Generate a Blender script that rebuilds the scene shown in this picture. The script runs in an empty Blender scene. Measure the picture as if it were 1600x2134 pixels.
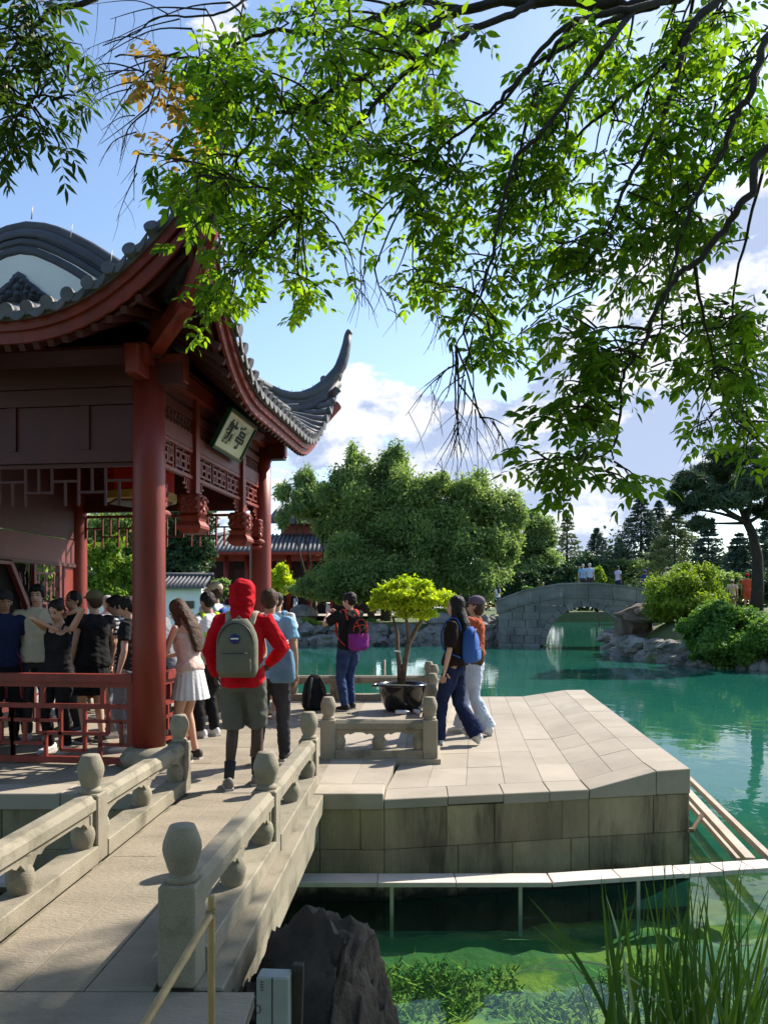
import bpy, bmesh, math, random
import numpy as np
from mathutils import Vector, Matrix, Euler, noise as mnoise

sc = bpy.context.scene
COL = sc.collection
rad = math.radians
random.seed(7)
RNG = np.random.default_rng(7)

# ------------------------------------------------------------------ camera
F = 1600.0                      # focal length in photo pixels
HOR = 1265.0                    # horizon row of the photo
CAMZ = 1.5
cam = bpy.data.cameras.new('camera')
cam.sensor_fit = 'VERTICAL'
cam.sensor_height = 36.0
cam.lens = F / 2134.0 * 36.0
cam.shift_y = (HOR - 1067.0) / 2134.0
cam.clip_start = 0.05
cam.clip_end = 4000
camo = bpy.data.objects.new('camera', cam)
camo.location = (0, 0, CAMZ)
camo.rotation_euler = (rad(90), 0, 0)
COL.objects.link(camo)
sc.camera = camo

def PX(x, y, Y):
    """world point seen at photo pixel (x, y) at depth Y"""
    return Vector(((x - 800.0) / F * Y, Y, CAMZ - (y - HOR) / F * Y))

def GP(x, y, Z=0.0):
    """point of the level plane z = Z seen at photo pixel (x, y)"""
    Y = F * (CAMZ - Z) / (y - HOR)
    return Vector(((x - 800.0) / F * Y, Y, Z))

# ------------------------------------------------------------------ sky, sun, exposure
SUN_AZ, SUN_EL = 50.0, 40.0     # degrees right of the view axis, degrees up
wd = bpy.data.worlds.new('World')
sc.world = wd
wd.use_nodes = True
nt = wd.node_tree
nt.nodes.clear()

def N(nt, typ, **kw):
    n = nt.nodes.new(typ)
    for k, v in kw.items():
        if k in ('inp',):
            for kk, vv in v.items():
                n.inputs[kk].default_value = vv
        else:
            setattr(n, k, v)
    return n

def mth(nt, op, a, b=None, c=None, clamp=False):
    n = nt.nodes.new('ShaderNodeMath')
    n.operation = op
    n.use_clamp = clamp
    for i, v in enumerate((a, b, c)):
        if v is None:
            continue
        if isinstance(v, (int, float)):
            n.inputs[i].default_value = v
        else:
            nt.links.new(v, n.inputs[i])
    return n.outputs[0]

def vmth(nt, op, a, b=None):
    n = nt.nodes.new('ShaderNodeVectorMath')
    n.operation = op
    for i, v in enumerate((a, b)):
        if v is None:
            continue
        if isinstance(v, (tuple, list, Vector)):
            n.inputs[i].default_value = v
        elif isinstance(v, (int, float)):
            n.inputs['Scale'].default_value = v
        else:
            nt.links.new(v, n.inputs[i])
    return n

out = N(nt, 'ShaderNodeOutputWorld')
bg = N(nt, 'ShaderNodeBackground')
bg.inputs['Strength'].default_value = 0.13
sky = N(nt, 'ShaderNodeTexSky', sky_type='NISHITA', sun_disc=False)
sky.sun_elevation = rad(SUN_EL)
sky.sun_rotation = rad(SUN_AZ)
sky.air_density = 1.0
sky.dust_density = 0.6
sky.ozone_density = 1.8
sky.altitude = 50
geo = N(nt, 'ShaderNodeTexCoord')
D = vmth(nt, 'NORMALIZE', geo.outputs['Generated']).outputs[0]
sep = N(nt, 'ShaderNodeSeparateXYZ')
nt.links.new(D, sep.inputs[0])
dz = mth(nt, 'MAXIMUM', sep.outputs[2], 0.0)

def dirv(x, y):
    return Vector(((x - 800) / F, 1.0, (HOR - y) / F)).normalized()

# clouds: flattened fractal noise, thicker low down, with a few heaps of cumulus
MAP = N(nt, 'ShaderNodeMapping')
MAP.inputs['Scale'].default_value = (1.0, 1.0, 1.7)
MAP.inputs['Location'].default_value = (3.1, 0.4, 0.2)
nt.links.new(D, MAP.inputs['Vector'])

def cloud_noise(off):
    v = vmth(nt, 'ADD', MAP.outputs[0], off).outputs[0]
    n = N(nt, 'ShaderNodeTexNoise', inp={'Scale': 6.5, 'Detail': 10.0, 'Roughness': 0.60, 'Distortion': 0.1})
    nt.links.new(v, n.inputs['Vector'])
    return n.outputs['Fac']

n1 = cloud_noise((0, 0, 0))
n2 = cloud_noise((0.03, 0.02, 0.06))
bias = None
for (x, y, sx, amt) in ((830, 930, 0.11, .20), (725, 860, 0.05, .18), (905, 850, .045, .18), (1010, 960, 0.07, .17), (1150, 1060, 0.11, .18), (640, 985, .05, .14),
                        (1560, 500, 0.075, .26), (1330, 640, 0.12, .12), (1380, 930, 0.15, .22),
                        (1560, 760, .12, .16), (1040, 660, 0.06, .15), (470, 45, 0.05, .20), (330, 1000, .12, .15),
                        (300, 480, .16, -.16), (900, 480, .12, -.12), (700, 640, .09, -.15), (1010, 780, .05, -.10)):
    dv = dirv(x, y)
    dot = vmth(nt, 'DISTANCE', D, dv).outputs['Value']
    g = mth(nt, 'DIVIDE', dot, sx)
    g = mth(nt, 'MULTIPLY', g, g)
    g = mth(nt, 'EXPONENT', mth(nt, 'MULTIPLY', g, -1.0))
    g = mth(nt, 'MULTIPLY', g, amt)
    bias = g if bias is None else mth(nt, 'ADD', bias, g)
low = mth(nt, 'MULTIPLY', mth(nt, 'SUBTRACT', 0.45, dz), 0.16)
dens = mth(nt, 'ADD', mth(nt, 'ADD', n1, bias), low)
cov = N(nt, 'ShaderNodeMapRange', interpolation_type='SMOOTHSTEP')
cov.inputs['From Min'].default_value = 0.655
cov.inputs['From Max'].default_value = 0.705
nt.links.new(dens, cov.inputs['Value'])
# sunward side bright, underside blue-grey
lit = mth(nt, 'MULTIPLY_ADD', mth(nt, 'SUBTRACT', n1, n2), 6.5, 0.50, clamp=True)
cramp = N(nt, 'ShaderNodeValToRGB')
cramp.color_ramp.elements[0].position = 0.25
cramp.color_ramp.elements[0].color = (2.1, 2.5, 3.5, 1)
cramp.color_ramp.elements[1].position = 0.85
cramp.color_ramp.elements[1].color = (4.3, 4.35, 4.5, 1)
nt.links.new(lit, cramp.inputs[0])
mixc = N(nt, 'ShaderNodeMix', data_type='RGBA')
nt.links.new(mth(nt, 'MULTIPLY', cov.outputs[0], 0.93), mixc.inputs['Factor'])
nt.links.new(sky.outputs[0], mixc.inputs['A'])
nt.links.new(cramp.outputs[0], mixc.inputs['B'])
nt.links.new(mixc.outputs['Result'], bg.inputs['Color'])
nt.links.new(bg.outputs[0], out.inputs[0])

S = Vector((math.sin(rad(SUN_AZ)) * math.cos(rad(SUN_EL)), math.cos(rad(SUN_AZ)) * math.cos(rad(SUN_EL)), math.sin(rad(SUN_EL))))
sl = bpy.data.lights.new('sun', 'SUN')
sl.energy = 5.0
sl.angle = rad(0.6)
sl.color = (1.0, 0.92, 0.79)
so = bpy.data.objects.new('sun', sl)
so.rotation_euler = (-S).to_track_quat('-Z', 'Y').to_euler()
so.location = S * 60
COL.objects.link(so)

sc.view_settings.view_transform = 'Standard'
sc.view_settings.look = 'None'
sc.view_settings.exposure = 0.9
sc.view_settings.gamma = 1.0
sc.view_settings.use_curve_mapping = False
sc.cycles.use_denoising = True
sc.cycles.max_bounces = 8
sc.cycles.transparent_max_bounces = 12
sc.cycles.caustics_reflective = False
sc.cycles.caustics_refractive = False
sc.cycles.sample_clamp_indirect = 6.0

# ------------------------------------------------------------------ helpers: materials
MATS = {}

def mat(name, c1, c2=None, scale=3.0, rough=0.7, bump=0.15, bscale=60.0, var=0.0, spec=0.4, metal=0.0,
        ramp=(0.35, 0.65), trans=0.0, tcol=None, attr=False, stretch=None, speck=0.0, stain=None, coat=0.0, detail=6.0):
    """procedural material laid out in world space: two tones of noise, fine relief, per-piece variation"""
    if name in MATS:
        return MATS[name]
    m = bpy.data.materials.new(name)
    m.use_nodes = True
    t = m.node_tree
    t.nodes.clear()
    o = N(t, 'ShaderNodeOutputMaterial')
    b = N(t, 'ShaderNodeBsdfPrincipled')
    b.inputs['Roughness'].default_value = rough
    b.inputs['Metallic'].default_value = metal
    b.inputs['Specular IOR Level'].default_value = spec
    if coat:
        b.inputs['Coat Weight'].default_value = coat
    g = N(t, 'ShaderNodeNewGeometry')
    vec = g.outputs['Position']
    if stretch:
        mp = N(t, 'ShaderNodeMapping')
        mp.inputs['Scale'].default_value = stretch
        t.links.new(vec, mp.inputs['Vector'])
        svec = mp.outputs[0]
    else:
        svec = vec
    c2 = c2 or tuple(v * 0.75 for v in c1)
    nz = N(t, 'ShaderNodeTexNoise', inp={'Scale': scale, 'Detail': detail, 'Roughness': 0.6})
    t.links.new(svec, nz.inputs['Vector'])
    fac = nz.outputs['Fac']
    if attr:
        a = N(t, 'ShaderNodeAttribute', attribute_name='rnd')
        oi0 = N(t, 'ShaderNodeObjectInfo')
        s_ = mth(t, 'ADD', a.outputs['Fac'], mth(t, 'MULTIPLY', oi0.outputs['Random'], 0.25))
        fac = mth(t, 'ADD', mth(t, 'MULTIPLY', s_, 0.7), mth(t, 'MULTIPLY', mth(t, 'SUBTRACT', fac, 0.5), 0.6))
    r = N(t, 'ShaderNodeValToRGB')
    r.color_ramp.elements[0].position = ramp[0]
    r.color_ramp.elements[1].position = ramp[1]
    r.color_ramp.elements[0].color = (*c1, 1)
    r.color_ramp.elements[1].color = (*c2, 1)
    t.links.new(fac, r.inputs[0])
    col = r.outputs[0]
    if speck:
        n3 = N(t, 'ShaderNodeTexNoise', inp={'Scale': 190.0, 'Detail': 2.0})
        t.links.new(vec, n3.inputs['Vector'])
        k = mth(t, 'MULTIPLY_ADD', mth(t, 'SUBTRACT', n3.outputs['Fac'], 0.5), speck, 1.0)
        h = vmth(t, 'SCALE', col)
        t.links.new(k, h.inputs['Scale'])
        col = h.outputs[0]
    if stain:
        # stain = (colour, scale, lo, hi, stretch)
        mp2 = N(t, 'ShaderNodeMapping')
        mp2.inputs['Scale'].default_value = stain[4]
        t.links.new(vec, mp2.inputs['Vector'])
        n4 = N(t, 'ShaderNodeTexNoise', inp={'Scale': stain[1], 'Detail': 5.0, 'Roughness': 0.65})
        t.links.new(mp2.outputs[0], n4.inputs['Vector'])
        mr = N(t, 'ShaderNodeMapRange', interpolation_type='SMOOTHSTEP')
        mr.inputs['From Min'].default_value = stain[2]
        mr.inputs['From Max'].default_value = stain[3]
        t.links.new(n4.outputs['Fac'], mr.inputs['Value'])
        mx = N(t, 'ShaderNodeMix', data_type='RGBA')
        t.links.new(mr.outputs[0], mx.inputs['Factor'])
        t.links.new(col, mx.inputs['A'])
        mx.inputs['B'].default_value = (*stain[0], 1)
        col = mx.outputs['Result']
    if var:
        oi = N(t, 'ShaderNodeObjectInfo')
        k = mth(t, 'MULTIPLY_ADD', mth(t, 'SUBTRACT', oi.outputs['Random'], 0.5), 2 * var, 1.0)
        h = vmth(t, 'SCALE', col)
        t.links.new(k, h.inputs['Scale'])
        col = h.outputs[0]
    t.links.new(col, b.inputs['Base Color'])
    if bump:
        n2 = N(t, 'ShaderNodeTexNoise', inp={'Scale': bscale, 'Detail': 4.0, 'Roughness': 0.65})
        t.links.new(svec if stretch else vec, n2.inputs['Vector'])
        bp = N(t, 'ShaderNodeBump', inp={'Strength': bump, 'Distance': 0.02})
        t.links.new(n2.outputs['Fac'], bp.inputs['Height'])
        t.links.new(bp.outputs[0], b.inputs['Normal'])
    if trans:
        tb = N(t, 'ShaderNodeBsdfTranslucent')
        if tcol:
            mm = N(t, 'ShaderNodeMix', data_type='RGBA', blend_type='MULTIPLY')
            mm.inputs['Factor'].default_value = 1.0
            t.links.new(col, mm.inputs['A'])
            mm.inputs['B'].default_value = (*tcol, 1)
            t.links.new(mm.outputs['Result'], tb.inputs['Color'])
        else:
            t.links.new(col, tb.inputs['Color'])
        ms = N(t, 'ShaderNodeMixShader')
        ms.inputs[0].default_value = trans
        t.links.new(b.outputs[0], ms.inputs[1])
        t.links.new(tb.outputs[0], ms.inputs[2])
        t.links.new(ms.outputs[0], o.inputs[0])
    else:
        t.links.new(b.outputs[0], o.inputs[0])
    MATS[name] = m
    return m

# ------------------------------------------------------------------ helpers: objects
def tag(o, label=None, cat=None, group=None, kind=None):
    if label: o['label'] = label
    if cat: o['category'] = cat
    if group: o['group'] = group
    if kind: o['kind'] = kind
    return o

def empty(name, loc=(0, 0, 0), rz=0.0, label=None, cat=None, group=None, parent=None):
    o = bpy.data.objects.new(name, None)
    o.empty_display_size = 0.2
    o.location = loc
    o.rotation_euler = (0, 0, rz)
    o.parent = parent
    COL.objects.link(o)
    return tag(o, label, cat, group)

def link(name, me, parent=None, loc=None, rot=None, scale=None):
    o = bpy.data.objects.new(name, me)
    if loc is not None: o.location = loc
    if rot is not None: o.rotation_euler = rot
    if scale is not None: o.scale = scale
    o.parent = parent
    COL.objects.link(o)
    return o

def mesh(name, verts, faces, m=None, smooth=False):
    me = bpy.data.meshes.new(name)
    me.from_pydata([tuple(v) for v in verts], [], [tuple(f) for f in faces])
    me.update()
    if m: me.materials.append(m)
    if smooth:
        me.shade_smooth()
    return me

def bm_mesh(bm, name, m=None, smooth=False, fix=True):
    if fix:
        bmesh.ops.recalc_face_normals(bm, faces=bm.faces)
    me = bpy.data.meshes.new(name)
    bm.to_mesh(me)
    bm.free()
    if m: me.materials.append(m)
    if smooth: me.shade_smooth()
    return me

def quads_mesh(name, V, m, rnd=None, nv=4, smooth=False):
    """V: (n, nv, 3) array of separate polygons"""
    n = V.shape[0]
    me = bpy.data.meshes.new(name)
    me.vertices.add(n * nv)
    me.vertices.foreach_set('co', np.ascontiguousarray(V, dtype=np.float32).ravel())
    me.loops.add(n * nv)
    me.loops.foreach_set('vertex_index', np.arange(n * nv, dtype=np.int32))
    me.polygons.add(n)
    me.polygons.foreach_set('loop_start', np.arange(0, n * nv, nv, dtype=np.int32))
    me.polygons.foreach_set('loop_total', np.full(n, nv, dtype=np.int32))
    me.update(calc_edges=True)
    if rnd is not None:
        a = me.attributes.new('rnd', 'FLOAT', 'POINT')
        a.data.foreach_set('value', np.repeat(np.asarray(rnd, dtype=np.float32), nv))
    me.materials.append(m)
    return me

UNIT = {}
def box(name, parent, c, s, m, rot=None, bevel=None):
    """one box piece; plain ones share a unit mesh per material, bevelled ones get their own"""
    if bevel:
        bm = bmesh.new()
        bmesh.ops.create_cube(bm, size=1.0)
        for v in bm.verts:
            v.co = Vector((v.co.x * s[0], v.co.y * s[1], v.co.z * s[2]))
        bmesh.ops.bevel(bm, geom=list(bm.edges), offset=bevel, segments=1, affect='EDGES')
        return link(name, bm_mesh(bm, name, m), parent, c, rot)
    if m.name not in UNIT:
        bm = bmesh.new()
        bmesh.ops.create_cube(bm, size=1.0)
        UNIT[m.name] = bm_mesh(bm, 'unit_' + m.name, m)
    return link(name, UNIT[m.name], parent, c, rot, s)

def bar(name, parent, p0, p1, w, d, m, up=(0, 0, 1)):
    """straight bar from p0 to p1, w across, d along 'up'"""
    p0, p1 = Vector(p0), Vector(p1)
    a = (p1 - p0)
    L = a.length
    z = a.normalized()
    u = Vector(up)
    if abs(z.dot(u)) > 0.98:
        u = Vector((0, 1, 0))
    x = u.cross(z).normalized()
    y = z.cross(x)
    R = Matrix((x, y, z)).transposed()
    o = box(name, parent, (p0 + p1) / 2, (w, d, L), m)
    o.rotation_euler = R.to_euler()
    return o

def frames(pts):
    pts = [Vector(p) for p in pts]
    n = len(pts)
    T = []
    for i in range(n):
        a = pts[max(i - 1, 0)]
        b = pts[min(i + 1, n - 1)]
        t = (b - a)
        T.append(t.normalized() if t.length > 1e-9 else Vector((0, 0, 1)))
    ref = Vector((1, 0, 0)) if abs(T[0].x) < 0.9 else Vector((0, 1, 0))
    x = (ref - T[0] * ref.dot(T[0])).normalized()
    out_ = []
    for t in T:
        x = x - t * x.dot(t)
        if x.length < 1e-6:
            x = t.orthogonal()
        x.normalize()
        out_.append((x.copy(), t.cross(x)))
    return pts, T, out_

def tube_geo(pts, rads, n=8, cap=True, round_cap=False):
    pts, T, fr = frames(pts)
    if round_cap:
        r0, r1 = rads[0], rads[-1]
        r0 = r0 if isinstance(r0, (int, float)) else min(r0)
        r1 = r1 if isinstance(r1, (int, float)) else min(r1)
        def sc_(r, k):
            return r * k if isinstance(r, (int, float)) else (r[0] * k, r[1] * k)
        pre = [(pts[0] - T[0] * r0 * 0.95, sc_(rads[0], .3), fr[0]), (pts[0] - T[0] * r0 * 0.6, sc_(rads[0], .8), fr[0])]
        post = [(pts[-1] + T[-1] * r1 * 0.6, sc_(rads[-1], .8), fr[-1]), (pts[-1] + T[-1] * r1 * 0.95, sc_(rads[-1], .3), fr[-1])]
        seq = pre + list(zip(pts, rads, fr)) + post
    else:
        seq = list(zip(pts, rads, fr))
    V, Fc = [], []
    for (p, r, (x, y)) in seq:
        ra, rb = (r, r) if isinstance(r, (int, float, np.floating)) else r
        for k in range(n):
            a = 2 * math.pi * k / n
            V.append(p + x * (ra * math.cos(a)) + y * (rb * math.sin(a)))
    m_ = len(seq)
    for i in range(m_ - 1):
        for k in range(n):
            k2 = (k + 1) % n
            Fc.append((i * n + k, i * n + k2, (i + 1) * n + k2, (i + 1) * n + k))
    if cap:
        Fc.append(tuple(range(n - 1, -1, -1)))
        Fc.append(tuple((m_ - 1) * n + k for k in range(n)))
    return V, Fc

def join_geo(parts):
    V, Fc = [], []
    for v, f in parts:
        o = len(V)
        V.extend(v)
        Fc.extend(tuple(i + o for i in ff) for ff in f)
    return V, Fc

def tube(name, parent, pts, rads, m, n=8, smooth=True, cap=True):
    if isinstance(rads, (int, float)):
        rads = [rads] * len(pts)
    V, Fc = tube_geo(pts, rads, n, cap)
    return link(name, mesh(name, V, Fc, m, smooth), parent)

def lathe_geo(prof, n=20, c=(0, 0, 0), sq=1.0):
    V, Fc = [], []
    for (r, z) in prof:
        for k in range(n):
            a = 2 * math.pi * k / n
            V.append((c[0] + r * math.cos(a), c[1] + r * math.sin(a) * sq, c[2] + z))
    for i in range(len(prof) - 1):
        for k in range(n):
            k2 = (k + 1) % n
            Fc.append((i * n + k, i * n + k2, (i + 1) * n + k2, (i + 1) * n + k))
    Fc.append(tuple(range(n - 1, -1, -1)))
    Fc.append(tuple((len(prof) - 1) * n + k for k in range(n)))
    return V, Fc

def lathe(name, parent, prof, m, n=20, c=(0, 0, 0), smooth=True):
    V, Fc = lathe_geo(prof, n)
    o = link(name, mesh(name, V, Fc, m, smooth), parent, c)
    return o

def prism(name, parent, poly, z0, z1, m, bevel=0.0, ztop=None):
    """upright prism over a plan polygon; ztop gives a height per corner"""
    bm = bmesh.new()
    lo = [bm.verts.new((x, y, z0)) for (x, y) in poly]
    hi = [bm.verts.new((p[0], p[1], ztop[i] if ztop else z1)) for i, p in enumerate(poly)]
    n = len(poly)
    bm.faces.new(lo[::-1])
    bm.faces.new(hi)
    for i in range(n):
        j = (i + 1) % n
        bm.faces.new((lo[i], lo[j], hi[j], hi[i]))
    bmesh.ops.recalc_face_normals(bm, faces=bm.faces)
    if bevel:
        bmesh.ops.bevel(bm, geom=list(bm.edges), offset=bevel, segments=1, affect='EDGES')
    return link(name, bm_mesh(bm, name, m), parent)

def copy_tree(o, parent=None):
    c = o.copy()
    COL.objects.link(c)
    c.parent = parent
    for ch in list(o.children):
        copy_tree(ch, c)
    return c

def rocky(name, parent, loc, size, m, seed=0, sub=3, rough=0.35, rz=0.0, label=None, cat=None, group=None, flat=0.0):
    bm = bmesh.new()
    bmesh.ops.create_icosphere(bm, subdivisions=sub, radius=1.0)
    off = Vector((seed * 3.17, seed * 1.31, seed * 7.7))
    for v in bm.verts:
        p = v.co.normalized()
        d = 1.0 + rough * (mnoise.noise(p * 1.3 + off) + 0.55 * mnoise.noise(p * 2.9 + off) + 0.3 * mnoise.noise(p * 6.5 + off))
        # facet
        c = mnoise.cell(p * 1.9 + off)
        d *= 1.0 + 0.12 * rough * c
        v.co = Vector((p.x * size[0] * d, p.y * size[1] * d, max(p.z * d, -0.8) * size[2]))
    o = link(name, bm_mesh(bm, name, m, smooth=False), parent, loc, (0, 0, rz))
    return tag(o, label, cat, group)

# deferred voxel remesh: all queued shapes are fused in one pass
JOBS = []
def queue(o, voxel, smooth=4, fold=0.0, fscale=9.0, extra=None):
    md = o.modifiers.new('fuse', 'REMESH')
    md.mode = 'VOXEL'
    md.voxel_size = voxel
    ms = o.modifiers.new('soft', 'SMOOTH')
    ms.factor = 0.5
    ms.iterations = smooth
    JOBS.append((o, fold, fscale, extra))
    return o

def run_jobs():
    dg = bpy.context.evaluated_depsgraph_get()
    res = []
    for (o, fold, fs, extra) in JOBS:
        res.append(bpy.data.meshes.new_from_object(o.evaluated_get(dg)))
    for (o, fold, fs, extra), me in zip(JOBS, res):
        o.modifiers.clear()
        n = len(me.vertices)
        if fold and n:
            co = np.empty(n * 3, np.float32); me.vertices.foreach_get('co', co)
            no = np.empty(n * 3, np.float32); me.vertices.foreach_get('normal', no)
            co = co.reshape(-1, 3); no = no.reshape(-1, 3)
            sd = (hash(o.name) % 97) * 1.7
            d = np.array([mnoise.noise(Vector((p[0] * fs + sd, p[1] * fs, p[2] * fs * 0.55))) +
                          0.6 * mnoise.noise(Vector((p[0] * fs * 1.1 + p[2] * fs * 1.6, p[1] * fs * 1.3 + sd, p[2] * fs * 1.6))) for p in co], np.float32)
            co = co + no * (d * fold)[:, None]
            me.vertices.foreach_set('co', co.ravel())
        if extra:
            V, Fc = extra
            bm = bmesh.new()
            bm.from_mesh(me)
            vs = [bm.verts.new(v) for v in V]
            for f in Fc:
                try:
                    bm.faces.new([vs[i] for i in f])
                except ValueError:
                    pass
            bm.to_mesh(me)
            bm.free()
        if not me.materials:
            for m_ in o.data.materials:
                me.materials.append(m_)
        me.shade_smooth()
        old = o.data
        o.data = me
        bpy.data.meshes.remove(old)
        me.name = o.name
    JOBS.clear()
# ------------------------------------------------------------------ shared materials
granite = mat('granite', (0.311, 0.273, 0.206), (0.235, 0.210, 0.155), scale=2.2, rough=.82, bump=.35, bscale=120, var=.09, speck=.9,
              stain=((.115, .105, .07), 3.0, .47, .74, (1, 1, 1)))
paver = mat('paver_stone', (0.361, 0.315, 0.256), (0.294, 0.256, 0.206), scale=1.3, rough=.85, bump=.22, bscale=140, var=.10, speck=.35,
            stain=((.20, .175, .13), 1.1, .54, .80, (1, 1, 1)))
deckstone = mat('bridge_deck_stone', (0.311, 0.265, 0.202), (0.235, 0.202, 0.151), scale=1.5, rough=.85, bump=.6, bscale=26, var=.06, speck=.6,
                stretch=(1.0, 2.6, 1), stain=((.17, .145, .105), 1.3, .50, .78, (1, 1, 1)))
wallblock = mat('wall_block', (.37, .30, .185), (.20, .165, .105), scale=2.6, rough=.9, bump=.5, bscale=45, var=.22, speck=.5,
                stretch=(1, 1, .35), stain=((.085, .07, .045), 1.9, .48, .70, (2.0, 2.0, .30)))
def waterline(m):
    """dark growth ragged along the water line, with the shade on the stone below painted in"""
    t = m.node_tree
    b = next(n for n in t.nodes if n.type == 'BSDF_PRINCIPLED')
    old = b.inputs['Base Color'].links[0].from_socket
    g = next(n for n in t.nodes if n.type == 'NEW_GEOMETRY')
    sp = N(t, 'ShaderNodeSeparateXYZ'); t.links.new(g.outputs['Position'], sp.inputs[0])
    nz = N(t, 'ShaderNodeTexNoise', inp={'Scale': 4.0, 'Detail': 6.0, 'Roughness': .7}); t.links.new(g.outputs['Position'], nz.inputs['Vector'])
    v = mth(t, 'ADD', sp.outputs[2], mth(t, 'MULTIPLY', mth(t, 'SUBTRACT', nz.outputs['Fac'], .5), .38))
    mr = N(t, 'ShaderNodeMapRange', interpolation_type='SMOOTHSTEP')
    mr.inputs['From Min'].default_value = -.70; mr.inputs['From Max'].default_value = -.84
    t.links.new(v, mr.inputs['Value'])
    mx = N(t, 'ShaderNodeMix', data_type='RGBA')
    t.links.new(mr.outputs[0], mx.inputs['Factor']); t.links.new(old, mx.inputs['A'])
    mx.inputs['B'].default_value = (.016, .020, .012, 1)  # algae tone that also paints the shade under ledge and water
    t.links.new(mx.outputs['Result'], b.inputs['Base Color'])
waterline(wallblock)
mortar = mat('mortar', (.16, .14, .11), (.11, .10, .075), scale=6, rough=.95)
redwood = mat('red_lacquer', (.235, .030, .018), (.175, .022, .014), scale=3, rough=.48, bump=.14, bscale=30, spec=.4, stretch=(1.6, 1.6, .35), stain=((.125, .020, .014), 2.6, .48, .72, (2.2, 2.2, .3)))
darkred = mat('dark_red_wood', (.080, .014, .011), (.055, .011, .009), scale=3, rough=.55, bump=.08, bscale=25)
plankred = mat('weathered_plank', (.170, .042, .038), (.125, .032, .030), scale=4, rough=.5, bump=.1, bscale=30)
tilegrey = mat('grey_tile', (.135, .135, .145), (.085, .087, .095), scale=4, rough=.6, bump=.2, bscale=50, var=.16,
               stain=((.19, .18, .155), 3.0, .55, .8, (1, 1, 1)))
ridgegrey = mat('ridge_tile', (.075, .080, .095), (.05, .054, .066), scale=4, rough=.62, bump=.2, bscale=40, var=.1)
plaster = mat('white_plaster', (.86, .86, .80), (.78, .79, .74), scale=2, rough=.8, bump=.05)
weathered = mat('pale_board', (.62, .55, .50), (.52, .46, .42), scale=4, rough=.7, bump=.2, bscale=60, var=.06)

# ------------------------------------------------------------------ pond
def water_material():
    m = bpy.data.materials.new('pond_water')
    m.use_nodes = True
    t = m.node_tree
    t.nodes.clear()
    o = N(t, 'ShaderNodeOutputMaterial')
    g = N(t, 'ShaderNodeNewGeometry')
    mp = N(t, 'ShaderNodeMapping')
    mp.inputs['Scale'].default_value = (1.0, 1.0, 1.0)
    t.links.new(g.outputs['Position'], mp.inputs['Vector'])
    nz = N(t, 'ShaderNodeTexNoise', inp={'Scale': 2.2, 'Detail': 3.0, 'Roughness': .5, 'Distortion': .4})
    t.links.new(mp.outputs[0], nz.inputs['Vector'])
    nz2 = N(t, 'ShaderNodeTexNoise', inp={'Scale': .45, 'Detail': 2.0})
    t.links.new(mp.outputs[0], nz2.inputs['Vector'])
    h = mth(t, 'ADD', nz.outputs['Fac'], mth(t, 'MULTIPLY', nz2.outputs['Fac'], 1.5))
    bp = N(t, 'ShaderNodeBump', inp={'Strength': .055, 'Distance': .08})
    t.links.new(h, bp.inputs['Height'])
    # Schlick reflectance, the same from above and below so that sunlight reaches the bed
    cosv = mth(t, 'ABSOLUTE', vmth(t, 'DOT_PRODUCT', g.outputs['Incoming'], bp.outputs[0]).outputs['Value'])
    schl = mth(t, 'MULTIPLY_ADD', mth(t, 'POWER', mth(t, 'SUBTRACT', 1.0, cosv, clamp=True), 5.0), .98, .02)
    gl = N(t, 'ShaderNodeBsdfGlossy', inp={'Roughness': .015, 'Color': (.95, .97, 1, 1)})
    t.links.new(bp.outputs[0], gl.inputs['Normal'])
    tr = N(t, 'ShaderNodeBsdfTransparent', inp={'Color': (.72, .93, .78, 1)})
    df = N(t, 'ShaderNodeBsdfDiffuse', inp={'Color': (.016, .135, .100, 1)})
    # dyed water is clearer in the shallow cove than out in the pond
    sp = N(t, 'ShaderNodeSeparateXYZ')
    t.links.new(g.outputs['Position'], sp.inputs[0])
    mr = N(t, 'ShaderNodeMapRange', interpolation_type='SMOOTHSTEP')
    mr.inputs['From Min'].default_value = 5.2
    mr.inputs['From Max'].default_value = 10.0
    mr.inputs['To Min'].default_value = .03
    mr.inputs['To Max'].default_value = .72
    nz3 = N(t, 'ShaderNodeTexNoise', inp={'Scale': .35, 'Detail': 3.0})
    t.links.new(g.outputs['Position'], nz3.inputs['Vector'])
    t.links.new(mth(t, 'ADD', sp.outputs[1], mth(t, 'MULTIPLY', mth(t, 'SUBTRACT', nz3.outputs['Fac'], .5), 3.0)), mr.inputs['Value'])
    m1 = N(t, 'ShaderNodeMixShader')
    t.links.new(mr.outputs[0], m1.inputs[0])
    t.links.new(tr.outputs[0], m1.inputs[1])
    t.links.new(df.outputs[0], m1.inputs[2])
    m2 = N(t, 'ShaderNodeMixShader')
    t.links.new(mth(t, 'MULTIPLY', schl, .9), m2.inputs[0])
    t.links.new(m1.outputs[0], m2.inputs[1])
    t.links.new(gl.outputs[0], m2.inputs[2])
    t.links.new(m2.outputs[0], o.inputs[0])
    return m

WZ = -0.88
wm = water_material()
tag(link('water', mesh('water', [(-70, -6, WZ), (90, -6, WZ), (90, 140, WZ), (-70, 140, WZ)], [(0, 1, 2, 3)], wm)), kind='structure')
bedm = mat('pond_bed', (.05, .125, .03), (.025, .075, .03), scale=1.6, rough=1, bump=.6, bscale=18,
           stain=((.20, .22, .03), 1.7, .44, .60, (1, 1, 1)))

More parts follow.
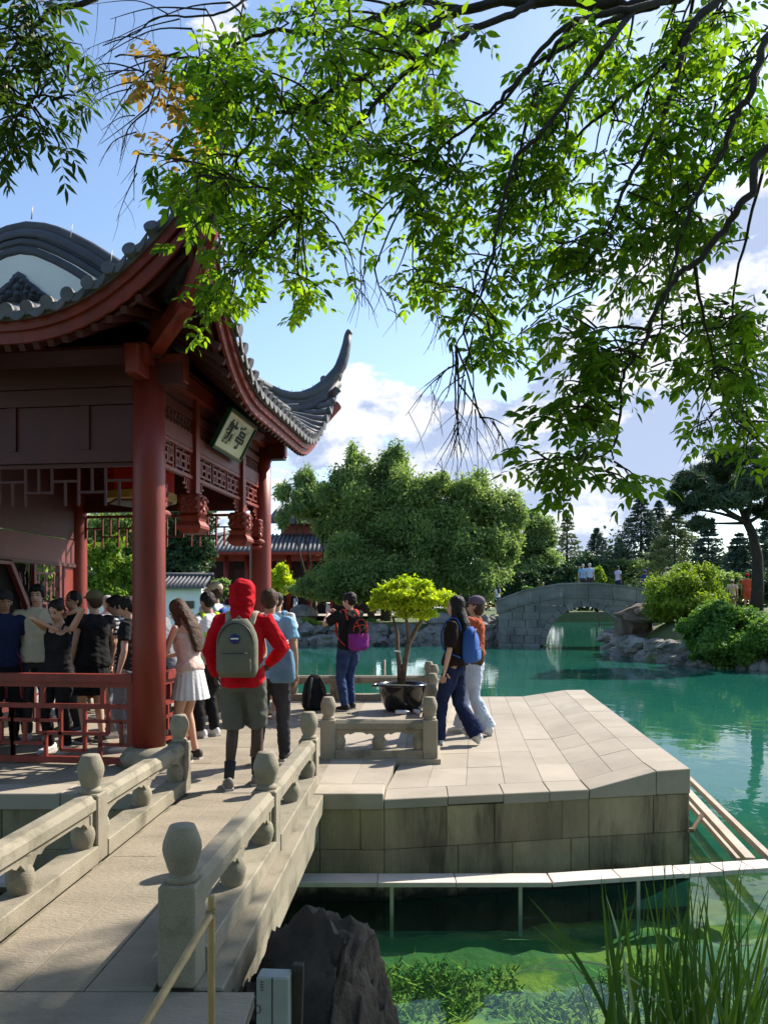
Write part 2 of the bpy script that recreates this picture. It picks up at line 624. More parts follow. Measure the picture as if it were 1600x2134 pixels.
def grid_mesh(name, x0, x1, y0, y1, nx, ny, zf, m, smooth=True):
    V = []
    for j in range(ny + 1):
        for i in range(nx + 1):
            x = x0 + (x1 - x0) * i / nx
            y = y0 + (y1 - y0) * j / ny
            V.append((x, y, zf(x, y)))
    Fc = [(j * (nx + 1) + i, j * (nx + 1) + i + 1, (j + 1) * (nx + 1) + i + 1, (j + 1) * (nx + 1) + i) for j in range(ny) for i in range(nx)]
    return mesh(name, V, Fc, m, smooth)

def bedz(x, y):
    z = -1.03 - .9 * max(0, min(1, (y - 5.7) / 4))
    return z + .10 * mnoise.noise(Vector((x * 1.3, y * 1.3, 0))) + .05 * mnoise.noise(Vector((x * 4, y * 4, 3)))
tag(link('pond_bed', grid_mesh('pond_bed', -70, 90, 9, 130, 80, 60, lambda x, y: -2.0, bedm)), kind='structure')
tag(link('shallow_bed', grid_mesh('shallow_bed', -9, 9, -1, 9.2, 150, 90, bedz, bedm)), kind='structure')
# algae: tufts of soft fronds on the bed of the cove
algm = mat('algae', (.10, .20, .02), (.26, .29, .05), scale=2, rough=1, bump=0, attr=True, ramp=(.1, .8))
def algae():
    Q, R = [], []
    rng = np.random.default_rng(5)
    for _ in range(4200):
        x = rng.uniform(-.6, 4.6); y = rng.uniform(2.1, 5.4)
        if mnoise.noise(Vector((x * 1.2, y * 1.5, 5))) < .0:
            continue
        z = bedz(x, y)
        hgt = rng.uniform(.02, .07)
        tone = rng.uniform(0, 1)
        for _k in range(14):
            a = rng.uniform(0, 6.28); r = rng.uniform(.01, .16)
            px, py = x + r * math.cos(a), y + r * math.sin(a)
            b = rng.uniform(0, 6.28); w = rng.uniform(.003, .009)
            dx, dy = w * math.cos(b), w * math.sin(b)
            lx, ly = rng.normal(0, .06, 2)
            hh = min(hgt * rng.uniform(.5, 1.1), WZ - .01 - z)
            Q.append([(px - dx, py - dy, z - .02), (px + dx, py + dy, z - .02), (px + lx + dx, py + ly + dy, z + hh), (px + lx - dx, py + ly - dy, z + hh)])
            R.append(min(1, max(0, tone + rng.normal(0, .15))))
    return quads_mesh('algae', np.array(Q), algm, R)
tag(link('pond_algae', algae()), 'green algae growing on the shallow pond bed in front', 'algae', kind='stuff')

# ------------------------------------------------------------------ near bank with pavement
soil = mat('bank_soil', (.075, .06, .04), (.045, .04, .025), scale=4, rough=1, bump=.6, bscale=20)
def bankz(x, y):
    e = 2.95 if x < -.55 else 2.95 - 1.0 * min(1, (x + .55) / .5)
    d = e - y
    return -0.06 if d > .12 else max(-1.6, -.06 - (.12 - d) * 3.0)
tag(link('near_bank', grid_mesh('near_bank', -12, 12, -6, 4.2, 60, 60, bankz, soil)), kind='structure')
pav = tag(link('pavement', mesh('pavement', [(-9, -4, -.02), (-.50, -4, -.02), (-.50, 3.0, -.02), (-9, 3.0, -.02)], [(0, 1, 2, 3)], mortar)), kind='structure')
def slab(name, parent, c4, thick, m, gap=.0016, bev=.0022):
    """a paving slab under four top corners"""
    P = [Vector(p) for p in c4]
    c = sum(P, Vector()) / 4
    Q = []
    for i in range(4):
        a = (P[(i + 1) % 4] - P[i]).normalized(); b = (P[i - 1] - P[i]).normalized()
        Q.append(P[i] + (a + b) * gap)
    T = []
    for i in range(4):
        a = (P[(i + 1) % 4] - P[i]).normalized(); b = (P[i - 1] - P[i]).normalized()
        T.append(Q[i] + (a + b) * bev)
    V = [q - Vector((0, 0, thick)) for q in Q] + [q - Vector((0, 0, bev)) for q in Q] + T
    Fc = [(0, 3, 2, 1), (8, 9, 10, 11)]
    for i in range(4):
        j = (i + 1) % 4
        Fc += [(i, j, 4 + j, 4 + i), (4 + i, 4 + j, 8 + j, 8 + i)]
    V = [v - c for v in V]
    return link(name, mesh(name, V, Fc, m), parent, c + Vector((0, 0, random.uniform(-.0018, .0012))), (random.uniform(-.002, .002), random.uniform(-.002, .002), 0))
for j in range(5):
    for i in range(4):
        x0 = -.50 - .02 * j - i * 1.25 - (.6 if j % 2 else 0.0); y1 = 3.0 - j * .95
        xa = x0 if i else -.50
        slab('paving_slab', pav, [(x0 - 1.25, y1 - .95, 0), (xa, y1 - .95, 0), (xa, y1, 0), (x0 - 1.25, y1, 0)], .06, deckstone, .005)

# ------------------------------------------------------------------ stone railings
KU = 0.047                                       # heading of the bridge: x per y
BRZ = -math.atan(KU)
JAR = [(.050, .0), (.057, .012), (.060, .02), (.066, .04), (.077, .075), (.083, .105), (.080, .135), (.070, .165), (.058, .195), (.054, .203), (.052, .205)]
VASE = [(.050, 0), (.054, .02), (.064, .06), (.069, .095), (.062, .13), (.044, .165), (.036, .185), (.046, .21), (.056, .225)]
JAR = [(r * .94, z * .94) for r, z in JAR]
JARM = mesh('jar_cap', *lathe_geo([(r, z + .03) for r, z in JAR] and [(.062, 0), (.062, .02), (.052, .028)] + [(r, z + .03) for r, z in JAR], 20), granite, True)
VASEM = mesh('baluster', *lathe_geo(VASE, 18), granite, True)
def carved_leaf_mesh():
    parts = []
    for k, (a, l) in enumerate(((.25, .10), (.65, .085), (1.05, .07), (1.4, .055))):
        pts = [(0, 0, 0), (math.cos(a) * l * .5, 0, -math.sin(a) * l * .55), (math.cos(a) * l, 0, -math.sin(a) * l)]
        parts.append(tube_geo(pts, [.016, .013, .006], 6))
    return mesh('carved_leaf', *join_geo(parts), granite, True)
LEAFM = carved_leaf_mesh()

def octa_bar(name, parent, p0, p1, w, h, ch, m):
    p0, p1 = Vector(p0), Vector(p1)
    t = (p1 - p0).normalized()
    x = t.cross(Vector((0, 0, 1))).normalized()
    z = x.cross(t)
    sec = [(-w / 2 + ch, -h / 2), (w / 2 - ch, -h / 2), (w / 2, -h / 2 + ch), (w / 2, h / 2 - ch), (w / 2 - ch, h / 2), (-w / 2 + ch, h / 2), (-w / 2, h / 2 - ch), (-w / 2, -h / 2 + ch)]
    c = (p0 + p1) / 2
    V = [p - c + x * a + z * b for p in (p0, p1) for a, b in sec]
    Fc = [tuple(range(7, -1, -1)), tuple(range(8, 16))] + [(i, (i + 1) % 8, 8 + (i + 1) % 8, 8 + i) for i in range(8)]
    return link(name, mesh(name, V, Fc, m), parent, c)

def railing(name, label, pts, z, group=None, jar=True, hz=.0, panels=True, low=False, nv=1):
    """posts at pts (x, y) joined by panels of handrail, plinth and balusters"""
    root = empty(name, (pts[0][0], pts[0][1], z), 0, label, 'railing', group)
    P = [Vector((p[0] - pts[0][0], p[1] - pts[0][1], 0)) for p in pts]
    for i, p in enumerate(P):
        q = (P[min(i + 1, len(P) - 1)] - P[max(i - 1, 0)])
        rz = math.atan2(q.y, q.x) - math.pi / 2
        po = box('post', root, (p.x, p.y, .20), (.150, .150, .40), granite, (0, 0, rz), .008)
        link('post_cap', JARM, po, (0, 0, .2), (0, 0, 0))
    for i in range(len(P) - 1):
        a, b = P[i], P[i + 1]
        d = (b - a).normalized()
        a2, b2 = a + d * .076, b - d * .076
        ang = math.atan2(d.y, d.x)
        up = Vector((0, 0, 1))
        octa_bar('plinth', root, a2 + up * .052, b2 + up * .052, .16, .104, .006, granite)
        octa_bar('handrail', root, a2 + up * .342, b2 + up * .342, .132, .112, .030, granite)
        L = (b2 - a2).length
        spots = [.03 / L, .5, 1 - .03 / L] if L > .7 else [.03 / L, .5, 1 - .03 / L]
        if nv == 2: spots = [.03 / L, .36, .68, 1 - .03 / L]
        for s in spots:
            c = a2 + d * (L * s)
            link('baluster', VASEM, root, (c.x, c.y, .090), None, (1, 1, .925))
        for s, sg in [(spots[0], 1), (spots[-1], -1)] + [(s, sg) for s in spots[1:-1] for sg in (1, -1)]:
            c = a2 + d * (L * s + sg * .045)
            link('carved_leaf', LEAFM, root, (c.x, c.y, .302), (0, 0, ang if sg > 0 else ang + math.pi), (1, 2.2, .8))
        # scalloped stone apron and sill that frame the openings
        ns_ = 36
        V_ = []
        side_ = Vector((-d.y, d.x, 0)) * .044
        for q in range(ns_ + 1):
            xx_ = L * q / ns_
            ds = min(abs(xx_ - L * sp_) for sp_ in spots)
            zb_ = .276 - .085 * math.exp(-(ds / .055) ** 2) - .022 * math.exp(-((ds - .12) / .025) ** 2)
            p_ = a2 + d * xx_
            V_ += [p_ + side_ + up * .30, p_ + side_ + up * zb_, p_ - side_ + up * zb_, p_ - side_ + up * .30]
        F_ = [(0, 1, 2, 3), tuple(4 * ns_ + k_ for k_ in (3, 2, 1, 0))]
        for q in range(ns_):
            for k_ in range(4):
                F_.append((4 * q + k_, 4 * q + (k_ + 1) % 4, 4 * q + 4 + (k_ + 1) % 4, 4 * q + 4 + k_))
        me_ = mesh('apron', V_, F_, granite)
        bm_ = bmesh.new(); bm_.from_mesh(me_); bmesh.ops.recalc_face_normals(bm_, faces=bm_.faces); bm_.to_mesh(me_); bm_.free()
        link('apron', me_, root)
        # end cheeks beside the posts
        for c in (a2 + d * .018, b2 - d * .018):
            box('cheek', root, (c.x, c.y, .20), (.036, .10, .20), granite, (0, 0, ang))
    return root

# ------------------------------------------------------------------ footbridge
fb = empty('footbridge', (-1.2, 4.5, -.35), 0, 'flat pale stone footbridge leading from the near bank to the pavilion', 'bridge')
def bx(y): return KU * (y - 4.56)
def bq(xa, xb, ya, yb, z=0.0):
    return [(xa + bx(ya) + 1.2, ya - 4.5, z + .35), (xb + bx(ya) + 1.2, ya - 4.5, z + .35), (xb + bx(yb) + 1.2, yb - 4.5, z + .35), (xa + bx(yb) + 1.2, yb - 4.5, z + .35)]
ys = [3.0, 6.19]
poly = bq(-1.90, -.60, 3.005, 6.16)
prism('slab', fb, [(p[0], p[1]) for p in poly], -.02, .325, granite, .006)
for k in range(3):                                # long deck stones laid side by side
    xa, xb = -1.64 + .27 * k, -1.64 + .27 * (k + 1)
    for ya, yb in ((3.0, 4.62 + .1 * k), (4.62 + .1 * k, 6.19)):
        slab('deck_stone', fb, bq(xa, xb, ya, yb), .05, deckstone, .0025)
prism('ledge', fb, [(p[0], p[1]) for p in bq(-.68, -.56, 3.02, 6.15)], .2, .349, granite, .008)
railing('stone_railing', 'right hand railing of the footbridge with three jar topped posts', [(-.811, 3.09), (-.713, 4.65), (-.628, 6.42)], 0)
railing('stone_railing', 'left hand railing of the footbridge running off the left edge', [(-1.74 + bx(3.0), 2.95), (-1.74, 4.56), (-1.75 + bx(6.27), 6.27)], 0)

# ------------------------------------------------------------------ stone boat: hull, terrace, deck
boat = empty('stone_boat', (0, 8, WZ), 0, 'long stone boat platform in the pond carrying the pavilion and terrace', 'stone boat')
BL = Vector((0, 8, WZ))
FA = [(-7.5, 6.2), (-.52, 6.2), (0.0, 6.2), (1.74, 6.54), (2.66, 6.72)]
def loc(p): return Vector(p) - BL
# core, a little inside the facing stones
core = [(-7.5, 6.30), (0.0, 6.30), (1.72, 6.64), (2.56, 6.82), (3.36, 13.2), (-7.5, 13.2)]
prism('core', boat, [(x - BL.x, y - BL.y) for x, y in core], -1.0, -.13 - WZ, mortar)
# facing blocks of the front wall, two courses above the water and one below
def wall_blocks(a, b, z0, z1, widths, off):
    a, b = Vector((*a, 0)), Vector((*b, 0))
    d = (b - a); L = d.length; d.normalize()
    nrm = Vector((d.y, -d.x, 0))
    s = 0.0; i = off
    while s < L - .01:
        w = widths[i % len(widths)]; i += 1
        e = min(L, s + w)
        if L - e < .12: e = L
        c = a + d * ((s + e) / 2) - nrm * .11 + nrm * random.uniform(-.006, .004)
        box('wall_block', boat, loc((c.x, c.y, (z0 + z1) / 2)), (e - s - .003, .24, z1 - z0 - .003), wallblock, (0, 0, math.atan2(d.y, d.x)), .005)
        s = e
W1 = [.46, .33, .52, .41, .6, .38]
for a, b, o1 in ((FA[0], FA[1], 0), (FA[1], FA[2], 1), (FA[2], FA[3], 2), (FA[3], FA[4], 4)):
    wall_blocks(a, b, -.46, -.13, W1, o1)
    wall_blocks(a, b, -.88, -.46, [.52, .4, .62, .47], o1)
    wall_blocks(a, b, -1.35, -.88, [.5, .61, .44], o1)
# bow end and far side, plain courses
wall_blocks((2.66, 6.72), (3.46, 13.3), -.46, -.02, W1, 0)
wall_blocks((2.66, 6.72), (3.46, 13.3), -1.2, -.46, W1, 2)
# coping along the front edges, rising at the bow
def coping(p, q, zt0, zt1, zb, w, back0, back1):
    """coping stone from p to q, tops zt0/zt1, inner edge points given"""
    V = [(*p, zb), (*q, zb), (*back1, zb), (*back0, zb), (*p, zt0), (*q, zt1), (*back1, zt1), (*back0, zt0)]
    V = [loc(v) for v in V]
    bm = bmesh.new()
    vs = [bm.verts.new(v) for v in V]
    for f in ((3, 2, 1, 0), (4, 5, 6, 7), (0, 1, 5, 4), (1, 2, 6, 5), (2, 3, 7, 6), (3, 0, 4, 7)):
        bm.faces.new([vs[i] for i in f])
    bmesh.ops.recalc_face_normals(bm, faces=bm.faces)
    bmesh.ops.bevel(bm, geom=list(bm.edges), offset=.006, segments=1, affect='EDGES')
    return link('coping_stone', bm_mesh(bm, 'coping_stone', paver), boat)
def lerp(a, b, t): return tuple(a[i] + (b[i] - a[i]) * t for i in range(len(a)))
ED = .34
def inner(p): return (p[0] + KU * ED, p[1] + ED)
cuts = [0, .3, .57, .8, 1.0]
for i in range(4):
    p, q = lerp(FA[2], FA[3], cuts[i]), lerp(FA[2], FA[3], cuts[i + 1] - .002)
    p2, q2 = (p[0], p[1] - .02), (q[0], q[1] - .02)
    coping(p2, q2, -.05, -.05, -.13 + .012 * math.sin(i * 2), .3, inner(p), inner(q))
M1 = (2.35, 6.66)
FA3 = FA[3]
coping((FA3[0] + .003, FA3[1] - .02), (M1[0], M1[1] - .02), -.05, .08, -.128, .3, inner(FA3), inner(M1))
coping((M1[0] + .003, M1[1] - .02), (2.67, 6.70), .081, .09, -.126, .3, inner(M1), (2.67 + .1 * ED, 6.70 + ED))
for i, (a, b) in enumerate(((-7.5, -6.2), (-6.2, -5.0), (-5.0, -3.7), (-3.7, -2.6), (-2.6, -1.7), (-.575, -.003))):
    coping((a + .003, 6.17), (b - .003, 6.17), 0, 0, -.13, .3, (a + .003 + KU * ED, 6.17 + ED), (b - .003 + KU * ED, 6.17 + ED))
coping((-1.7, 6.2), (-.58, 6.2), 0, 0, -.13, .3, (-1.7 + KU * ED, 6.17 + ED), (-.58 + KU * ED, 6.17 + ED))
# terrace slabs: flat part, rising part, bow strip
def bil(c, s, t):
    a = lerp(c[0], c[1], s); b = lerp(c[3], c[2], s)
    return lerp(a, b, t)
def paved(c, ns, nt_, thick=.06, m=paver, jit=False, gap=.0014):
    for j in range(nt_):
        for i in range(ns):
            s0, s1 = i / ns, (i + 1) / ns
            t0, t1 = j / nt_, (j + 1) / nt_
            slab('paving_slab', boat, [loc(bil(c, s0, t0)), loc(bil(c, s1, t0)), loc(bil(c, s1, t1)), loc(bil(c, s0, t1))], thick, m, gap)
i0, i1, i2 = inner(FA[2]), inner(FA3), inner(M1)
paved([(i0[0], i0[1], -.05), (i1[0], i1[1], -.05), (2.39, 13.3, -.05), (.92, 13.3, -.05)], 5, 9)
paved([(i1[0], i1[1], -.05), (i2[0], i2[1], .08), (3.11, 13.3, .06), (2.39, 13.3, -.05)], 2, 9)
paved([(i2[0], i2[1], .08), (2.67 + .1 * ED, 6.70 + ED, .09), (3.46, 13.3, .065), (3.11, 13.3, .06)], 1, 9)
# raised deck beside and under the pavilion
paved([(-.575 + KU * ED, 6.17 + ED, 0), (-.003 + KU * ED, 6.17 + ED, 0), (.12, 7.56, 0), (-.52, 7.56, 0)], 2, 2, .12)
paved([(-.52, 7.56, 0), (.56, 7.56, 0), (.86, 12.5, 0), (-.28, 12.5, 0)], 3, 6, .12)
paved([(-1.69, 6.51, 0), (-.56, 6.51, 0), (-.28, 12.5, 0), (-1.41, 12.5, 0)], 3, 7, .06, deckstone)
paved([(-7.48, 6.51, 0), (-1.69, 6.51, 0), (-1.41, 12.5, 0), (-7.2, 12.5, 0)], 9, 7, .06, deckstone)
paved([(-7.2, 12.5, 0), (.86, 12.5, 0), (.9, 13.25, 0), (-7.2, 13.25, 0)], 8, 1, .12)
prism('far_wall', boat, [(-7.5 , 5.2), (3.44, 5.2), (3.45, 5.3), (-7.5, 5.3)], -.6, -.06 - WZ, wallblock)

# railings of the raised deck
KR = .078
railing('stone_railing', 'stone railing panel in front of the potted tree between two jar posts', [(-.555, 7.66), (.455, 7.66)], -.02, nv=1)
railing('stone_railing', 'stone railing running away behind the pot beside the walking women', [(.545, 8.95), (.655, 10.4), (.775, 11.95)], -.02)
railing('stone_railing', 'low stone railing along the water behind the dark backpack', [(.72, 12.35), (-.70, 12.35), (-2.2, 12.35)], 0)
for y0_, y1_ in ((7.75, 8.86),):                # the span between corner post and next post
    r_ = railing('stone_railing', 'short stone railing just behind the corner jar post by the pot', [(.462, 7.84), (.535, 8.78)], -.02)
    for c_ in list(r_.children):
        if c_.name.startswith('post') :
            for cc in list(c_.children): bpy.data.objects.remove(cc)
            bpy.data.objects.remove(c_)

# ------------------------------------------------------------------ boarded ring around the hull
rg = empty('board_walk', (1.0, 5.95, -.6), 0, 'pale narrow board ledge on brackets running along the hull', 'board ledge')
RL = Vector((1.0, 5.95, -.6))
def board(a0, a1, b0, b1, z, th=.035):
    P = [Vector((*p, z)) - RL for p in (a0, b0, b1, a1)]
    return slab('board', rg, P, th, weathered, .003, .003)
ws = [-3.6, -2.5, -1.75, -.9, -.05, .55, 1.28]
for a, b in zip(ws[:-1], ws[1:]):
    board((a, 5.85), (a, 6.06), (b, 5.85), (b, 6.06), -.6)
seg = [0, .28, .55, .72, .86, 1.0]
a0, a1, e0, e1 = (1.285, 5.845), (1.285, 6.055), (3.24, 6.2), (3.20, 6.40)
for s, e in zip(seg[:-1], seg[1:]):
    board(lerp(a0, e0, s), lerp(a1, e1, s), lerp(a0, e0, e), lerp(a1, e1, e), -.598)
rails = mat('weathered_rail', (.42, .34, .27), (.30, .24, .19), scale=4, rough=.7, var=.1)
bar('rail', rg, Vector((3.20, 6.3, -.60)) - RL, Vector((3.72, 9.4, -.60)) - RL, .05, .06, rails)
bar('rail', rg, Vector((3.06, 6.42, -.62)) - RL, Vector((3.58, 9.4, -.62)) - RL, .08, .05, rails)
bar('rail', rg, Vector((2.97, 6.44, -.63)) - RL, Vector((3.48, 9.4, -.63)) - RL, .03, .05, rails)
brk = mat('rusty_bracket', (.20, .13, .07), (.12, .08, .045), scale=9, rough=.7)
tube('bracket', rg, [Vector(p) - RL for p in ((2.72, 7.3, -.62), (2.93, 7.3, -.62), (3.08, 7.45, -.52))], [.022] * 3, brk, 8, False)
for x in (.06, 1.05, 2.0, -2.6):
    yy = 5.93 if x < 1.3 else 5.93 + (x - 1.3) * .18
    bar('bracket', rg, Vector((x, yy, -.62)) - RL, Vector((x, yy, -1.15)) - RL, .028, .028, mat('galvanised', (.55, .55, .55), (.4, .4, .4), rough=.4, metal=.6))
# ------------------------------------------------------------------ pavilion
PO = Vector((-2.2, 7.2, 0))
PRZ = -math.atan(.13)
PW, PD = 2.75, 3.62            # width to the left, depth
OH = .87
pv = empty('pavilion', PO, PRZ, 'dark red timber pavilion with upswept grey tiled roof on the stone boat', 'pavilion')

def pcol(x, y, r=.152):
    lathe('column', pv, [(r, .19), (r * 1.0, 1.2), (r * .97, 2.6), (r * .94, 3.74)], redwood, 28, (x, y, 0))
    lathe('column_base', pv, [(r * 1.05, 0.0), (r * 1.5, .03), (r * 1.72, .08), (r * 1.72, .11), (r * 1.45, .17), (r * 1.08, .20)], granite, 28, (x, y, 0))
for x in (0, -PW):
    for y in (0, PD):
        pcol(x, y)

CX = -PW / 2
HALF = PW / 2 + OH
EX0, EX1 = -PW - OH, OH
EY0, EY1 = -OH, PD + .70
YG0, YG1 = .12, PD - .12       # gable walls
prof_d = np.array([0, .2, .4, .6, .9, 1.2, 1.5, 1.8, 2.05, HALF])
prof_z = np.array([5.12, 5.09, 5.00, 4.89, 4.69, 4.47, 4.24, 4.01, 3.83, 3.66])
def mainz(d): return float(np.interp(abs(d), prof_d, prof_z))
LIFT, LLEN = 1.10, 1.75
def lift(s, L):
    a = max(0.0, 1 - s / LLEN); b = max(0.0, 1 - (L - s) / LLEN)
    return LIFT * (a ** 2.2 + b ** 2.2)
LX, LY = EX1 - EX0, EY1 - EY0
FRONTZ = 3.99
def side_z(y, din):
    """right or left slope: y along the eave, din inward from the eave"""
    z = mainz(HALF - din)
    return z + lift(y - EY0, LY) * max(0, 1 - din / 1.3) ** 2
def front_z(x, din):
    k = max(0.0, din) / (OH + YG0)
    z = FRONTZ + .42 * k ** 1.2
    return z + (lift(x - EX0, LX) - .02) * max(0, 1 - din / 1.3) ** 2
def flare(s, L):
    a = max(0.0, 1 - s / 1.2); b = max(0.0, 1 - (L - s) / 1.2)
    return .07 * (a * a + b * b)
def rp(side, s, din, up=0.0):
    """roof point: side 'R','L','F','B'; s along the eave from its start, din inward"""
    if side in 'RL':
        y = EY0 + s
        f = flare(s, LY) * max(0, 1 - din / .9)
        x = (EX1 - din + f) if side == 'R' else (EX0 + din - f)
        fy = .07 * (max(0, 1 - s / .9) ** 2 - max(0, 1 - (LY - s) / .9) ** 2) * max(0, 1 - din / .9)
        return Vector((x, y - fy, side_z(y, din) + up))
    x = EX0 + s
    f = flare(s, LX) * max(0, 1 - din / .9)
    y = (EY0 + din - f) if side == 'F' else (EY1 - din + f)
    fx = .07 * (max(0, 1 - (LX - s) / .9) ** 2 - max(0, 1 - s / .9) ** 2) * max(0, 1 - din / .9)
    return Vector((x + fx, y, front_z(x, din) + up))

def roof_deck(side, L, dmax):
    """tile bed and soffit: one curved shell"""
    ns, nd = 40, 14
    def row(up):
        V = []
        for j in range(nd + 1):
            for i in range(ns + 1):
                s = L * i / ns
                hip = min(s, L - s)
                d = dmax * j / nd
                if side in 'RL':
                    if d <= OH + YG0: lo, hi = d, L - d
                    else: lo, hi = OH + YG0, L - OH - YG0
                else:
                    lo, hi = d, L - d
                V.append(rp(side, lo + (hi - lo) * i / ns, d, up))
        return V
    A, B = row(0), row(-.07)
    n = len(A)
    V = A + B
    Fc = []
    for j in range(nd):
        for i in range(ns):
            a = j * (ns + 1) + i
            q = (a, a + 1, a + ns + 2, a + ns + 1)
            Fc.append(q)
            Fc.append(tuple(n + k for k in q[::-1]))
    for i in range(ns):
        Fc.append((i + 1, i, n + i, n + i + 1))
    me = mesh('roof_shell', V, Fc, tilegrey, True)
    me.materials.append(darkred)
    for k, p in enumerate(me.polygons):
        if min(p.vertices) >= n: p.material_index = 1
    return link('roof_shell', me, pv)
for sd, L, dm in (('R', LY, HALF), ('L', LY, HALF), ('F', LX, OH + YG0), ('B', LX, OH + YG0)):
    roof_deck(sd, L, dm)

TR = .052
def tile_rows(side, L, dmax, pitch, visible=True):
    n = int(L / pitch)
    for k in range(n):
        s = (k + .5) * L / n
        hip = min(s, L - s)
        dm = min(dmax, hip) if hip < OH + YG0 else dmax
        if dm < .05: continue
        m_ = max(3, int(dm / .13))
        pts = [rp(side, s, -.035 + (dm + .035) * i / m_, .012) for i in range(m_ + 1)]
        V, Fc = tube_geo(pts, [TR] * len(pts), 10)
        t = link('roof_tile', mesh('roof_tile', V, Fc, tilegrey, True), pv)
        # round face at the eave end
        p, d = pts[0], (pts[0] - pts[1]).normalized()
        V, Fc = tube_geo([p - d * .02, p + d * .012], [TR * 1.14] * 2, 14)
        link('tile_end', mesh('tile_end', V, Fc, tilegrey), pv)
        # hanging drip tile between two rows
        s2 = s + .5 * L / n
        if s2 < L:
            q = rp(side, s2, -.02)
            tg = (rp(side, min(L, s2 + .02), -.02) - rp(side, s2 - .02, -.02)).normalized()
            w = .5 * L / n * .96
            o_ = Vector((0, 0, -1))
            outd = (rp(side, s2, -.03) - rp(side, s2, .03)); outd.z = 0; outd.normalize()
            fan = [(-w, .012), (-w * .9, -.03), (-w * .55, -.065), (0, -.085), (w * .55, -.065), (w * .9, -.03), (w, .012), (0, -.012)]
            V = [q + tg * a - o_ * b + outd * .02 for a, b in fan] + [q + tg * a - o_ * b + outd * .002 for a, b in fan]
            nn = len(fan)
            Fc = [tuple(range(nn)), tuple(range(2 * nn - 1, nn - 1, -1))] + [(i, nn + i, nn + (i + 1) % nn, (i + 1) % nn) for i in range(nn)]
            link('drip_tile', mesh('drip_tile', V, Fc, tilegrey), pv)
tile_rows('R', LY, HALF, .165)
tile_rows('L', LY, HALF, .33)
tile_rows('F', LX, OH + YG0, .178)
tile_rows('B', LX, OH + YG0, .33)

def ribbon(name, side, L, din0, up0, h, th, m, n=48):
    """curved board hanging under an eave"""
    V = []
    for i in range(n + 1):
        s = L * i / n
        p = rp(side, s, din0, up0)
        o_ = (rp(side, s, -.03) - rp(side, s, .03)); o_.z = 0; o_.normalize()
        V += [p, p - Vector((0, 0, h)) - o_ * h * .12, p - Vector((0, 0, h)) - o_ * (th + h * .12), p - o_ * th]
    Fc = [(0, 3, 2, 1), tuple(4 * n + k for k in range(4))]
    for i in range(n):
        for k in range(4):
            a, b = 4 * i + k, 4 * i + (k + 1) % 4
            Fc.append((a, b, b + 4, a + 4))
    return link(name, mesh(name, V, Fc, m), pv)
for sd, L in (('R', LY), ('F', LX), ('L', LY), ('B', LX)):
    ribbon('eave_board', sd, L, .015, -.035, .11, .03, redwood)
    ribbon('eave_board', sd, L, .055, -.140, .11, .03, redwood)
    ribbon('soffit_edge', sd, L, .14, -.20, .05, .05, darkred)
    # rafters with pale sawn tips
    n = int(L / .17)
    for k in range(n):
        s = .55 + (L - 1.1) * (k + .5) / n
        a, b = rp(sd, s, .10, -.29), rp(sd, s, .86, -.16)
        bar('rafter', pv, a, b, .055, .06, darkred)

# hip ridges sweeping up to the horn tips
def hip(cx, cy, sx, sy):
    inn = Vector((cx - sx * (OH + YG0) , cy - sy * (OH + YG0), 0))
    base = []
    for k in range(9):
        t = k / 8
        d = (OH + YG0) * (1 - t)
        d = max(d, 0)
        p = rp('R' if sx > 0 else 'L', d if sy < 0 else LY - d, d)
        base.append(p)
    c = base[-1]
    dirn = Vector((sx, sy, 0)).normalized()
    tip = [c + dirn * .07 + Vector((0, 0, .34)), c + dirn * .13 + Vector((0, 0, .50)), c + dirn * .175 + Vector((0, 0, .68)), c + dirn * .20 + Vector((0, 0, .84))]
    up = Vector((0, 0, 1))
    top = [p + up * .20 for p in base]
    tube('hip_ridge', pv, [p + up * (.07) for p in base], [.085] * 9, ridgegrey, 10)
    tube('hip_ridge', pv, [p + up * (.15) for p in base] + [tip[0] + up * .0], [.075] * 9 + [.06], ridgegrey, 10)
    tube('hip_ridge', pv, [p + up * (.235) for p in base] + tip, [.085] * 9 + [.088, .080, .066, .052], ridgegrey, 10)
    tp = tip[-1]
    tube('horn_tip', pv, [tp, tp + dirn * .02 + up * .03, tp + dirn * .06 + up * .035], [.050, .058, .036], ridgegrey, 10)
    # curved corner beam under the horn
    u2 = [p - up * .24 for p in base[2:]]
    tube('corner_beam', pv, u2, [(.06, .09)] * len(u2), redwood, 8, False)
    for k in range(7):
        i = 2 + k
        q = (base + tip)[i] + up * (.29 if i < 9 else .05)
        tube('bird_spike', pv, [q, q + Vector((random.uniform(-.02, .02), random.uniform(-.02, .02), .075))], [.007, .002], mat('pale_spike', (.7, .6, .45), rough=.5), 5)
for cx, sx in ((EX1, 1), (EX0, -1)):
    for cy, sy in ((EY0, -1), (EY1, 1)):
        hip(cx, cy, sx, sy)

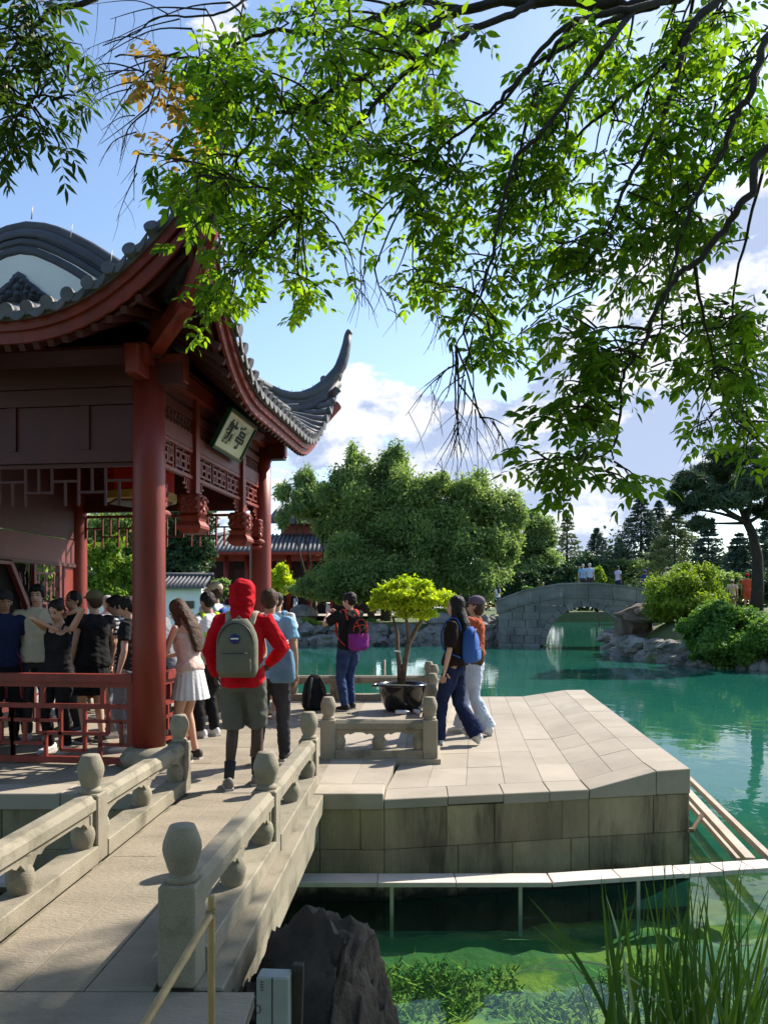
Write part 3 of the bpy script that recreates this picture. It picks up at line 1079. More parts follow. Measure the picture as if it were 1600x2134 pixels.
# gables: white wall, rolled verge bands, carved ornament
def gable(y, sgn):
    ds = np.linspace(-1.95, 1.95, 41)
    poly = [(CX + d, mainz(d) - .10) for d in ds]
    bot = 4.30
    V = [(x, y, max(z, bot + .01)) for x, z in poly] + [(x, y, bot) for x, z in poly]
    n = len(poly)
    Fc = [(i, i + 1, n + i + 1, n + i) for i in range(n - 1)]
    link('gable_wall', mesh('gable_wall', V, Fc, plaster), pv)
    dd = np.linspace(-1.75, 1.75, 43)
    for (off, r, yo) in ((.145, .062, -.13), (.055, .068, -.10), (-.045, .066, -.065), (-.135, .055, -.035)):
        pts = []
        for d in dd:
            sl = (mainz(d + .05) - mainz(d - .05)) / .1
            nrm = Vector((-sl, 0, 1)).normalized()
            pts.append(Vector((CX + d, y + sgn * -yo * -1, mainz(d))) + nrm * off)
        tube('verge_band', pv, pts, [r] * len(pts), ridgegrey, 10)
    for k in range(8):
        d = -1.4 + 2.8 * k / 7
        tube('bird_spike', pv, [(CX + d, y + sgn * .13, mainz(d) + .12), (CX + d + .015, y + sgn * .13, mainz(d) + .25)], [.008, .002], mat('pale_spike', (.7, .6, .45)), 5)
    # cloud-shaped carving
    parts = []
    oz = 4.56
    for (x, z, r) in ((0, .14, .055), (-.05, .10, .05), (.05, .10, .05), (0, .05, .07), (-.11, .05, .045), (.11, .05, .045), (-.17, .0, .045), (.17, .0, .045),
                      (-.09, -.01, .045), (.09, -.01, .045), (-.235, -.03, .035), (.235, -.03, .035), (0, -.02, .06), (-.15, -.045, .04), (.15, -.045, .04)):
        for q in range(2):
            rr = r * (1 - .45 * q)
            V, Fc = tube_geo([(x + CX, y + sgn * .0, z + oz), (x + CX, y + sgn * (.045 + .018 * q), z + oz)], [rr, rr * .8], 10)
            parts.append((V, Fc))
    sil = [(-.29, -.085), (-.28, -.02), (-.235, .005), (-.19, .05), (-.13, .095), (-.08, .115), (-.06, .17), (0, .205), (.06, .17), (.08, .115), (.13, .095), (.19, .05), (.235, .005), (.28, -.02), (.29, -.085)]
    V = [(CX + a, y + sgn * .002, oz + b) for a, b in sil] + [(CX + a, y + sgn * .032, oz + b) for a, b in sil]
    ns_ = len(sil)
    Fc = [tuple(range(ns_)), tuple(range(2 * ns_ - 1, ns_ - 1, -1))] + [(i, ns_ + i, ns_ + (i + 1) % ns_, (i + 1) % ns_) for i in range(ns_)]
    parts.append((V, Fc))
    link('gable_carving', mesh('gable_carving', *join_geo(parts), ridgegrey, True), pv)
gable(YG0, -1)
gable(YG1, 1)

# beams and friezes -------------------------------------------------------------
def beam(a, b, w, h, m=darkred, name='beam'):
    return bar(name, pv, a, b, w, h, m)
for y in (0, PD):
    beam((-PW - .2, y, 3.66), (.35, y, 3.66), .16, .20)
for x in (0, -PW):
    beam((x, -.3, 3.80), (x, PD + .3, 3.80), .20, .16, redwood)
# blocks carrying the eaves at the columns
for x, sx in ((0, 1), (-PW, -1)):
    for y, sy in ((0, -1), (PD, 1)):
        box('bracket_block', pv, (x + sx * .22, y, 3.72), (.30, .12, .26), redwood, None, .006)
        box('bracket_block', pv, (x, y + sy * .22, 3.72), (.12, .30, .26), redwood, None, .006)
        beam((x, y, 3.86), (x + sx * .62, y + sy * .62, 4.10), .13, .15, redwood, 'corner_beam')
        box('bracket_block', pv, (x, y, 3.86), (.34, .34, .12), darkred, (0, 0, rad(45)), .006)

# solid panelling over the front and back openings
def front_frieze(y, sgn):
    for z0, z1, dep in ((3.40, 3.56, .10), (2.86, 2.98, .10), (2.98, 3.40, .05)):
        box('frieze_panel', pv, (CX, y, (z0 + z1) / 2), (PW - .28, dep, z1 - z0 - .004), darkred)
    for x in (-.62, -1.36, -2.1):
        box('frieze_stile', pv, (x, y, 3.19), (.09, .09, .416), darkred)
front_frieze(0, -1)
front_frieze(PD, 1)

LB = .020
def fret(parent, x_of, segs, w=LB, m=redwood, d=.026):
    for (a, b) in segs:
        bar('lattice_bar', parent, x_of(*a), x_of(*b), w, d, m)
def fret_pattern(n, w, h, seed=0):
    """interlocking key pattern: segments in a w x h field"""
    rnd = random.Random(seed)
    S = []
    cw = w / n
    for i in range(n):
        x0 = i * cw
        a = h * (.34 if i % 2 else .62)
        S.append(((x0, 0 if i % 3 else h * .3), (x0, h)))
        S.append(((x0, a), (x0 + cw, a)))
        S.append(((x0 + cw * .5, a), (x0 + cw * .5, h if i % 2 else 0)))
    return S
def frieze_lattice(name, p0, p1, z0, z1, n, m, seed, hang=True):
    p0, p1 = Vector(p0), Vector(p1)
    L = (p1 - p0).length
    d = (p1 - p0).normalized()
    fr_ = bar(name, pv, p0 + Vector((0, 0, z1)), p1 + Vector((0, 0, z1)), .035, .035, m)
    def f(a, b): return p0 + d * a + Vector((0, 0, z0 + b))
    S = fret_pattern(n, L, z1 - z0, seed)
    for (a, b) in S:
        o_ = bar('lattice_bar', None, f(*a), f(*b), LB, .022, m)
        o_.parent = fr_
        o_.matrix_parent_inverse = (Matrix.LocRotScale(fr_.location, fr_.rotation_euler, fr_.scale)).inverted()
    return fr_
frieze_lattice('front_lattice', (-PW + .16, 0, 0), (-.16, 0, 0), 2.46, 2.84, 9, darkred, 1)
frieze_lattice('rear_lattice', (-PW + .16, PD, 0), (-.16, PD, 0), 2.36, 2.80, 10, redwood, 2)

# right side: posts, planks, fretwork and hanging carved pendants
ZS = [(3.79, 3.64, 'plank'), (3.585, 3.50, 'plank'), (3.35, 3.19, 'plank')]
PY = [.0, 1.10, 2.72, PD]
def pendant(x, y):
    bar('hanging_post', pv, (x, y, 2.62), (x, y, 3.76), .115, .115, redwood)
    for z, r in ((2.665, .125), (2.60, .13), (2.535, .125)):
        pass
    blk = box('carved_block', pv, (x, y, 2.60), (.235, .235, .22), redwood, None, .02)
    # carved petals on the block
    for k in range(4):
        a = k * math.pi / 2
        for j in (-1, 0, 1):
            for zz in (-.055, .03):
                cx_, cy_ = math.cos(a) * .118 - math.sin(a) * j * .07, math.sin(a) * .118 + math.cos(a) * j * .07
                o_ = rocky('carved_petal', blk, (cx_, cy_, zz + (.02 if j else 0)), (.03, .03, .036), redwood, k * 3 + j, 1, .3)
    V, Fc = [], []
    prof = [(.10, 0), (.165, .055), (.165, .085), (.125, .135), (.135, .17), (.16, .19), (.10, .205)]
    for r, z in prof:
        for q in range(4):
            a = math.pi / 4 + q * math.pi / 2
            V.append((x + r * 1.35 * math.cos(a) * .86, y + r * 1.35 * math.sin(a) * .86, 2.285 + z))
    for i in range(len(prof) - 1):
        for q in range(4):
            Fc.append((i * 4 + q, i * 4 + (q + 1) % 4, i * 4 + 4 + (q + 1) % 4, i * 4 + 4 + q))
    Fc += [(3, 2, 1, 0), tuple(len(V) - 4 + q for q in range(4))]
    link('pendant_drop', mesh('pendant_drop', V, Fc, redwood), pv)
def side_frieze(x):
    for y0, y1 in zip(PY[:-1], PY[1:]):
        a, b = y0 + (.13 if y0 == 0 else .062), y1 - (.13 if y1 == PD else .062)
        L = b - a
        cy = (a + b) / 2
        for z1, z0, _n in ZS:
            box('frieze_plank', pv, (x, cy, (z0 + z1) / 2), (.045, L, z1 - z0), plankred)
        box('frieze_backing', pv, (x - .03, cy, 3.50), (.02, L, .32), darkred)
        # carved strip
        k_ = max(3, int(L / .085))
        for k in range(k_):
            yy = a + L * (k + .5) / k_
            for q, (dz_, r) in enumerate(((.03, .028), (-.03, .028))):
                pts = [(x, yy + r * math.cos(t + q * math.pi) , 3.425 + dz_ + r * math.sin(t + q * math.pi)) for t in np.linspace(0, 4.7, 8)]
                tube('carved_scroll', pv, pts, .009, plankred, 5)
        # open lattice band in a frame
        for zz in (3.165, 2.885):
            bar('lattice_rail', pv, (x, a, zz), (x, b, zz), .05, .036, redwood)
        z0, z1 = 2.90, 3.15
        nn = max(1, round(L / .5))
        for k in range(nn):
            ya, yb = a + L * k / nn, a + L * (k + 1) / nn
            w_ = yb - ya
            for (s0, t0, s1, t1) in ((.08, 0, .08, 1), (.92, 0, .92, 1), (.08, .2, .92, .2), (.08, .8, .92, .8), (.3, .2, .3, .8), (.7, .2, .7, .8), (.38, .2, .38, .8), (.62, .2, .62, .8),
                                     (.38, .5, .62, .5), (.08, .5, .3, .5), (.7, .5, .92, .5), (.5, .8, .5, 1), (.5, 0, .5, .2), (.19, .2, .19, .5), (.81, .5, .81, .8)):
                bar('lattice_bar', pv, (x, ya + w_ * s0, z0 + (z1 - z0) * t0), (x, ya + w_ * s1, z0 + (z1 - z0) * t1), .016, .022, redwood)
        # stepped fret brackets under the band
        for e, sg in ((a, 1), (b, -1)):
            for i, (dy, h) in enumerate(((0, .19), (.055, .15), (.11, .11), (.165, .07))):
                if dy > L * .42: continue
                bar('fret_bracket', pv, (x, e + sg * (dy + .02), 2.87), (x, e + sg * (dy + .02), 2.87 - h), .014, .02, redwood)
                bar('fret_bracket', pv, (x, e + sg * dy, 2.87 - h), (x, e + sg * (dy + .07), 2.87 - h), .014, .02, redwood)
        # plain rail below
    for y in PY[1:-1]:
        pendant(x, y)
    for y, sg in ((0, 1), (PD, -1)):
        # carved corbels against the columns
        cb = box('carved_block', pv, (x, y + sg * .20, 2.58), (.15, .13, .26), redwood, None, .02)
        for k in range(5):
            rocky('carved_petal', cb, (.07, -.04 + .04 * (k % 3), -.09 + .045 * k), (.025, .03, .035), redwood, k, 1, .3)
        box('pendant_drop', pv, (x, y + sg * .20, 2.40), (.20, .20, .07), redwood, None, .025)
        box('pendant_drop', pv, (x, y + sg * .20, 2.33), (.13, .13, .07), redwood, None, .025)
side_frieze(0)

# left side wall with an eight sided doorway and lattice
wx = -PW + .02
box('wall_panel', pv, (wx, PD / 2, 3.06), (.06, PD - .28, 1.18), darkred)
box('wall_panel', pv, (wx + .012, PD / 2, 2.28), (.05, PD - .28, .34), plankred)
bar('wall_rail', pv, (wx + .02, .14, 2.09), (wx + .02, PD - .14, 2.09), .07, .05, darkred)
box('wall_panel', pv, (wx, PD - .27, 1.05), (.05, .26, 2.05), redwood)
yc = 1.72
octv = [(yc + .66 * math.cos(rad(22.5 + 45 * k)) * 1.0, 1.15 + .98 * math.sin(rad(22.5 + 45 * k))) for k in range(8)]
for k in range(8):
    a, b = octv[k], octv[(k + 1) % 8]
    bar('door_frame', pv, (wx + .02, a[0], max(a[1], .02)), (wx + .02, b[0], max(b[1], .02)), .07, .06, plankred)
for k, yy in enumerate((2.48, 3.08)):
    bar('wall_stile', pv, (wx + .02, yy, 0), (wx + .02, yy, 2.07), .07, .05, plankred)
void_sheet = box('dark_sheet', pv, (wx - .05, 1.29, 1.03), (.02, 2.36, 2.06), mat('dark_void', (.008, .006, .006), rough=1))  # black sheet painting the darkness beyond doorway and lattice
rnd = random.Random(4)
for k in range(190):                             # broken-ice bars around the doorway
    y0 = rnd.uniform(.8, 2.42); z0 = rnd.uniform(.3, 2.02)
    if ((y0 - yc) / .68) ** 2 + ((z0 - 1.15) / .98) ** 2 < 1: continue
    a = rnd.uniform(0, math.pi); l = rnd.uniform(.08, .16)
    bar('lattice_bar', pv, (wx + .01, y0, z0), (wx + .01, min(2.46, y0 + l * math.cos(a)), min(2.06, z0 + l * math.sin(a))), .02, .02, darkred)
for k in range(5):
    z = .35 + .40 * k
    for j in range(3):
        y = 2.52 + .18 * j
        fret(pv, lambda a, b, y=y, z=z: (wx + .01, y + a, z + b), [((0, 0), (.18, 0)), ((0.02, 0), (.02, .28)), ((.1, .1), (.1, .4)), ((.02, .28), (.1, .28)), ((.1, .2), (.18, .2))], .018, plankred)

# ceiling, lantern
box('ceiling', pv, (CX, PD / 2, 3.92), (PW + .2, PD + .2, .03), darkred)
lred = mat('lantern_silk', (.75, .03, .025), (.62, .022, .02), scale=5, rough=.6, trans=.4)
gold = mat('gold_trim', (.42, .27, .07), (.30, .17, .05), scale=20, rough=.45, bump=.4, bscale=60)
lan = empty('palace_lantern', (0, 0, 0), 0, 'large red hexagonal lantern with gold fringe hanging inside the pavilion', 'lantern')
lw = pv_world = Matrix.LocRotScale(PO, Euler((0, 0, PRZ)), None) @ Vector((CX + .42, PD * .52, 2.55))
lan.location = lw
lathe('shade', lan, [(.36, .28), (.40, .30), (.40, .72), (.36, .74)], lred, 6, smooth=False)
lathe('trim', lan, [(.37, .20), (.415, .21), (.415, .30), (.37, .305)], gold, 24, smooth=False)
lathe('trim', lan, [(.37, .725), (.42, .735), (.42, .775), (.30, .80)], gold, 6, smooth=False)
tube('chain', lan, [(0, 0, .78), (0, 0, 1.36)], .008, gold, 6)
tube('tassel', lan, [(0, 0, .24), (0, 0, .10), (0, 0, -.12)], [.03, .06, .045], gold, 10)
lathe('base_plate', lan, [(.30, .17), (.38, .18), (.38, .20), (.30, .205)], darkred, 6, smooth=False)

# latticed balustrade across the front, and a stub on the right side
def balustrade(p0, p1, n, name):
    p0, p1 = Vector(p0), Vector(p1)
    L = (p1 - p0).length; d = (p1 - p0).normalized()
    rail = bar(name, pv, p0 + Vector((0, 0, .83)), p1 + Vector((0, 0, .83)), .10, .075, redwood)
    inv = Matrix.LocRotScale(rail.location, rail.rotation_euler, rail.scale).inverted()
    def B(a, b, w=.032, dd=.032):
        o_ = bar('lattice_bar', None, p0 + d * a[0] + Vector((0, 0, a[1])), p0 + d * b[0] + Vector((0, 0, b[1])), w, dd, redwood)
        o_.parent = rail; o_.matrix_parent_inverse = inv
    B((0, .56), (L, .56), .04, .045); B((0, .05), (L, .05), .05, .06); B((0, .765), (L, .765), .04, .05)
    for e in (.03, L - .03): B((e, .03), (e, .80), .055, .05)
    cw = L / n
    for i in range(n):
        x0 = i * cw; f = -1 if i % 2 else 1
        for (ax, ay, bx_, by) in ((0, .20, .55, .20), (.55, .05, .55, .30), (.2, .20, .2, .42), (.2, .42, .8, .42), (.8, .30, .8, .56), (.42, .30, 1, .30), (.42, .30, .42, .42), (0, .42, .2, .42), (.8, .14, .8, .30), (.8, .14, 1, .14), (0, .05, 0, .56), (.42, .42, .42, .56)):
            if f < 0: ax, bx_ = 1 - ax, 1 - bx_
            B((x0 + ax * cw, ay), (x0 + bx_ * cw, by))
        B((x0 + .5 * cw, .56), (x0 + .5 * cw, .77), .04, .04)
    return rail
balustrade((-PW + .16, 0, 0), (-.15, 0, 0), 4, 'front_balustrade')
balustrade((0.0, .15, 0), (0.0, .78, 0), 1, 'side_balustrade')
box('balustrade_post', pv, (0, .80, .44), (.09, .09, .88), redwood, None, .006)
balustrade((-PW + .16, PD, 0), (-.15, PD, 0), 4, 'rear_balustrade')

# name board leaning out under the eave
sb = empty('name_board', (0, 0, 0), 0, 'white name board with green frame and two black characters under the eave', 'sign')
M_pv = Matrix.LocRotScale(PO, Euler((0, 0, PRZ)), None)
cen = M_pv @ Vector((.19, 1.90, 3.52))
# local frame: x along the wall, y up the board, z out of its face
lean = rad(28)
ux = (M_pv.to_3x3() @ Vector((0, 1, 0))).normalized()
uy = (M_pv.to_3x3() @ Vector((math.sin(lean), 0, math.cos(lean)))).normalized()
uz = ux.cross(uy)
sb.matrix_world = Matrix.Translation(cen) @ Matrix((ux, uy, uz)).transposed().to_4x4()
green = mat('green_frame', (.03, .10, .06), (.02, .07, .045), scale=6, rough=.5)
board_w = mat('name_board_white', (.90, .91, .84), (.85, .86, .78), scale=3, rough=.5)
ink = mat('black_ink', (.012, .012, .012), rough=.6)
box('panel', sb, (0, 0, 0), (.92, .44, .02), board_w)
box('frame', sb, (0, .235, .01), (.97, .026, .05), green); box('frame', sb, (0, -.235, .01), (.97, .026, .05), green)
box('frame', sb, (-.478, 0, .01), (.026, .444, .05), green); box('frame', sb, (.478, 0, .01), (.026, .444, .05), green)
box('edge_fillet', sb, (0, -.212, .02), (.92, .012, .03), gold); box('edge_fillet', sb, (0, .212, .02), (.92, .012, .03), gold)
def text_mesh(txt, size, m, ext=.002):
    cu = bpy.data.curves.new('text', 'FONT')
    cu.body = txt
    cu.size = size
    cu.extrude = ext
    cu.offset = size * .022
    cu.align_x = 'CENTER'
    cu.align_y = 'CENTER'
    o_ = bpy.data.objects.new('text', cu)
    COL.objects.link(o_)
    dg = bpy.context.evaluated_depsgraph_get()
    me = bpy.data.meshes.new_from_object(o_.evaluated_get(dg))
    bpy.data.objects.remove(o_)
    bpy.data.curves.remove(cu)
    me.materials.clear()
    me.materials.append(m)
    return me
link('character', text_mesh('舫', .30, ink), sb, (-.17, -.01, .014))
link('character', text_mesh('亭', .30, ink), sb, (.19, -.01, .014))
# ------------------------------------------------------------------ terrain round the pond
POND = [(-15, -9), (17, -9), (18, 24), (14.6, 28), (12.7, 31.2), (11.6, 34.5), (13.2, 44.0), (16.5, 47), (21, 62), (44, 122), (26, 128), (8.5, 62), (7.6, 50.5), (5.0, 49.0), (1, 48.6), (-4, 49.5), (-8, 51), (-15, 46)]
def seg_d(px, py, a, b):
    ax, ay = a; bx_, by = b
    dx, dy = bx_ - ax, by - ay
    t = max(0, min(1, ((px - ax) * dx + (py - ay) * dy) / (dx * dx + dy * dy)))
    return math.hypot(px - ax - t * dx, py - ay - t * dy)
def inside(px, py, P):
    c = False
    j = len(P) - 1
    for i in range(len(P)):
        if (P[i][1] > py) != (P[j][1] > py) and px < (P[j][0] - P[i][0]) * (py - P[i][1]) / (P[j][1] - P[i][1]) + P[i][0]:
            c = not c
        j = i
    return c
def terr(x, y):
    d = min(seg_d(x, y, POND[i], POND[(i + 1) % len(POND)]) for i in range(len(POND)))
    if inside(x, y, POND):
        return max(-2.6, -1.0 - d * .7)
    z = -1.0 + 1.35 * (1 - math.exp(-d / .9)) + .35 * (1 - math.exp(-d / 9))
    m = math.exp(-((x - 16.5) ** 2 / 30 + (y - 35) ** 2 / 40))       # mound under the pine
    z += 1.0 * m * min(1, d / 2.5)
    return z + .06 * mnoise.noise(Vector((x * .5, y * .5, 0)))
grassm = mat('lawn', (.055, .095, .022), (.085, .12, .035), scale=1.4, rough=1, bump=.5, bscale=14,
             stain=((.11, .09, .055), .6, .52, .7, (1, 1, 1)))
xs = np.concatenate([-np.geomspace(400, 24, 14), np.linspace(-22, 26, 97), np.linspace(27, 50, 18), np.geomspace(54, 400, 11)])
ys = np.concatenate([np.linspace(-40, 16, 12), np.linspace(18, 80, 100), np.linspace(82, 134, 27), np.geomspace(140, 900, 12)])
V = [(x, y, terr(x, y)) for y in ys for x in xs]
nx_ = len(xs)
Fc = [(j * nx_ + i, j * nx_ + i + 1, (j + 1) * nx_ + i + 1, (j + 1) * nx_ + i) for j in range(len(ys) - 1) for i in range(nx_ - 1)]
tag(link('ground', mesh('ground', V, Fc, grassm, True)), kind='structure')

# ------------------------------------------------------------------ foliage tools
def leaf_mat(name, c1, c2, trans=.35, tcol=(1.5, 1.6, .7), rough=.6):
    return mat(name, c1, c2, scale=.8, rough=rough, bump=0, attr=True, ramp=(.12, .75), trans=trans, tcol=tcol, spec=.3)
def leafcloud(lobes, n, size, elong=1.6, gate=.0, gscale=.9, seed=0, outer=.35, droop=.0, nrm=.55, sub=0):
    """leaf quads scattered through ellipsoid lobes with gaps; lobes: (centre, radii)"""
    rng = np.random.default_rng(seed)
    if sub:
        L2 = []
        for c, r in lobes:
            for _ in range(sub):
                d_ = rng.normal(size=3); d_ /= np.linalg.norm(d_)
                f = rng.uniform(.28, .52)
                L2.append((tuple(np.array(c) + d_ * np.array(r) * rng.uniform(.45, .95)), (r[0] * f, r[1] * f, r[2] * f * rng.uniform(.8, 1.5))))
        lobes = L2
    vol = np.array([r[0] * r[1] * r[2] for _, r in lobes]) ** .72
    pick = rng.choice(len(lobes), n, p=vol / vol.sum())
    C = np.array([c for c, _ in lobes], float)[pick]
    R = np.array([r for _, r in lobes], float)[pick]
    d = rng.normal(size=(n, 3)); d /= np.linalg.norm(d, axis=1)[:, None]
    rr = rng.uniform(outer, 1.0, n) ** .6
    rr *= 1 + .28 * rng.normal(size=n)
    P = C + d * R * rr[:, None]
    g = np.array([mnoise.noise(Vector((p[0] * gscale + seed, p[1] * gscale, p[2] * gscale * 1.3))) for p in P])
    g2 = np.array([mnoise.noise(Vector((p[0] * gscale * 2.7, p[1] * gscale * 2.7 + seed, p[2] * gscale * 2.7))) for p in P])
    keep = (g + .45 * g2) > gate - .25 * rng.random(n)
    P, d, g = P[keep], d[keep], g[keep]
    n = len(P)
    nn = d * nrm + rng.normal(size=(n, 3)) * .6 + np.array([0, 0, .25])
    nn /= np.linalg.norm(nn, axis=1)[:, None]
    ax = np.cross(nn, rng.normal(size=(n, 3)))
    ax[:, 2] -= droop
    ax /= np.linalg.norm(ax, axis=1)[:, None] + 1e-9
    bx_ = np.cross(nn, ax)
    s = size * rng.uniform(.6, 1.3, n)
    a = ax * (s * elong * .5)[:, None]
    b = bx_ * (s * .5)[:, None]
    Q = np.stack([P - a, P + b * .9 - a * .1, P + a, P - b * .9 - a * .1], axis=1)
    tone = np.clip(.5 + .55 * g + .18 * rng.normal(size=n), 0, 1)
    return Q, tone
bark = mat('bark', (.075, .055, .04), (.04, .03, .022), scale=6, rough=.95, bump=.8, bscale=18, stretch=(1, 1, .3))
barkd = mat('dark_bark', (.045, .034, .026), (.022, .017, .013), scale=6, rough=.95, bump=.8, bscale=22, stretch=(1, 1, .4))
def limb(p, q, r0, r1, bend=.12, n=5, seed=0):
    p, q = Vector(p), Vector(q)
    rnd = random.Random(seed)
    L = (q - p).length
    pts = []
    o1 = Vector((rnd.uniform(-1, 1), rnd.uniform(-1, 1), rnd.uniform(-.3, .6))) * L * bend
    for i in range(n + 1):
        t = i / n
        pts.append(p.lerp(q, t) + o1 * math.sin(math.pi * t))
    return tube_geo(pts, [r0 + (r1 - r0) * i / n for i in range(n + 1)], 7)
def tree(name, label, base, lobes, m, n, size, trunk_r, cat='tree', group=None, bm_=bark, gate=.0, gscale=.9, seed=1, elong=1.6, droop=0.0, outer=.35, stems=1, nrm=.3, limbs=True, sub=9):
    """lobes in offsets from the base"""
    root = empty(name, base, 0, label, cat, group)
    parts = []
    if limbs:
        cz = min(c[2] for c, r in lobes)
        top = max(lobes, key=lambda l: l[0][2])[0]
        rnd = random.Random(seed)
        for s in range(stems):
            off = Vector((rnd.uniform(-1, 1), rnd.uniform(-1, 1), 0)) * trunk_r * (2.5 if stems > 1 else 0)
            fork = Vector((top[0] * .25, top[1] * .25, max(.4, cz * .75))) + off * 2
            parts.append(limb(off + Vector((0, 0, -.3)), fork, trunk_r, trunk_r * .75, .06, 5, seed + s))
            for k, (c, r) in enumerate(lobes):
                if stems > 1 and k % stems != s: continue
                parts.append(limb(fork, Vector(c) + Vector((0, 0, r[2] * .3)), trunk_r * .5, trunk_r * .1, .14, 6, seed + 10 + k))
        link('trunk', mesh('trunk', *join_geo(parts), bm_, True), root)
    Q, tone = leafcloud(lobes, n, size, elong, gate, gscale, seed, outer, droop, nrm, sub)
    link('crown', quads_mesh('crown', Q, m, tone), root)['kind'] = 'stuff'
    return root
def at(x, y, Y, gz=None):
    p = PX(x, y, Y)
    return p
gm_mid = leaf_mat('leaf_mid', (.115, .185, .065), (.28, .36, .125), trans=.5, tcol=(1.3, 1.4, .8))
gm_willow = leaf_mat('leaf_willow', (.11, .175, .07), (.24, .33, .12), trans=.45, tcol=(1.3, 1.4, .8))
gm_dark = leaf_mat('leaf_dark', (.022, .055, .026), (.06, .11, .045), trans=.2)
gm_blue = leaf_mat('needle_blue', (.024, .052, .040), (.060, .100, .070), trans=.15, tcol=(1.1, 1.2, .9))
gm_pine = leaf_mat('needle_pine', (.035, .062, .034), (.085, .125, .065), trans=.2, tcol=(1.1, 1.2, .9))
gm_olive = leaf_mat('needle_olive', (.055, .08, .035), (.13, .16, .07), trans=.2)
gm_bright = leaf_mat('leaf_bright', (.09, .17, .02), (.26, .34, .035), trans=.4)
gm_yel = leaf_mat('leaf_yellow', (.32, .45, .02), (.60, .66, .05), trans=.5, tcol=(1.3, 1.35, .5))
gm_shrub = leaf_mat('leaf_shrub', (.055, .14, .025), (.16, .28, .05), trans=.35)

def px_lobes(base, L, Y):
    """lobes given in photo pixels (x, y, rx, ry, depth offset) at depth Y"""
    k = Y / F
    b = Vector(base)
    out_ = []
    for (x, y, rx, ry, dy) in L:
        kk = (Y + dy) / F
        p = PX(x, y, Y + dy) - b
        out_.append(((p.x, p.y, p.z), (rx * kk, max(rx, ry) * kk * .85, ry * kk)))
    return out_
def ground_at(x, Y):
    X = (x - 800) / F * Y
    return Vector((X, Y, terr(X, Y)))

# the broad trees over the far shore
b_ = ground_at(660, 57)
tree('willow_tree', 'pale green willowy tree left of the broad trees, beside the far hall', b_, px_lobes(b_, [(625, 1020, 40, 45, 0), (648, 1055, 58, 42, 0), (735, 1150, 50, 55, 1), (610, 1065, 30, 38, -1), (722, 1105, 52, 55, 0), (650, 1222, 60, 24, -1)], 57), gm_willow, 52000, .14, .22, seed=11, elong=2.4, droop=.8, gate=-.35, gscale=.7)
b_ = ground_at(800, 55)
tree('broadleaf_tree', 'broad dark green tree with two pointed tops in the middle of the far shore', b_, px_lobes(b_, [(735, 1005, 34, 60, 0), (820, 990, 36, 58, 0), (708, 1035, 50, 45, 0), (780, 1020, 52, 48, 1), (868, 1035, 52, 42, 0), (735, 965, 18, 32, 0), (815, 958, 16, 28, 0), (770, 1060, 80, 60, 0), (850, 1070, 85, 65, -1), (765, 1115, 80, 62, 0), (800, 1140, 100, 70, -2), (715, 1208, 62, 36, -1), (760, 1215, 90, 50, -2), (860, 1190, 80, 55, -2)], 55), gm_mid, 105000, .145, .28, stems=3, seed=12, elong=2.2, droop=.35, gate=-.38, gscale=.6)
b_ = ground_at(950, 54)
tree('broadleaf_tree', 'leafy green tree right of the broad trees behind the rocks by the arched bridge', b_, px_lobes(b_, [(930, 1030, 42, 38, 0), (1000, 1030, 45, 45, 0), (965, 1045, 60, 40, 0), (895, 1065, 60, 50, 0), (1058, 1075, 40, 45, 0), (960, 1085, 85, 60, 0), (1030, 1100, 55, 60, 0), (900, 1130, 75, 60, -1), (990, 1150, 80, 55, -2), (1050, 1150, 40, 50, -1), (920, 1200, 70, 45, -2), (1000, 1210, 55, 38, -3)], 54), gm_mid, 85000, .14, .24, stems=2, seed=13, elong=2.1, droop=.3, gate=-.36, gscale=.65)
b_ = ground_at(1110, 64)
tree('broadleaf_tree', 'rounded light green tree behind the left end of the arched bridge', b_, px_lobes(b_, [(1105, 1115, 60, 52, 0), (1130, 1150, 45, 50, 0), (1070, 1160, 50, 50, 0), (1110, 1190, 60, 38, -1)], 64), gm_willow, 34000, .17, .2, seed=14, gate=-.05, gscale=.6)
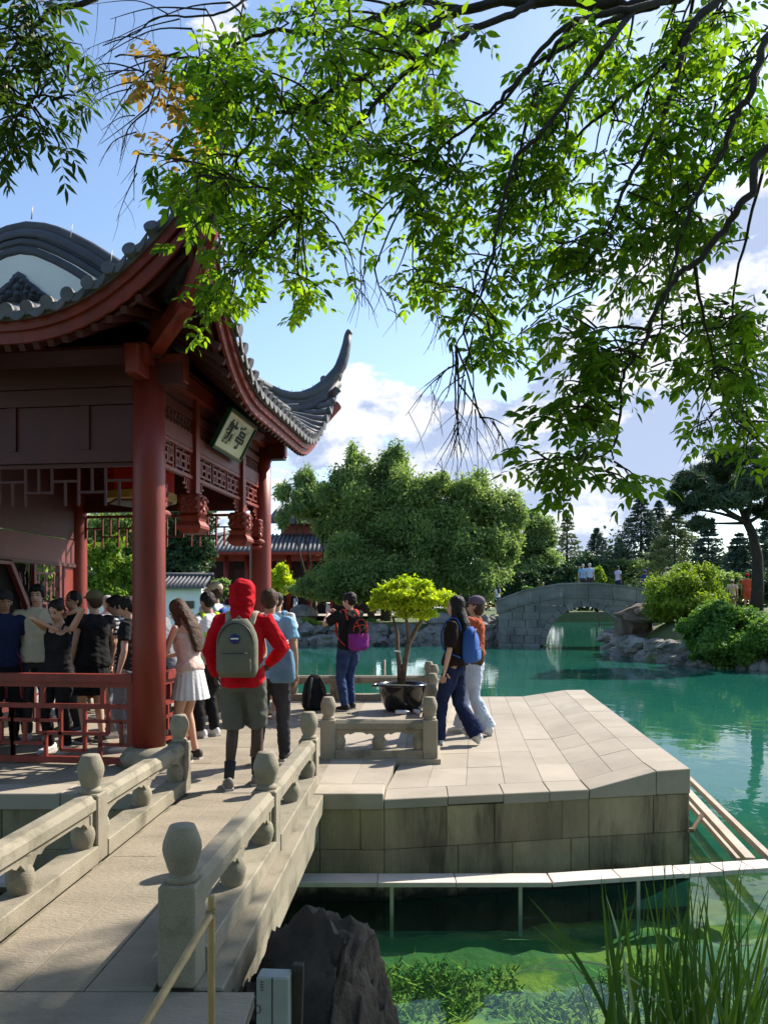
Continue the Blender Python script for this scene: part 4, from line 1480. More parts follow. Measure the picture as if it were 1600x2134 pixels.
# conifers at the back
def conifer(name, label, x, ytop, ybot, hw, Y, m, n, size=.3, seed=3, sparse=0.0, group=None):
    b = ground_at(x, Y)
    k = Y / F
    H = PX(x, ytop, Y).z - b.z
    zb = PX(x, ybot, Y).z - b.z
    root = empty(name, b, 0, label, 'conifer', group)
    V_, F_ = tube_geo([(0, 0, -.3), (0, 0, H * .6), (0, 0, H)], [H * .02, H * .012, .02], 7)
    link('trunk', mesh('trunk', V_, F_, barkd, True), root)
    rng = np.random.default_rng(seed)
    nw = max(14, int((H - zb) / .30))
    Qs = []
    T = []
    per = max(14, n // (nw * 9))
    for w in range(nw):
        t = (w + rng.uniform(0, .6)) / nw
        z = zb + (H - zb) * t
        R = 1.35 * hw * k * (1 - t) ** .8 * rng.uniform(.75, 1.15) + .1
        nb = rng.integers(7, 11)
        for q in range(nb):
            if rng.random() < sparse: continue
            a = rng.uniform(0, 6.28)
            s = rng.uniform(.12, 1, per) ** .7
            P = np.stack([np.cos(a) * R * s, np.sin(a) * R * s, z - .28 * R * s * (1 - .5 * s)], 1)
            P += rng.normal(0, .055 * R + .05, (per, 3)) * np.array([1, 1, .6])
            ax = np.stack([np.full(per, np.cos(a)), np.full(per, np.sin(a)), np.full(per, -.15)], 1) + rng.normal(0, .5, (per, 3))
            ax /= np.linalg.norm(ax, axis=1)[:, None]
            bb = np.cross(ax, rng.normal(size=(per, 3))); bb /= np.linalg.norm(bb, axis=1)[:, None]
            sz = size * rng.uniform(.6, 1.3, per)[:, None]
            Qs.append(np.stack([P - ax * sz * .5, P + bb * sz * .2, P + ax * sz * .5, P - bb * sz * .2], 1))
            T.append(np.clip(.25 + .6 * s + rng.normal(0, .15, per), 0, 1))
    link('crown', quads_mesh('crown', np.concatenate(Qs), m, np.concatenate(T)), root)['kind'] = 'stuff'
    return root
conifer('spruce_tree', 'tall dark blue green spruce behind the right end of the bridge', 1335, 1030, 1205, 62, 138, gm_blue, 14000, .5, 3)
conifer('spruce_tree', 'second dark spruce just right of the tallest one, slightly lower', 1372, 1042, 1205, 45, 141, gm_blue, 9000, .5, 4)
conifer('spruce_tree', 'small pointed dark conifer standing left of the tall spruces', 1243, 1098, 1205, 34, 139, gm_blue, 7000, .45, 5)
conifer('spruce_tree', 'thin sparse young conifer standing alone above the arched bridge', 1181, 1062, 1225, 36, 134, gm_olive, 2600, .55, 6, .35)
conifer('spruce_tree', 'broad olive green spruce in front of the tall dark ones', 1405, 1062, 1215, 75, 112, gm_olive, 14000, .42, 7)
conifer('spruce_tree', 'dark blue green cone tree behind the pine trunk at right', 1540, 1110, 1230, 42, 70, gm_blue, 7000, .4, 8)
conifer('spruce_tree', 'dark conifer behind the pine crown near the right edge', 1475, 1085, 1225, 46, 82, gm_blue, 7000, .4, 9)
conifer('spruce_tree', 'tall dark conifer cut by the right edge behind the pine', 1612, 1040, 1230, 62, 85, gm_blue, 9000, .45, 10)
conifer('spruce_tree', 'dark conifer low between the small spruce and the tall spruces', 1290, 1120, 1210, 30, 143, gm_blue, 5000, .5, 15)
# hedge of clipped dark shrubs behind the bridge
for i, (x, yt, hw, Y, m_, lab) in enumerate(((1085, 1195, 40, 58, gm_dark, 'dark shrub behind the left end of the bridge under the light tree'), (1160, 1180, 46, 60, gm_dark, 'dark shrub behind the bridge parapet, left of the couple'),
        (1228, 1165, 50, 132, gm_dark, 'dark shrub behind the couple on the bridge'), (1300, 1165, 52, 133, gm_mid, 'green shrub behind the man in the pale shirt'),
        (1370, 1172, 52, 131, gm_dark, 'dark shrub behind the right end of the bridge'), (1440, 1180, 46, 60, gm_mid, 'green shrub behind the bright domed bush'),
        (1510, 1190, 50, 56, gm_mid, 'green shrub left of the pine trunk behind the strollers'), (1600, 1180, 60, 56, gm_dark, 'dark shrub right of the pine trunk at the right edge'))):
    b_ = ground_at(x, Y)
    tree('shrub', lab, b_, px_lobes(b_, [(x, yt + 22, hw, 24, 0), (x - hw * .5, yt + 36, hw * .6, 22, 0), (x + hw * .5, yt + 34, hw * .6, 22, 0), (x, yt + 50, hw, 26, 0)], Y), m_, 12000, .0032 * Y, .08, 'shrub', seed=30 + i, gate=-.3, limbs=False)
# bright bushes by the bridge
b_ = ground_at(1430, 37)
tree('bush', 'bright yellow green domed bush at the right end of the arched bridge', b_, px_lobes(b_, [(1430, 1225, 62, 48, 0), (1390, 1250, 38, 40, -.5), (1468, 1250, 36, 40, -.5), (1430, 1265, 70, 32, -.5), (1440, 1195, 30, 24, 0)], 37), gm_bright, 42000, .085, .08, 'bush', seed=41, gate=-.35, gscale=1.6, limbs=True, elong=2.0)
b_ = ground_at(1245, 56)
tree('bush', 'small light green bush behind the couple on the bridge', b_, px_lobes(b_, [(1243, 1200, 14, 20, 0), (1250, 1215, 16, 14, 0)], 56), gm_bright, 2500, .16, .04, 'bush', seed=42, gate=-.4)
rngk = random.Random(8)
for i, (x, y, rx, ry, Y, lab) in enumerate(((1460, 1300, 45, 40, 31.5, 'leafy low shrub on the right bank nearest the bridge'), (1540, 1290, 60, 45, 31, 'leafy low shrub in front of the pine trunk'), (1500, 1345, 65, 34, 30, 'glossy green shrub spreading over the right bank above the water'), (1585, 1340, 55, 42, 29.2, 'glossy green shrub at the right edge above the water'))):
    b_ = ground_at(x, Y)
    tree('bank_shrub', lab, b_, px_lobes(b_, [(x, y, rx, ry, 0), (x - rx * .5, y + 8, rx * .6, ry * .7, -.3), (x + rx * .5, y + 8, rx * .6, ry * .7, -.3)], Y), gm_shrub, 22000, .10, .05, 'shrub', seed=50 + i, gate=-.35, gscale=1.4, limbs=False)

# pine on the right bank
def pine():
    Y = 33.0
    b = ground_at(1573, Y)
    root = empty('pine_tree', b, 0, 'spreading dark pine with bare leaning trunk on the right bank', 'pine')
    def o(x, y, dy=0): return PX(x, y, Y + dy) - b
    parts = [tube_geo([o(1574, 1290), o(1578, 1220), o(1577, 1160), o(1566, 1110), o(1553, 1085)], [.30, .25, .22, .19, .16], 10)]
    for (x, y, dy, r) in ((1440, 1020, -1, .07), (1480, 985, 1, .07), (1540, 960, 0, .08), (1600, 985, -1, .07), (1430, 1060, 1, .06), (1610, 1060, 0, .07), (1500, 1050, -1.2, .06), (1530, 1010, 1.5, .06), (1460, 1090, 0, .05)):
        parts.append(limb(o(1556, 1090), o(x, y, dy), r * 1.6, r * .5, .1, 6, int(x)))
    link('trunk', mesh('trunk', *join_geo(parts), barkd, True), root)
    L = px_lobes(b, [(1440, 1015, 45, 20, -1), (1480, 985, 50, 22, 1), (1540, 958, 55, 24, 0), (1600, 985, 55, 26, -1), (1432, 1058, 38, 16, 1), (1610, 1060, 48, 22, 0), (1500, 1045, 55, 20, -1.2), (1530, 1010, 60, 22, 1.5), (1460, 1090, 34, 14, 0), (1410, 1030, 22, 12, 0), (1575, 1020, 50, 20, -1), (1640, 1020, 50, 30, 0)], Y)
    Q, tone = leafcloud(L, 95000, .075, 5.0, -.10, 1.6, 61, .15, 0, .2, 7)
    link('crown', quads_mesh('crown', Q, gm_pine, tone), root)['kind'] = 'stuff'
pine()
# trees seen through the pavilion
b_ = ground_at(232, 30)
tree('broadleaf_tree', 'bright light green tree seen through the pavilion beyond the water', b_, px_lobes(b_, [(225, 1170, 42, 40, 0), (255, 1200, 40, 40, 0), (205, 1215, 35, 34, 0), (240, 1235, 45, 26, 0)], 30), gm_bright, 16000, .13, .09, seed=71, gate=-.1, gscale=1.3)
b_ = ground_at(240, 62)
tree('broadleaf_tree', 'dark green tree behind the light one, seen through the pavilion', b_, px_lobes(b_, [(240, 1110, 90, 55, 0), (200, 1160, 80, 60, 0), (300, 1150, 80, 70, 0), (250, 1210, 110, 50, 0)], 62), gm_mid, 22000, .26, .2, seed=72, gate=-.2, gscale=.6)
b_ = ground_at(392, 60)
tree('broadleaf_tree', 'dark green tree between pavilion column and far hall', b_, px_lobes(b_, [(385, 1100, 52, 55, 0), (400, 1150, 50, 50, 0), (360, 1170, 60, 50, 0), (395, 1195, 60, 36, 0)], 60), gm_dark, 20000, .26, .2, seed=73, gate=-.2, gscale=.6)
b_ = ground_at(90, 48)
tree('broadleaf_tree', 'green tree far left, behind the pavilion wall', b_, px_lobes(b_, [(80, 1130, 110, 80, 0), (40, 1190, 120, 60, 0)], 48), gm_mid, 14000, .24, .2, seed=74, gate=-.2, gscale=.6)
b_ = ground_at(588, 58)
tree('maple', 'yellow green shrubby maple in front of the far hall', b_, px_lobes(b_, [(585, 1205, 24, 20, 0), (598, 1222, 18, 16, 0), (570, 1222, 18, 15, 0)], 58), gm_yel, 7000, .16, .08, 'shrub', seed=75, gate=-.2, gscale=1.2)
b_ = ground_at(463, 44)
tree('cloud_pruned_pine', 'cloud pruned shrub with flat green pads beside the white wall', b_, px_lobes(b_, [(460, 1213, 17, 6, 0), (468, 1231, 16, 6, 0), (456, 1247, 14, 5, 0)], 44), gm_mid, 5000, .10, .05, 'shrub', seed=76, gate=-.6, gscale=1.2)

# ------------------------------------------------------------------ rocks along the shore
rockm = mat('shore_rock', (.24, .225, .20), (.13, .125, .115), scale=1.2, rough=.95, bump=.9, bscale=9, var=.22, stain=((.09, .105, .04), 1.1, .55, .72, (1, 1, 1)))
rr = random.Random(3)
ORD = ['first', 'second', 'third', 'fourth', 'fifth', 'sixth', 'seventh', 'eighth', 'ninth', 'tenth', 'eleventh', 'twelfth', 'thirteenth', 'fourteenth', 'fifteenth', 'sixteenth', 'seventeenth', 'eighteenth', 'nineteenth', 'twentieth', 'twenty-first', 'twenty-second', 'twenty-third', 'twenty-fourth']
def shore(P, n, lab, grp, smin, smax, rows=2, zoff=0.0):
    made = [[] for _ in range(rows)]
    for i in range(n):
        t = (i + rr.uniform(-.4, .4)) / n * (len(P) - 1)
        t = max(0, min(len(P) - 1.001, t))
        a, b = P[int(t)], P[int(t) + 1]
        p = lerp(a, b, t - int(t))
        for r_ in range(rows):
            s = rr.uniform(smin, smax) * (1 - .15 * r_)
            q = (p[0] + rr.uniform(-.3, .3), p[1] + r_ * .75 + rr.uniform(-.2, .3))
            made[r_].append(rocky('shore_rock', None, (q[0], q[1], WZ + .15 + r_ * .62 + zoff), (s * rr.uniform(.8, 1.35), s * .9, s * rr.uniform(.55, .85)), rockm, rr.randint(0, 9999), 3, .42, rr.uniform(0, 6), lab, 'rock', grp))
    return made
def shore_names(made, what, where):
    for r_, L in enumerate(made):
        row = ['lowest', 'second', 'third'][r_]
        for i, o in enumerate(sorted(L, key=lambda o: o.location.x / o.location.y)):
            o['label'] = f'{what}, {ORD[i]} from the left in the {row} row {where}'
shore_names(shore([(-7.5, 50.2), (-4, 49.1), (1, 48.3), (5, 48.6), (7.6, 49.6)], 24, 'grey boulder edging the far shore below the broad trees', 'boulders edging the far shore', .45, .95, 2), 'grey boulder', 'on the far shore')
shore_names(shore([(3.5, 48.2), (5.6, 48.0), (7.6, 48.2), (8.4, 48.6)], 9, 'tall stacked boulder beside the left foot of the arched bridge', 'boulders at the left bridge foot', .6, 1.0, 3), 'stacked boulder', 'at the left bridge foot')
shore_names(shore([(13.1, 44.3), (12.3, 39), (11.7, 35), (12.3, 32.3), (13.4, 30.2)], 17, 'flat pale boulder at the water edge of the right bank', 'boulders edging the right bank', .35, .75, 2, -.12), 'pale flat boulder', 'on the right bank')
shore_names(shore([(13.4, 30.0), (14.8, 28.0), (16.5, 26.5)], 6, 'low stone in the shallow water at the right edge', 'low stones at the right edge', .25, .45, 1, -.1), 'low stone', 'at the right edge')
bigm = mat('brown_rock', (.21, .15, .11), (.11, .085, .065), scale=1.5, rough=.95, bump=.8, bscale=12, var=.1)
rocky('boulder', None, (13.7, 38.2, 1.15), (2.2, 1.0, .55), bigm, 77, 3, .3, .3, 'long brown rock on the bank beneath the strollers', 'rock')
rocky('boulder', None, (12.9, 39.5, .2), (1.0, .8, 1.1), bigm, 78, 3, .35, .2, 'dark brown rock standing at the right foot of the bridge', 'rock')
rocky('boulder', None, (-5.9, 56, 1.0), (1.0, .8, .7), rockm, 79, 3, .3, .2, 'rounded grey boulder on the far plaza by the white figure', 'rock')
# low planting between the far rocks
for i, (x, y, rx, ry, Y, m_) in enumerate(((640, 1303, 36, 14, 51, gm_bright), (700, 1300, 36, 12, 52, gm_shrub), (755, 1296, 28, 12, 52, gm_shrub), (905, 1282, 30, 12, 51, gm_bright), (960, 1285, 30, 14, 51, gm_shrub), (1100, 1238, 26, 14, 52, gm_shrub))):
    b_ = ground_at(x, Y)
    tree('ground_cover', ['pale green low plants by the far shore at left', 'low plants left of the photographer on the far shore', 'low plants behind the photographer on the far shore', 'pale mossy plants behind the potted tree', 'low plants behind the two women on the far shore', 'low leafy plants at the left foot of the bridge'][i], b_, px_lobes(b_, [(x, y, rx, ry, 0)], Y), m_, 3500, .14, .04, 'plant', seed=90 + i, gate=-.4, limbs=False)

# ------------------------------------------------------------------ arched stone bridge
bst = mat('bridge_stone', (.20, .205, .185), (.125, .13, .12), scale=1.2, rough=.9, bump=.5, bscale=14, var=.2, stain=((.30, .30, .29), 1.3, .60, .78, (1, 1, .45)))
ab = empty('arched_bridge', (11.5, 45.6, WZ), rad(-14), 'single arched grey stone bridge across the pond', 'bridge')
AX, AR, AZ = .45, 2.30, .10           # arch centre, radius, springing height over the water
BW = 2.6
def top_z(x):
    return float(np.interp(x, [-4.9, -4.2, -3.1, -1.0, 1.0, 2.6, 4.4], [2.75, 3.0, 3.40, 3.78, 3.80, 3.62, 3.25]))
# ring of voussoirs running through the bridge
nv_ = 17
for k in range(nv_):
    a0, a1 = math.pi * k / nv_ + .006, math.pi * (k + 1) / nv_ - .006
    q = [(AX + r * math.cos(a), AZ + r * math.sin(a)) for r, a in ((AR, a0), (AR + .34, a0), (AR + .34, a1), (AR, a1))]
    V = [(x, -.04, z) for x, z in q] + [(x, BW + .04, z) for x, z in q]
    link('voussoir', mesh('voussoir', V, [(0, 1, 2, 3), (7, 6, 5, 4), (0, 4, 5, 1), (1, 5, 6, 2), (2, 6, 7, 3), (3, 7, 4, 0)], bst), ab)
def course(z0, z1, x0, x1, off, y0=0.0, y1=.3):
    """blocks between x0 and x1 cut round the arch"""
    R = AR + .345
    def edge(z):
        h = z - AZ
        return math.sqrt(max(0, R * R - h * h)) if h < R else 0
    spans = [(x0, AX, -1), (AX, x1, 1)]
    for xa, xb, sg in spans:
        e0, e1 = edge(z0), edge(z1)
        lim0, lim1 = AX + sg * e0, AX + sg * e1
        x = xa if sg < 0 else xb
        i = off
        while True:
            w = (.85, .62, 1.0, .72)[i % 4]; i += 1
            if sg < 0:
                nx2 = x + w
                stop = nx2 > min(lim0, lim1) - .25
                if stop: c = [(x, z0), (lim0, z0), (lim1, z1), (x, z1)]
                else: c = [(x, z0), (nx2, z0), (nx2, z1), (x, z1)]
            else:
                nx2 = x - w
                stop = nx2 < max(lim0, lim1) + .25
                if stop: c = [(lim0, z0), (x, z0), (x, z1), (lim1, z1)]
                else: c = [(nx2, z0), (x, z0), (x, z1), (nx2, z1)]
            cx_ = sum(p[0] for p in c) / 4; cz_ = (z0 + z1) / 2
            c = [(cx_ + (p[0] - cx_) * (1 - .02 / max(.2, abs(p[0] - cx_))), cz_ + (p[1] - cz_) * .965) for p in c]
            jit = rr.uniform(-.012, .012)
            V = [(p[0], y0 + jit, p[1]) for p in c] + [(p[0], y1, p[1]) for p in c]
            link('bridge_block', mesh('bridge_block', V, [(0, 1, 2, 3), (7, 6, 5, 4), (0, 4, 5, 1), (1, 5, 6, 2), (2, 6, 7, 3), (3, 7, 4, 0)], bst), ab)
            x = nx2
            if stop: break
for i, z in enumerate((-.3, .2, .68, 1.16, 1.62, 2.06)):
    z1 = (.2, .68, 1.16, 1.62, 2.06, 2.46)[i]
    course(z, z1, -4.7, 4.6, i * 3)
    course(z, z1, -4.7, 4.6, i * 3 + 1, BW - .3, BW)
# infill and sloping deck
xsb = np.linspace(-4.7, 4.5, 31)
V, Fc = [], []
for x in xsb:
    V += [(x, .02, top_z(x) - .55), (x, BW - .02, top_z(x) - .55)]
for i in range(30):
    Fc.append((2 * i, 2 * i + 2, 2 * i + 3, 2 * i + 1))
link('deck', mesh('deck', V, Fc, bst), ab)
# spandrel top course following the curve, projecting band, parapet slabs and coping
pxs = [-4.8, -3.5, -2.2, -.8, .6, 2.0, 3.3, 4.5]
for (y0, y1) in ((-.02, .22), (BW - .22, BW + .02)):
    for a, b in zip(pxs[:-1], pxs[1:]):
        for (lo, hi, pad, nm) in ((-1.62, -.86, 0.02, 'spandrel_block'), (-.86, -.74, .07, 'band_stone'), (-.74, -.07, 0.0, 'parapet_slab'), (-.07, .05, .05, 'parapet_coping')):
            xx = np.linspace(a + .012, b - .012, 5)
            V = []
            for x in xx:
                zt = top_z(x)
                zl = max(zt + lo, AZ + math.sqrt(max(0, (AR + .34) ** 2 - (x - AX) ** 2)) + .004) if nm == 'spandrel_block' else zt + lo
                zl = max(zl, 2.462) if nm == 'spandrel_block' and abs(x - AX) > 0 else zl
                zh = max(zt + hi - .008, zl + .002)
                V += [(x, y0 - pad, zl), (x, y0 - pad, zh), (x, y1 + pad, zh), (x, y1 + pad, zl)]
            Fc = [(0, 1, 2, 3), (19, 18, 17, 16)]
            for i in range(4):
                for q in range(4):
                    Fc.append((4 * i + q, 4 * i + 4 + q, 4 * i + 4 + (q + 1) % 4, 4 * i + (q + 1) % 4))
            me = mesh(nm, V, Fc, bst)
            bm = bmesh.new(); bm.from_mesh(me); bmesh.ops.recalc_face_normals(bm, faces=bm.faces); bm.to_mesh(me); bm.free()
            link(nm, me, ab)

# ------------------------------------------------------------------ far hall and white building
def hall():
    Y = 74.0
    k = Y / F
    x0 = PX(412, 1265, Y).x; x1 = PX(790, 1265, Y).x
    g = 0.8
    root = empty('hall', (x0, Y, g), 0, 'far red hall with grey tiled roof half hidden by the broad trees', 'building')
    W = x1 - x0
    ez = PX(0, 1152, Y).z - g
    rz_ = PX(0, 1108, Y).z - g
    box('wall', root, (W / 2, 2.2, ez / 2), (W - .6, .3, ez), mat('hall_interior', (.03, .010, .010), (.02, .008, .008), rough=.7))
    for i in range(9):
        lathe('column', root, [(.26, 0), (.26, ez - .2)], redwood, 12, (.7 + i * (W - 1.4) / 8, .3, 0))
    box('beam', root, (W / 2, .3, ez - .45), (W - .8, .25, .7), redwood)
    box('step', root, (W / 2, -1.2, -.35), (W + 2, 3.5, .7), granite, None, .03)
    box('door_panel', root, (W * .28, 2.0, ez * .4), (W * .2, .1, ez * .7), darkred)
    # hipped lower roof with upturned left corner
    def rz(x, d):
        s = x + 1.6
        return ez + (rz_ - ez) * (d / 5.0) ** .9 + 1.1 * max(0, 1 - s / 4.5) ** 2 * (1 - d / 5.0)
    def pt(x, d, up=0): return (x, -1.6 + d, rz(x, d) + up)
    V, Fc = [], []
    xx = np.linspace(-1.6, W, 33); dd = np.linspace(0, 5, 7)
    for d in dd:
        for x in xx:
            V.append(pt(max(x, -1.6 + d * .8), d))
    n = len(V)
    V += [(a, b, c - .35) for a, b, c in V]
    for j in range(6):
        for i in range(32):
            q = (j * 33 + i, j * 33 + i + 1, j * 33 + i + 34, j * 33 + i + 33)
            Fc += [q, tuple(n + z for z in q[::-1])]
    for i in range(32): Fc.append((i + 1, i, n + i, n + i + 1))
    me = mesh('roof', V, Fc, ridgegrey, True); me.materials.append(redwood)
    for p in me.polygons:
        if max(p.vertices) >= n: p.material_index = 1
    roof = link('roof', me, root)
    for i in range(46):
        x = -1.45 + i * (W + 1.4) / 46
        dm = min(5.0, (x + 1.6) / .8)
        if dm < .3: continue
        tube('roof_tile', roof, [pt(x, dm * t, .05) for t in (0, .25, .5, .75, 1)], .11, tilegrey, 8)
    tube('hip_ridge', roof, [pt(-1.6 + d * .8, d, .22) for d in np.linspace(5, 0, 7)] + [(-2.1, -2.0, ez + 1.75)], [.25] * 7 + [.12], ridgegrey, 8)
    # upper storey with gable end
    ux0 = PX(575, 0, Y).x - x0
    uz = PX(0, 1072, Y).z - g
    tz = PX(0, 1030, Y).z - g
    box('upper_wall', root, ((ux0 + W) / 2, 5.2, (rz_ + uz) / 2 + .4), (W - ux0, 3.2, uz - rz_ + 1.2), mat('hall_red', (.20, .035, .028), (.16, .028, .022), rough=.6))
    V = []
    for d, z in ((-1.0, uz - .2), (1.0, uz + 1.0), (3.6, tz)):
        V += [(ux0 - .9 + d * .25, 3.2 + d, z), (W, 3.2 + d, z)]
    for d, z in ((-1.0, uz - .65), (1.0, uz + .5), (3.6, tz - .4)):
        V += [(ux0 - .9 + d * .25, 3.2 + d, z), (W, 3.2 + d, z)]
    Fc = [(0, 1, 3, 2), (2, 3, 5, 4), (6, 8, 9, 7), (8, 10, 11, 9), (0, 6, 7, 1), (0, 2, 8, 6), (2, 4, 10, 8)]
    up_roof = link('roof', mesh('roof', V, Fc, ridgegrey), root)
    for i in range(22):
        x = ux0 - .5 + i * (W - ux0) / 22
        tube('roof_tile', up_roof, [(x, 2.2, uz - .13), (x + .1, 4.2, uz + 1.06), (x + .3, 6.8, tz + .06)], .11, tilegrey, 8)
hall()
def white_house():
    Y = 46.0
    xa, xb = PX(150, 0, Y).x, PX(420, 0, Y).x
    g = .3
    root = empty('white_house', (xa, Y, g), 0, 'low white walled building with grey tiled roof beyond the column', 'building')
    W = xb - xa
    ez = PX(0, 1222, Y).z - g
    tz = PX(0, 1200, Y).z - g
    box('wall', root, (W / 2, 1.5, ez / 2), (W, 3.0, ez), plaster)
    wx_ = PX(394, 0, Y).x - xa
    box('window', root, (wx_, -.03, ez * .55), (.62, .1, .45), mat('dark_glass', (.02, .025, .03), rough=.2))
    V = [(-.3, -.5, ez - .05), (W + .3, -.5, ez - .05), (W + .3, 1.5, tz), (-.3, 1.5, tz), (-.3, 3.5, ez), (W + .3, 3.5, ez), (-.3, -.5, ez - .15), (W + .3, -.5, ez - .15)]
    rf = link('roof', mesh('roof', V, [(0, 1, 2, 3), (3, 2, 5, 4), (0, 6, 7, 1)], tilegrey), root)
    for i in range(34):
        x = -.2 + i * (W + .4) / 33
        tube('roof_tile', rf, [(x, -.55, ez), (x, 1.5, tz + .06)], .065, tilegrey, 8)
    tube('roof_ridge', rf, [(-.4, 1.5, tz + .12), (W + .4, 1.5, tz + .12)], .14, ridgegrey, 8)
white_house()
tag(link('plaza', mesh('plaza', [(-14, 55, .86), (-1, 55, .86), (3, 74, .86), (-26, 74, .86)], [(0, 1, 2, 3)], paver)), kind='structure')

def far_wood():
    """distant belt of woodland closing the view"""
    rng = random.Random(31)
    L = []
    for i in range(90):
        X = -120 + 290 * i / 89 + rng.uniform(-2, 2)
        Y = 172 + rng.uniform(-8, 8)
        h = rng.uniform(9, 15.5) if X > 12 else rng.uniform(6, 10)
        L.append(((X, Y, .6 + h * .5), (rng.uniform(2.5, 4.5), 3.0, h * .55)))
    Q, tone = leafcloud(L, 80000, .75, 1.4, -.5, .25, 5, .3, 0, .3)
    o = link('far_wood', quads_mesh('far_wood', Q, gm_dark, tone))
    tag(o, 'distant dark belt of woodland along the horizon', 'woodland', kind='stuff')
far_wood()
# ------------------------------------------------------------------ potted tree
potm = mat('glazed_pot', (.012, .011, .011), (.022, .02, .018), scale=5, rough=.18, bump=.05, spec=.6)
potb = GP(838, 1481, 0)
pt_ = empty('potted_tree', potb, 0, 'small tree with yellow green crown in a round black pot on the deck', 'potted tree')
lathe('pot', pt_, [(.20, 0), (.24, .02), (.29, .12), (.33, .27), (.335, .33), (.36, .36), (.375, .385), (.36, .40), (.325, .40), (.31, .37), (.30, .34)], potm, 32)
lathe('soil', pt_, [(.0, .33), (.31, .345), (.315, .35)], soil, 20)
for a in (0, 1):
    sx = 1 if a else -1
    tube('pot_handle', pt_, [(sx * .36, -.08, .38), (sx * .425, -.05, .365), (sx * .435, 0, .36), (sx * .425, .05, .365), (sx * .36, .08, .38)], .018, potm, 6)
trk = mat('sapling_bark', (.16, .11, .075), (.09, .065, .045), scale=14, rough=.9, bump=.4, bscale=50)
def pp(x, y, dy=0.0): return PX(x, y, potb.y + dy) - potb
tube('stem', pt_, [pp(834, 1424), pp(832, 1390), pp(828, 1350), pp(827, 1318), pp(818, 1285)], [.042, .036, .03, .026, .014], trk, 8)
tube('stem', pt_, [pp(838, 1424), pp(843, 1385), pp(850, 1345), pp(866, 1312), pp(884, 1285, .1), (pp(895, 1262, .1))], [.048, .042, .038, .032, .022, .012], trk, 8)
tube('stem', pt_, [pp(852, 1342), pp(848, 1305, -.1), pp(844, 1270, -.1), pp(850, 1235, -.1)], [.03, .024, .017, .008], trk, 7)
for (x, y, d) in ((795, 1255, .1), (905, 1250, -.2), (925, 1245, 0), (860, 1225, .2), (815, 1240, -.2), (830, 1230, .1), (880, 1235, .25)):
    tube('twig', pt_, [pp(845, 1290), pp((x + 845) / 2, (y + 1290) / 2 - 4, d * .5), pp(x, y, d)], [.014, .010, .004], trk, 6)
pl = [(802, 1245, 34, 22), (840, 1222, 40, 24), (850, 1250, 62, 22), (880, 1225, 34, 20), (905, 1245, 42, 20), (820, 1270, 45, 18), (885, 1268, 48, 18), (780, 1262, 18, 14), (935, 1250, 20, 14), (850, 1208, 26, 12)]
Q, tone = leafcloud([((*pp(x, y, random.uniform(-.1, .1)),), (rx * .0069, max(.13, rx * .0055), ry * .0069)) for x, y, rx, ry in pl], 16000, .030, 2.0, -.30, 5.0, 3, .2, .1, .3, 6)
cr = link('crown', quads_mesh('crown', Q, gm_yel, tone), pt_)
cr['kind'] = 'stuff'
box('plant_tag', pt_, pp(828, 1357, -.06), (.10, .006, .022), plaster, (0, .15, 0))
bottle_m = mat('clear_plastic', (.75, .78, .80), (.6, .64, .68), rough=.15, bump=0)
for i, (x, y, rz_) in enumerate(((838, 1485, .3), (866, 1483, 1.9))):
    p = GP(x, y + 4, 0) + Vector((0, 0, .033))
    o_ = tube('bottle', None, [(-.10, 0, 0), (-.09, 0, 0), (.05, 0, 0), (.08, 0, 0), (.11, 0, 0)], [.025, .032, .032, .015, .013], bottle_m, 10)
    o_.location = p; o_.rotation_euler = (0, 0, rz_)
    tag(o_, ['clear plastic bottle lying in front of the black pot', 'clear plastic bottle lying right of the black pot'][i], 'bottle')

# ------------------------------------------------------------------ plinth with a reddish carved panel, wire hook at the eave
pb = GP(533, 1479, 0)
pl_ = empty('stone_plinth', pb, .1, 'stone plinth with reddish carved panel on the deck behind the walkers', 'plinth')
box('block', pl_, (0, .15, .17), (.36, .26, .34), granite, None, .01)
box('panel', pl_, (0, .012, .18), (.26, .014, .22), mat('pink_panel', (.34, .17, .15), (.24, .12, .10), scale=20, rough=.8, bump=.6, bscale=60))
box('cap', pl_, (0, .15, .365), (.42, .32, .05), granite, None, .01)
for y in (10.6,):
    pass
st_ = PX(688, 1430, 12.6)
tube('thin_post', None, [(PX(721 + 80, 1420, 12.9).x, 12.9, -.85), (PX(801, 1375, 12.9).x, 12.9, PX(801, 1375, 12.9).z)], .018, rails, 6)
tag(bpy.data.objects['thin_post'], 'thin wooden stake in the water behind the potted tree', 'stake')

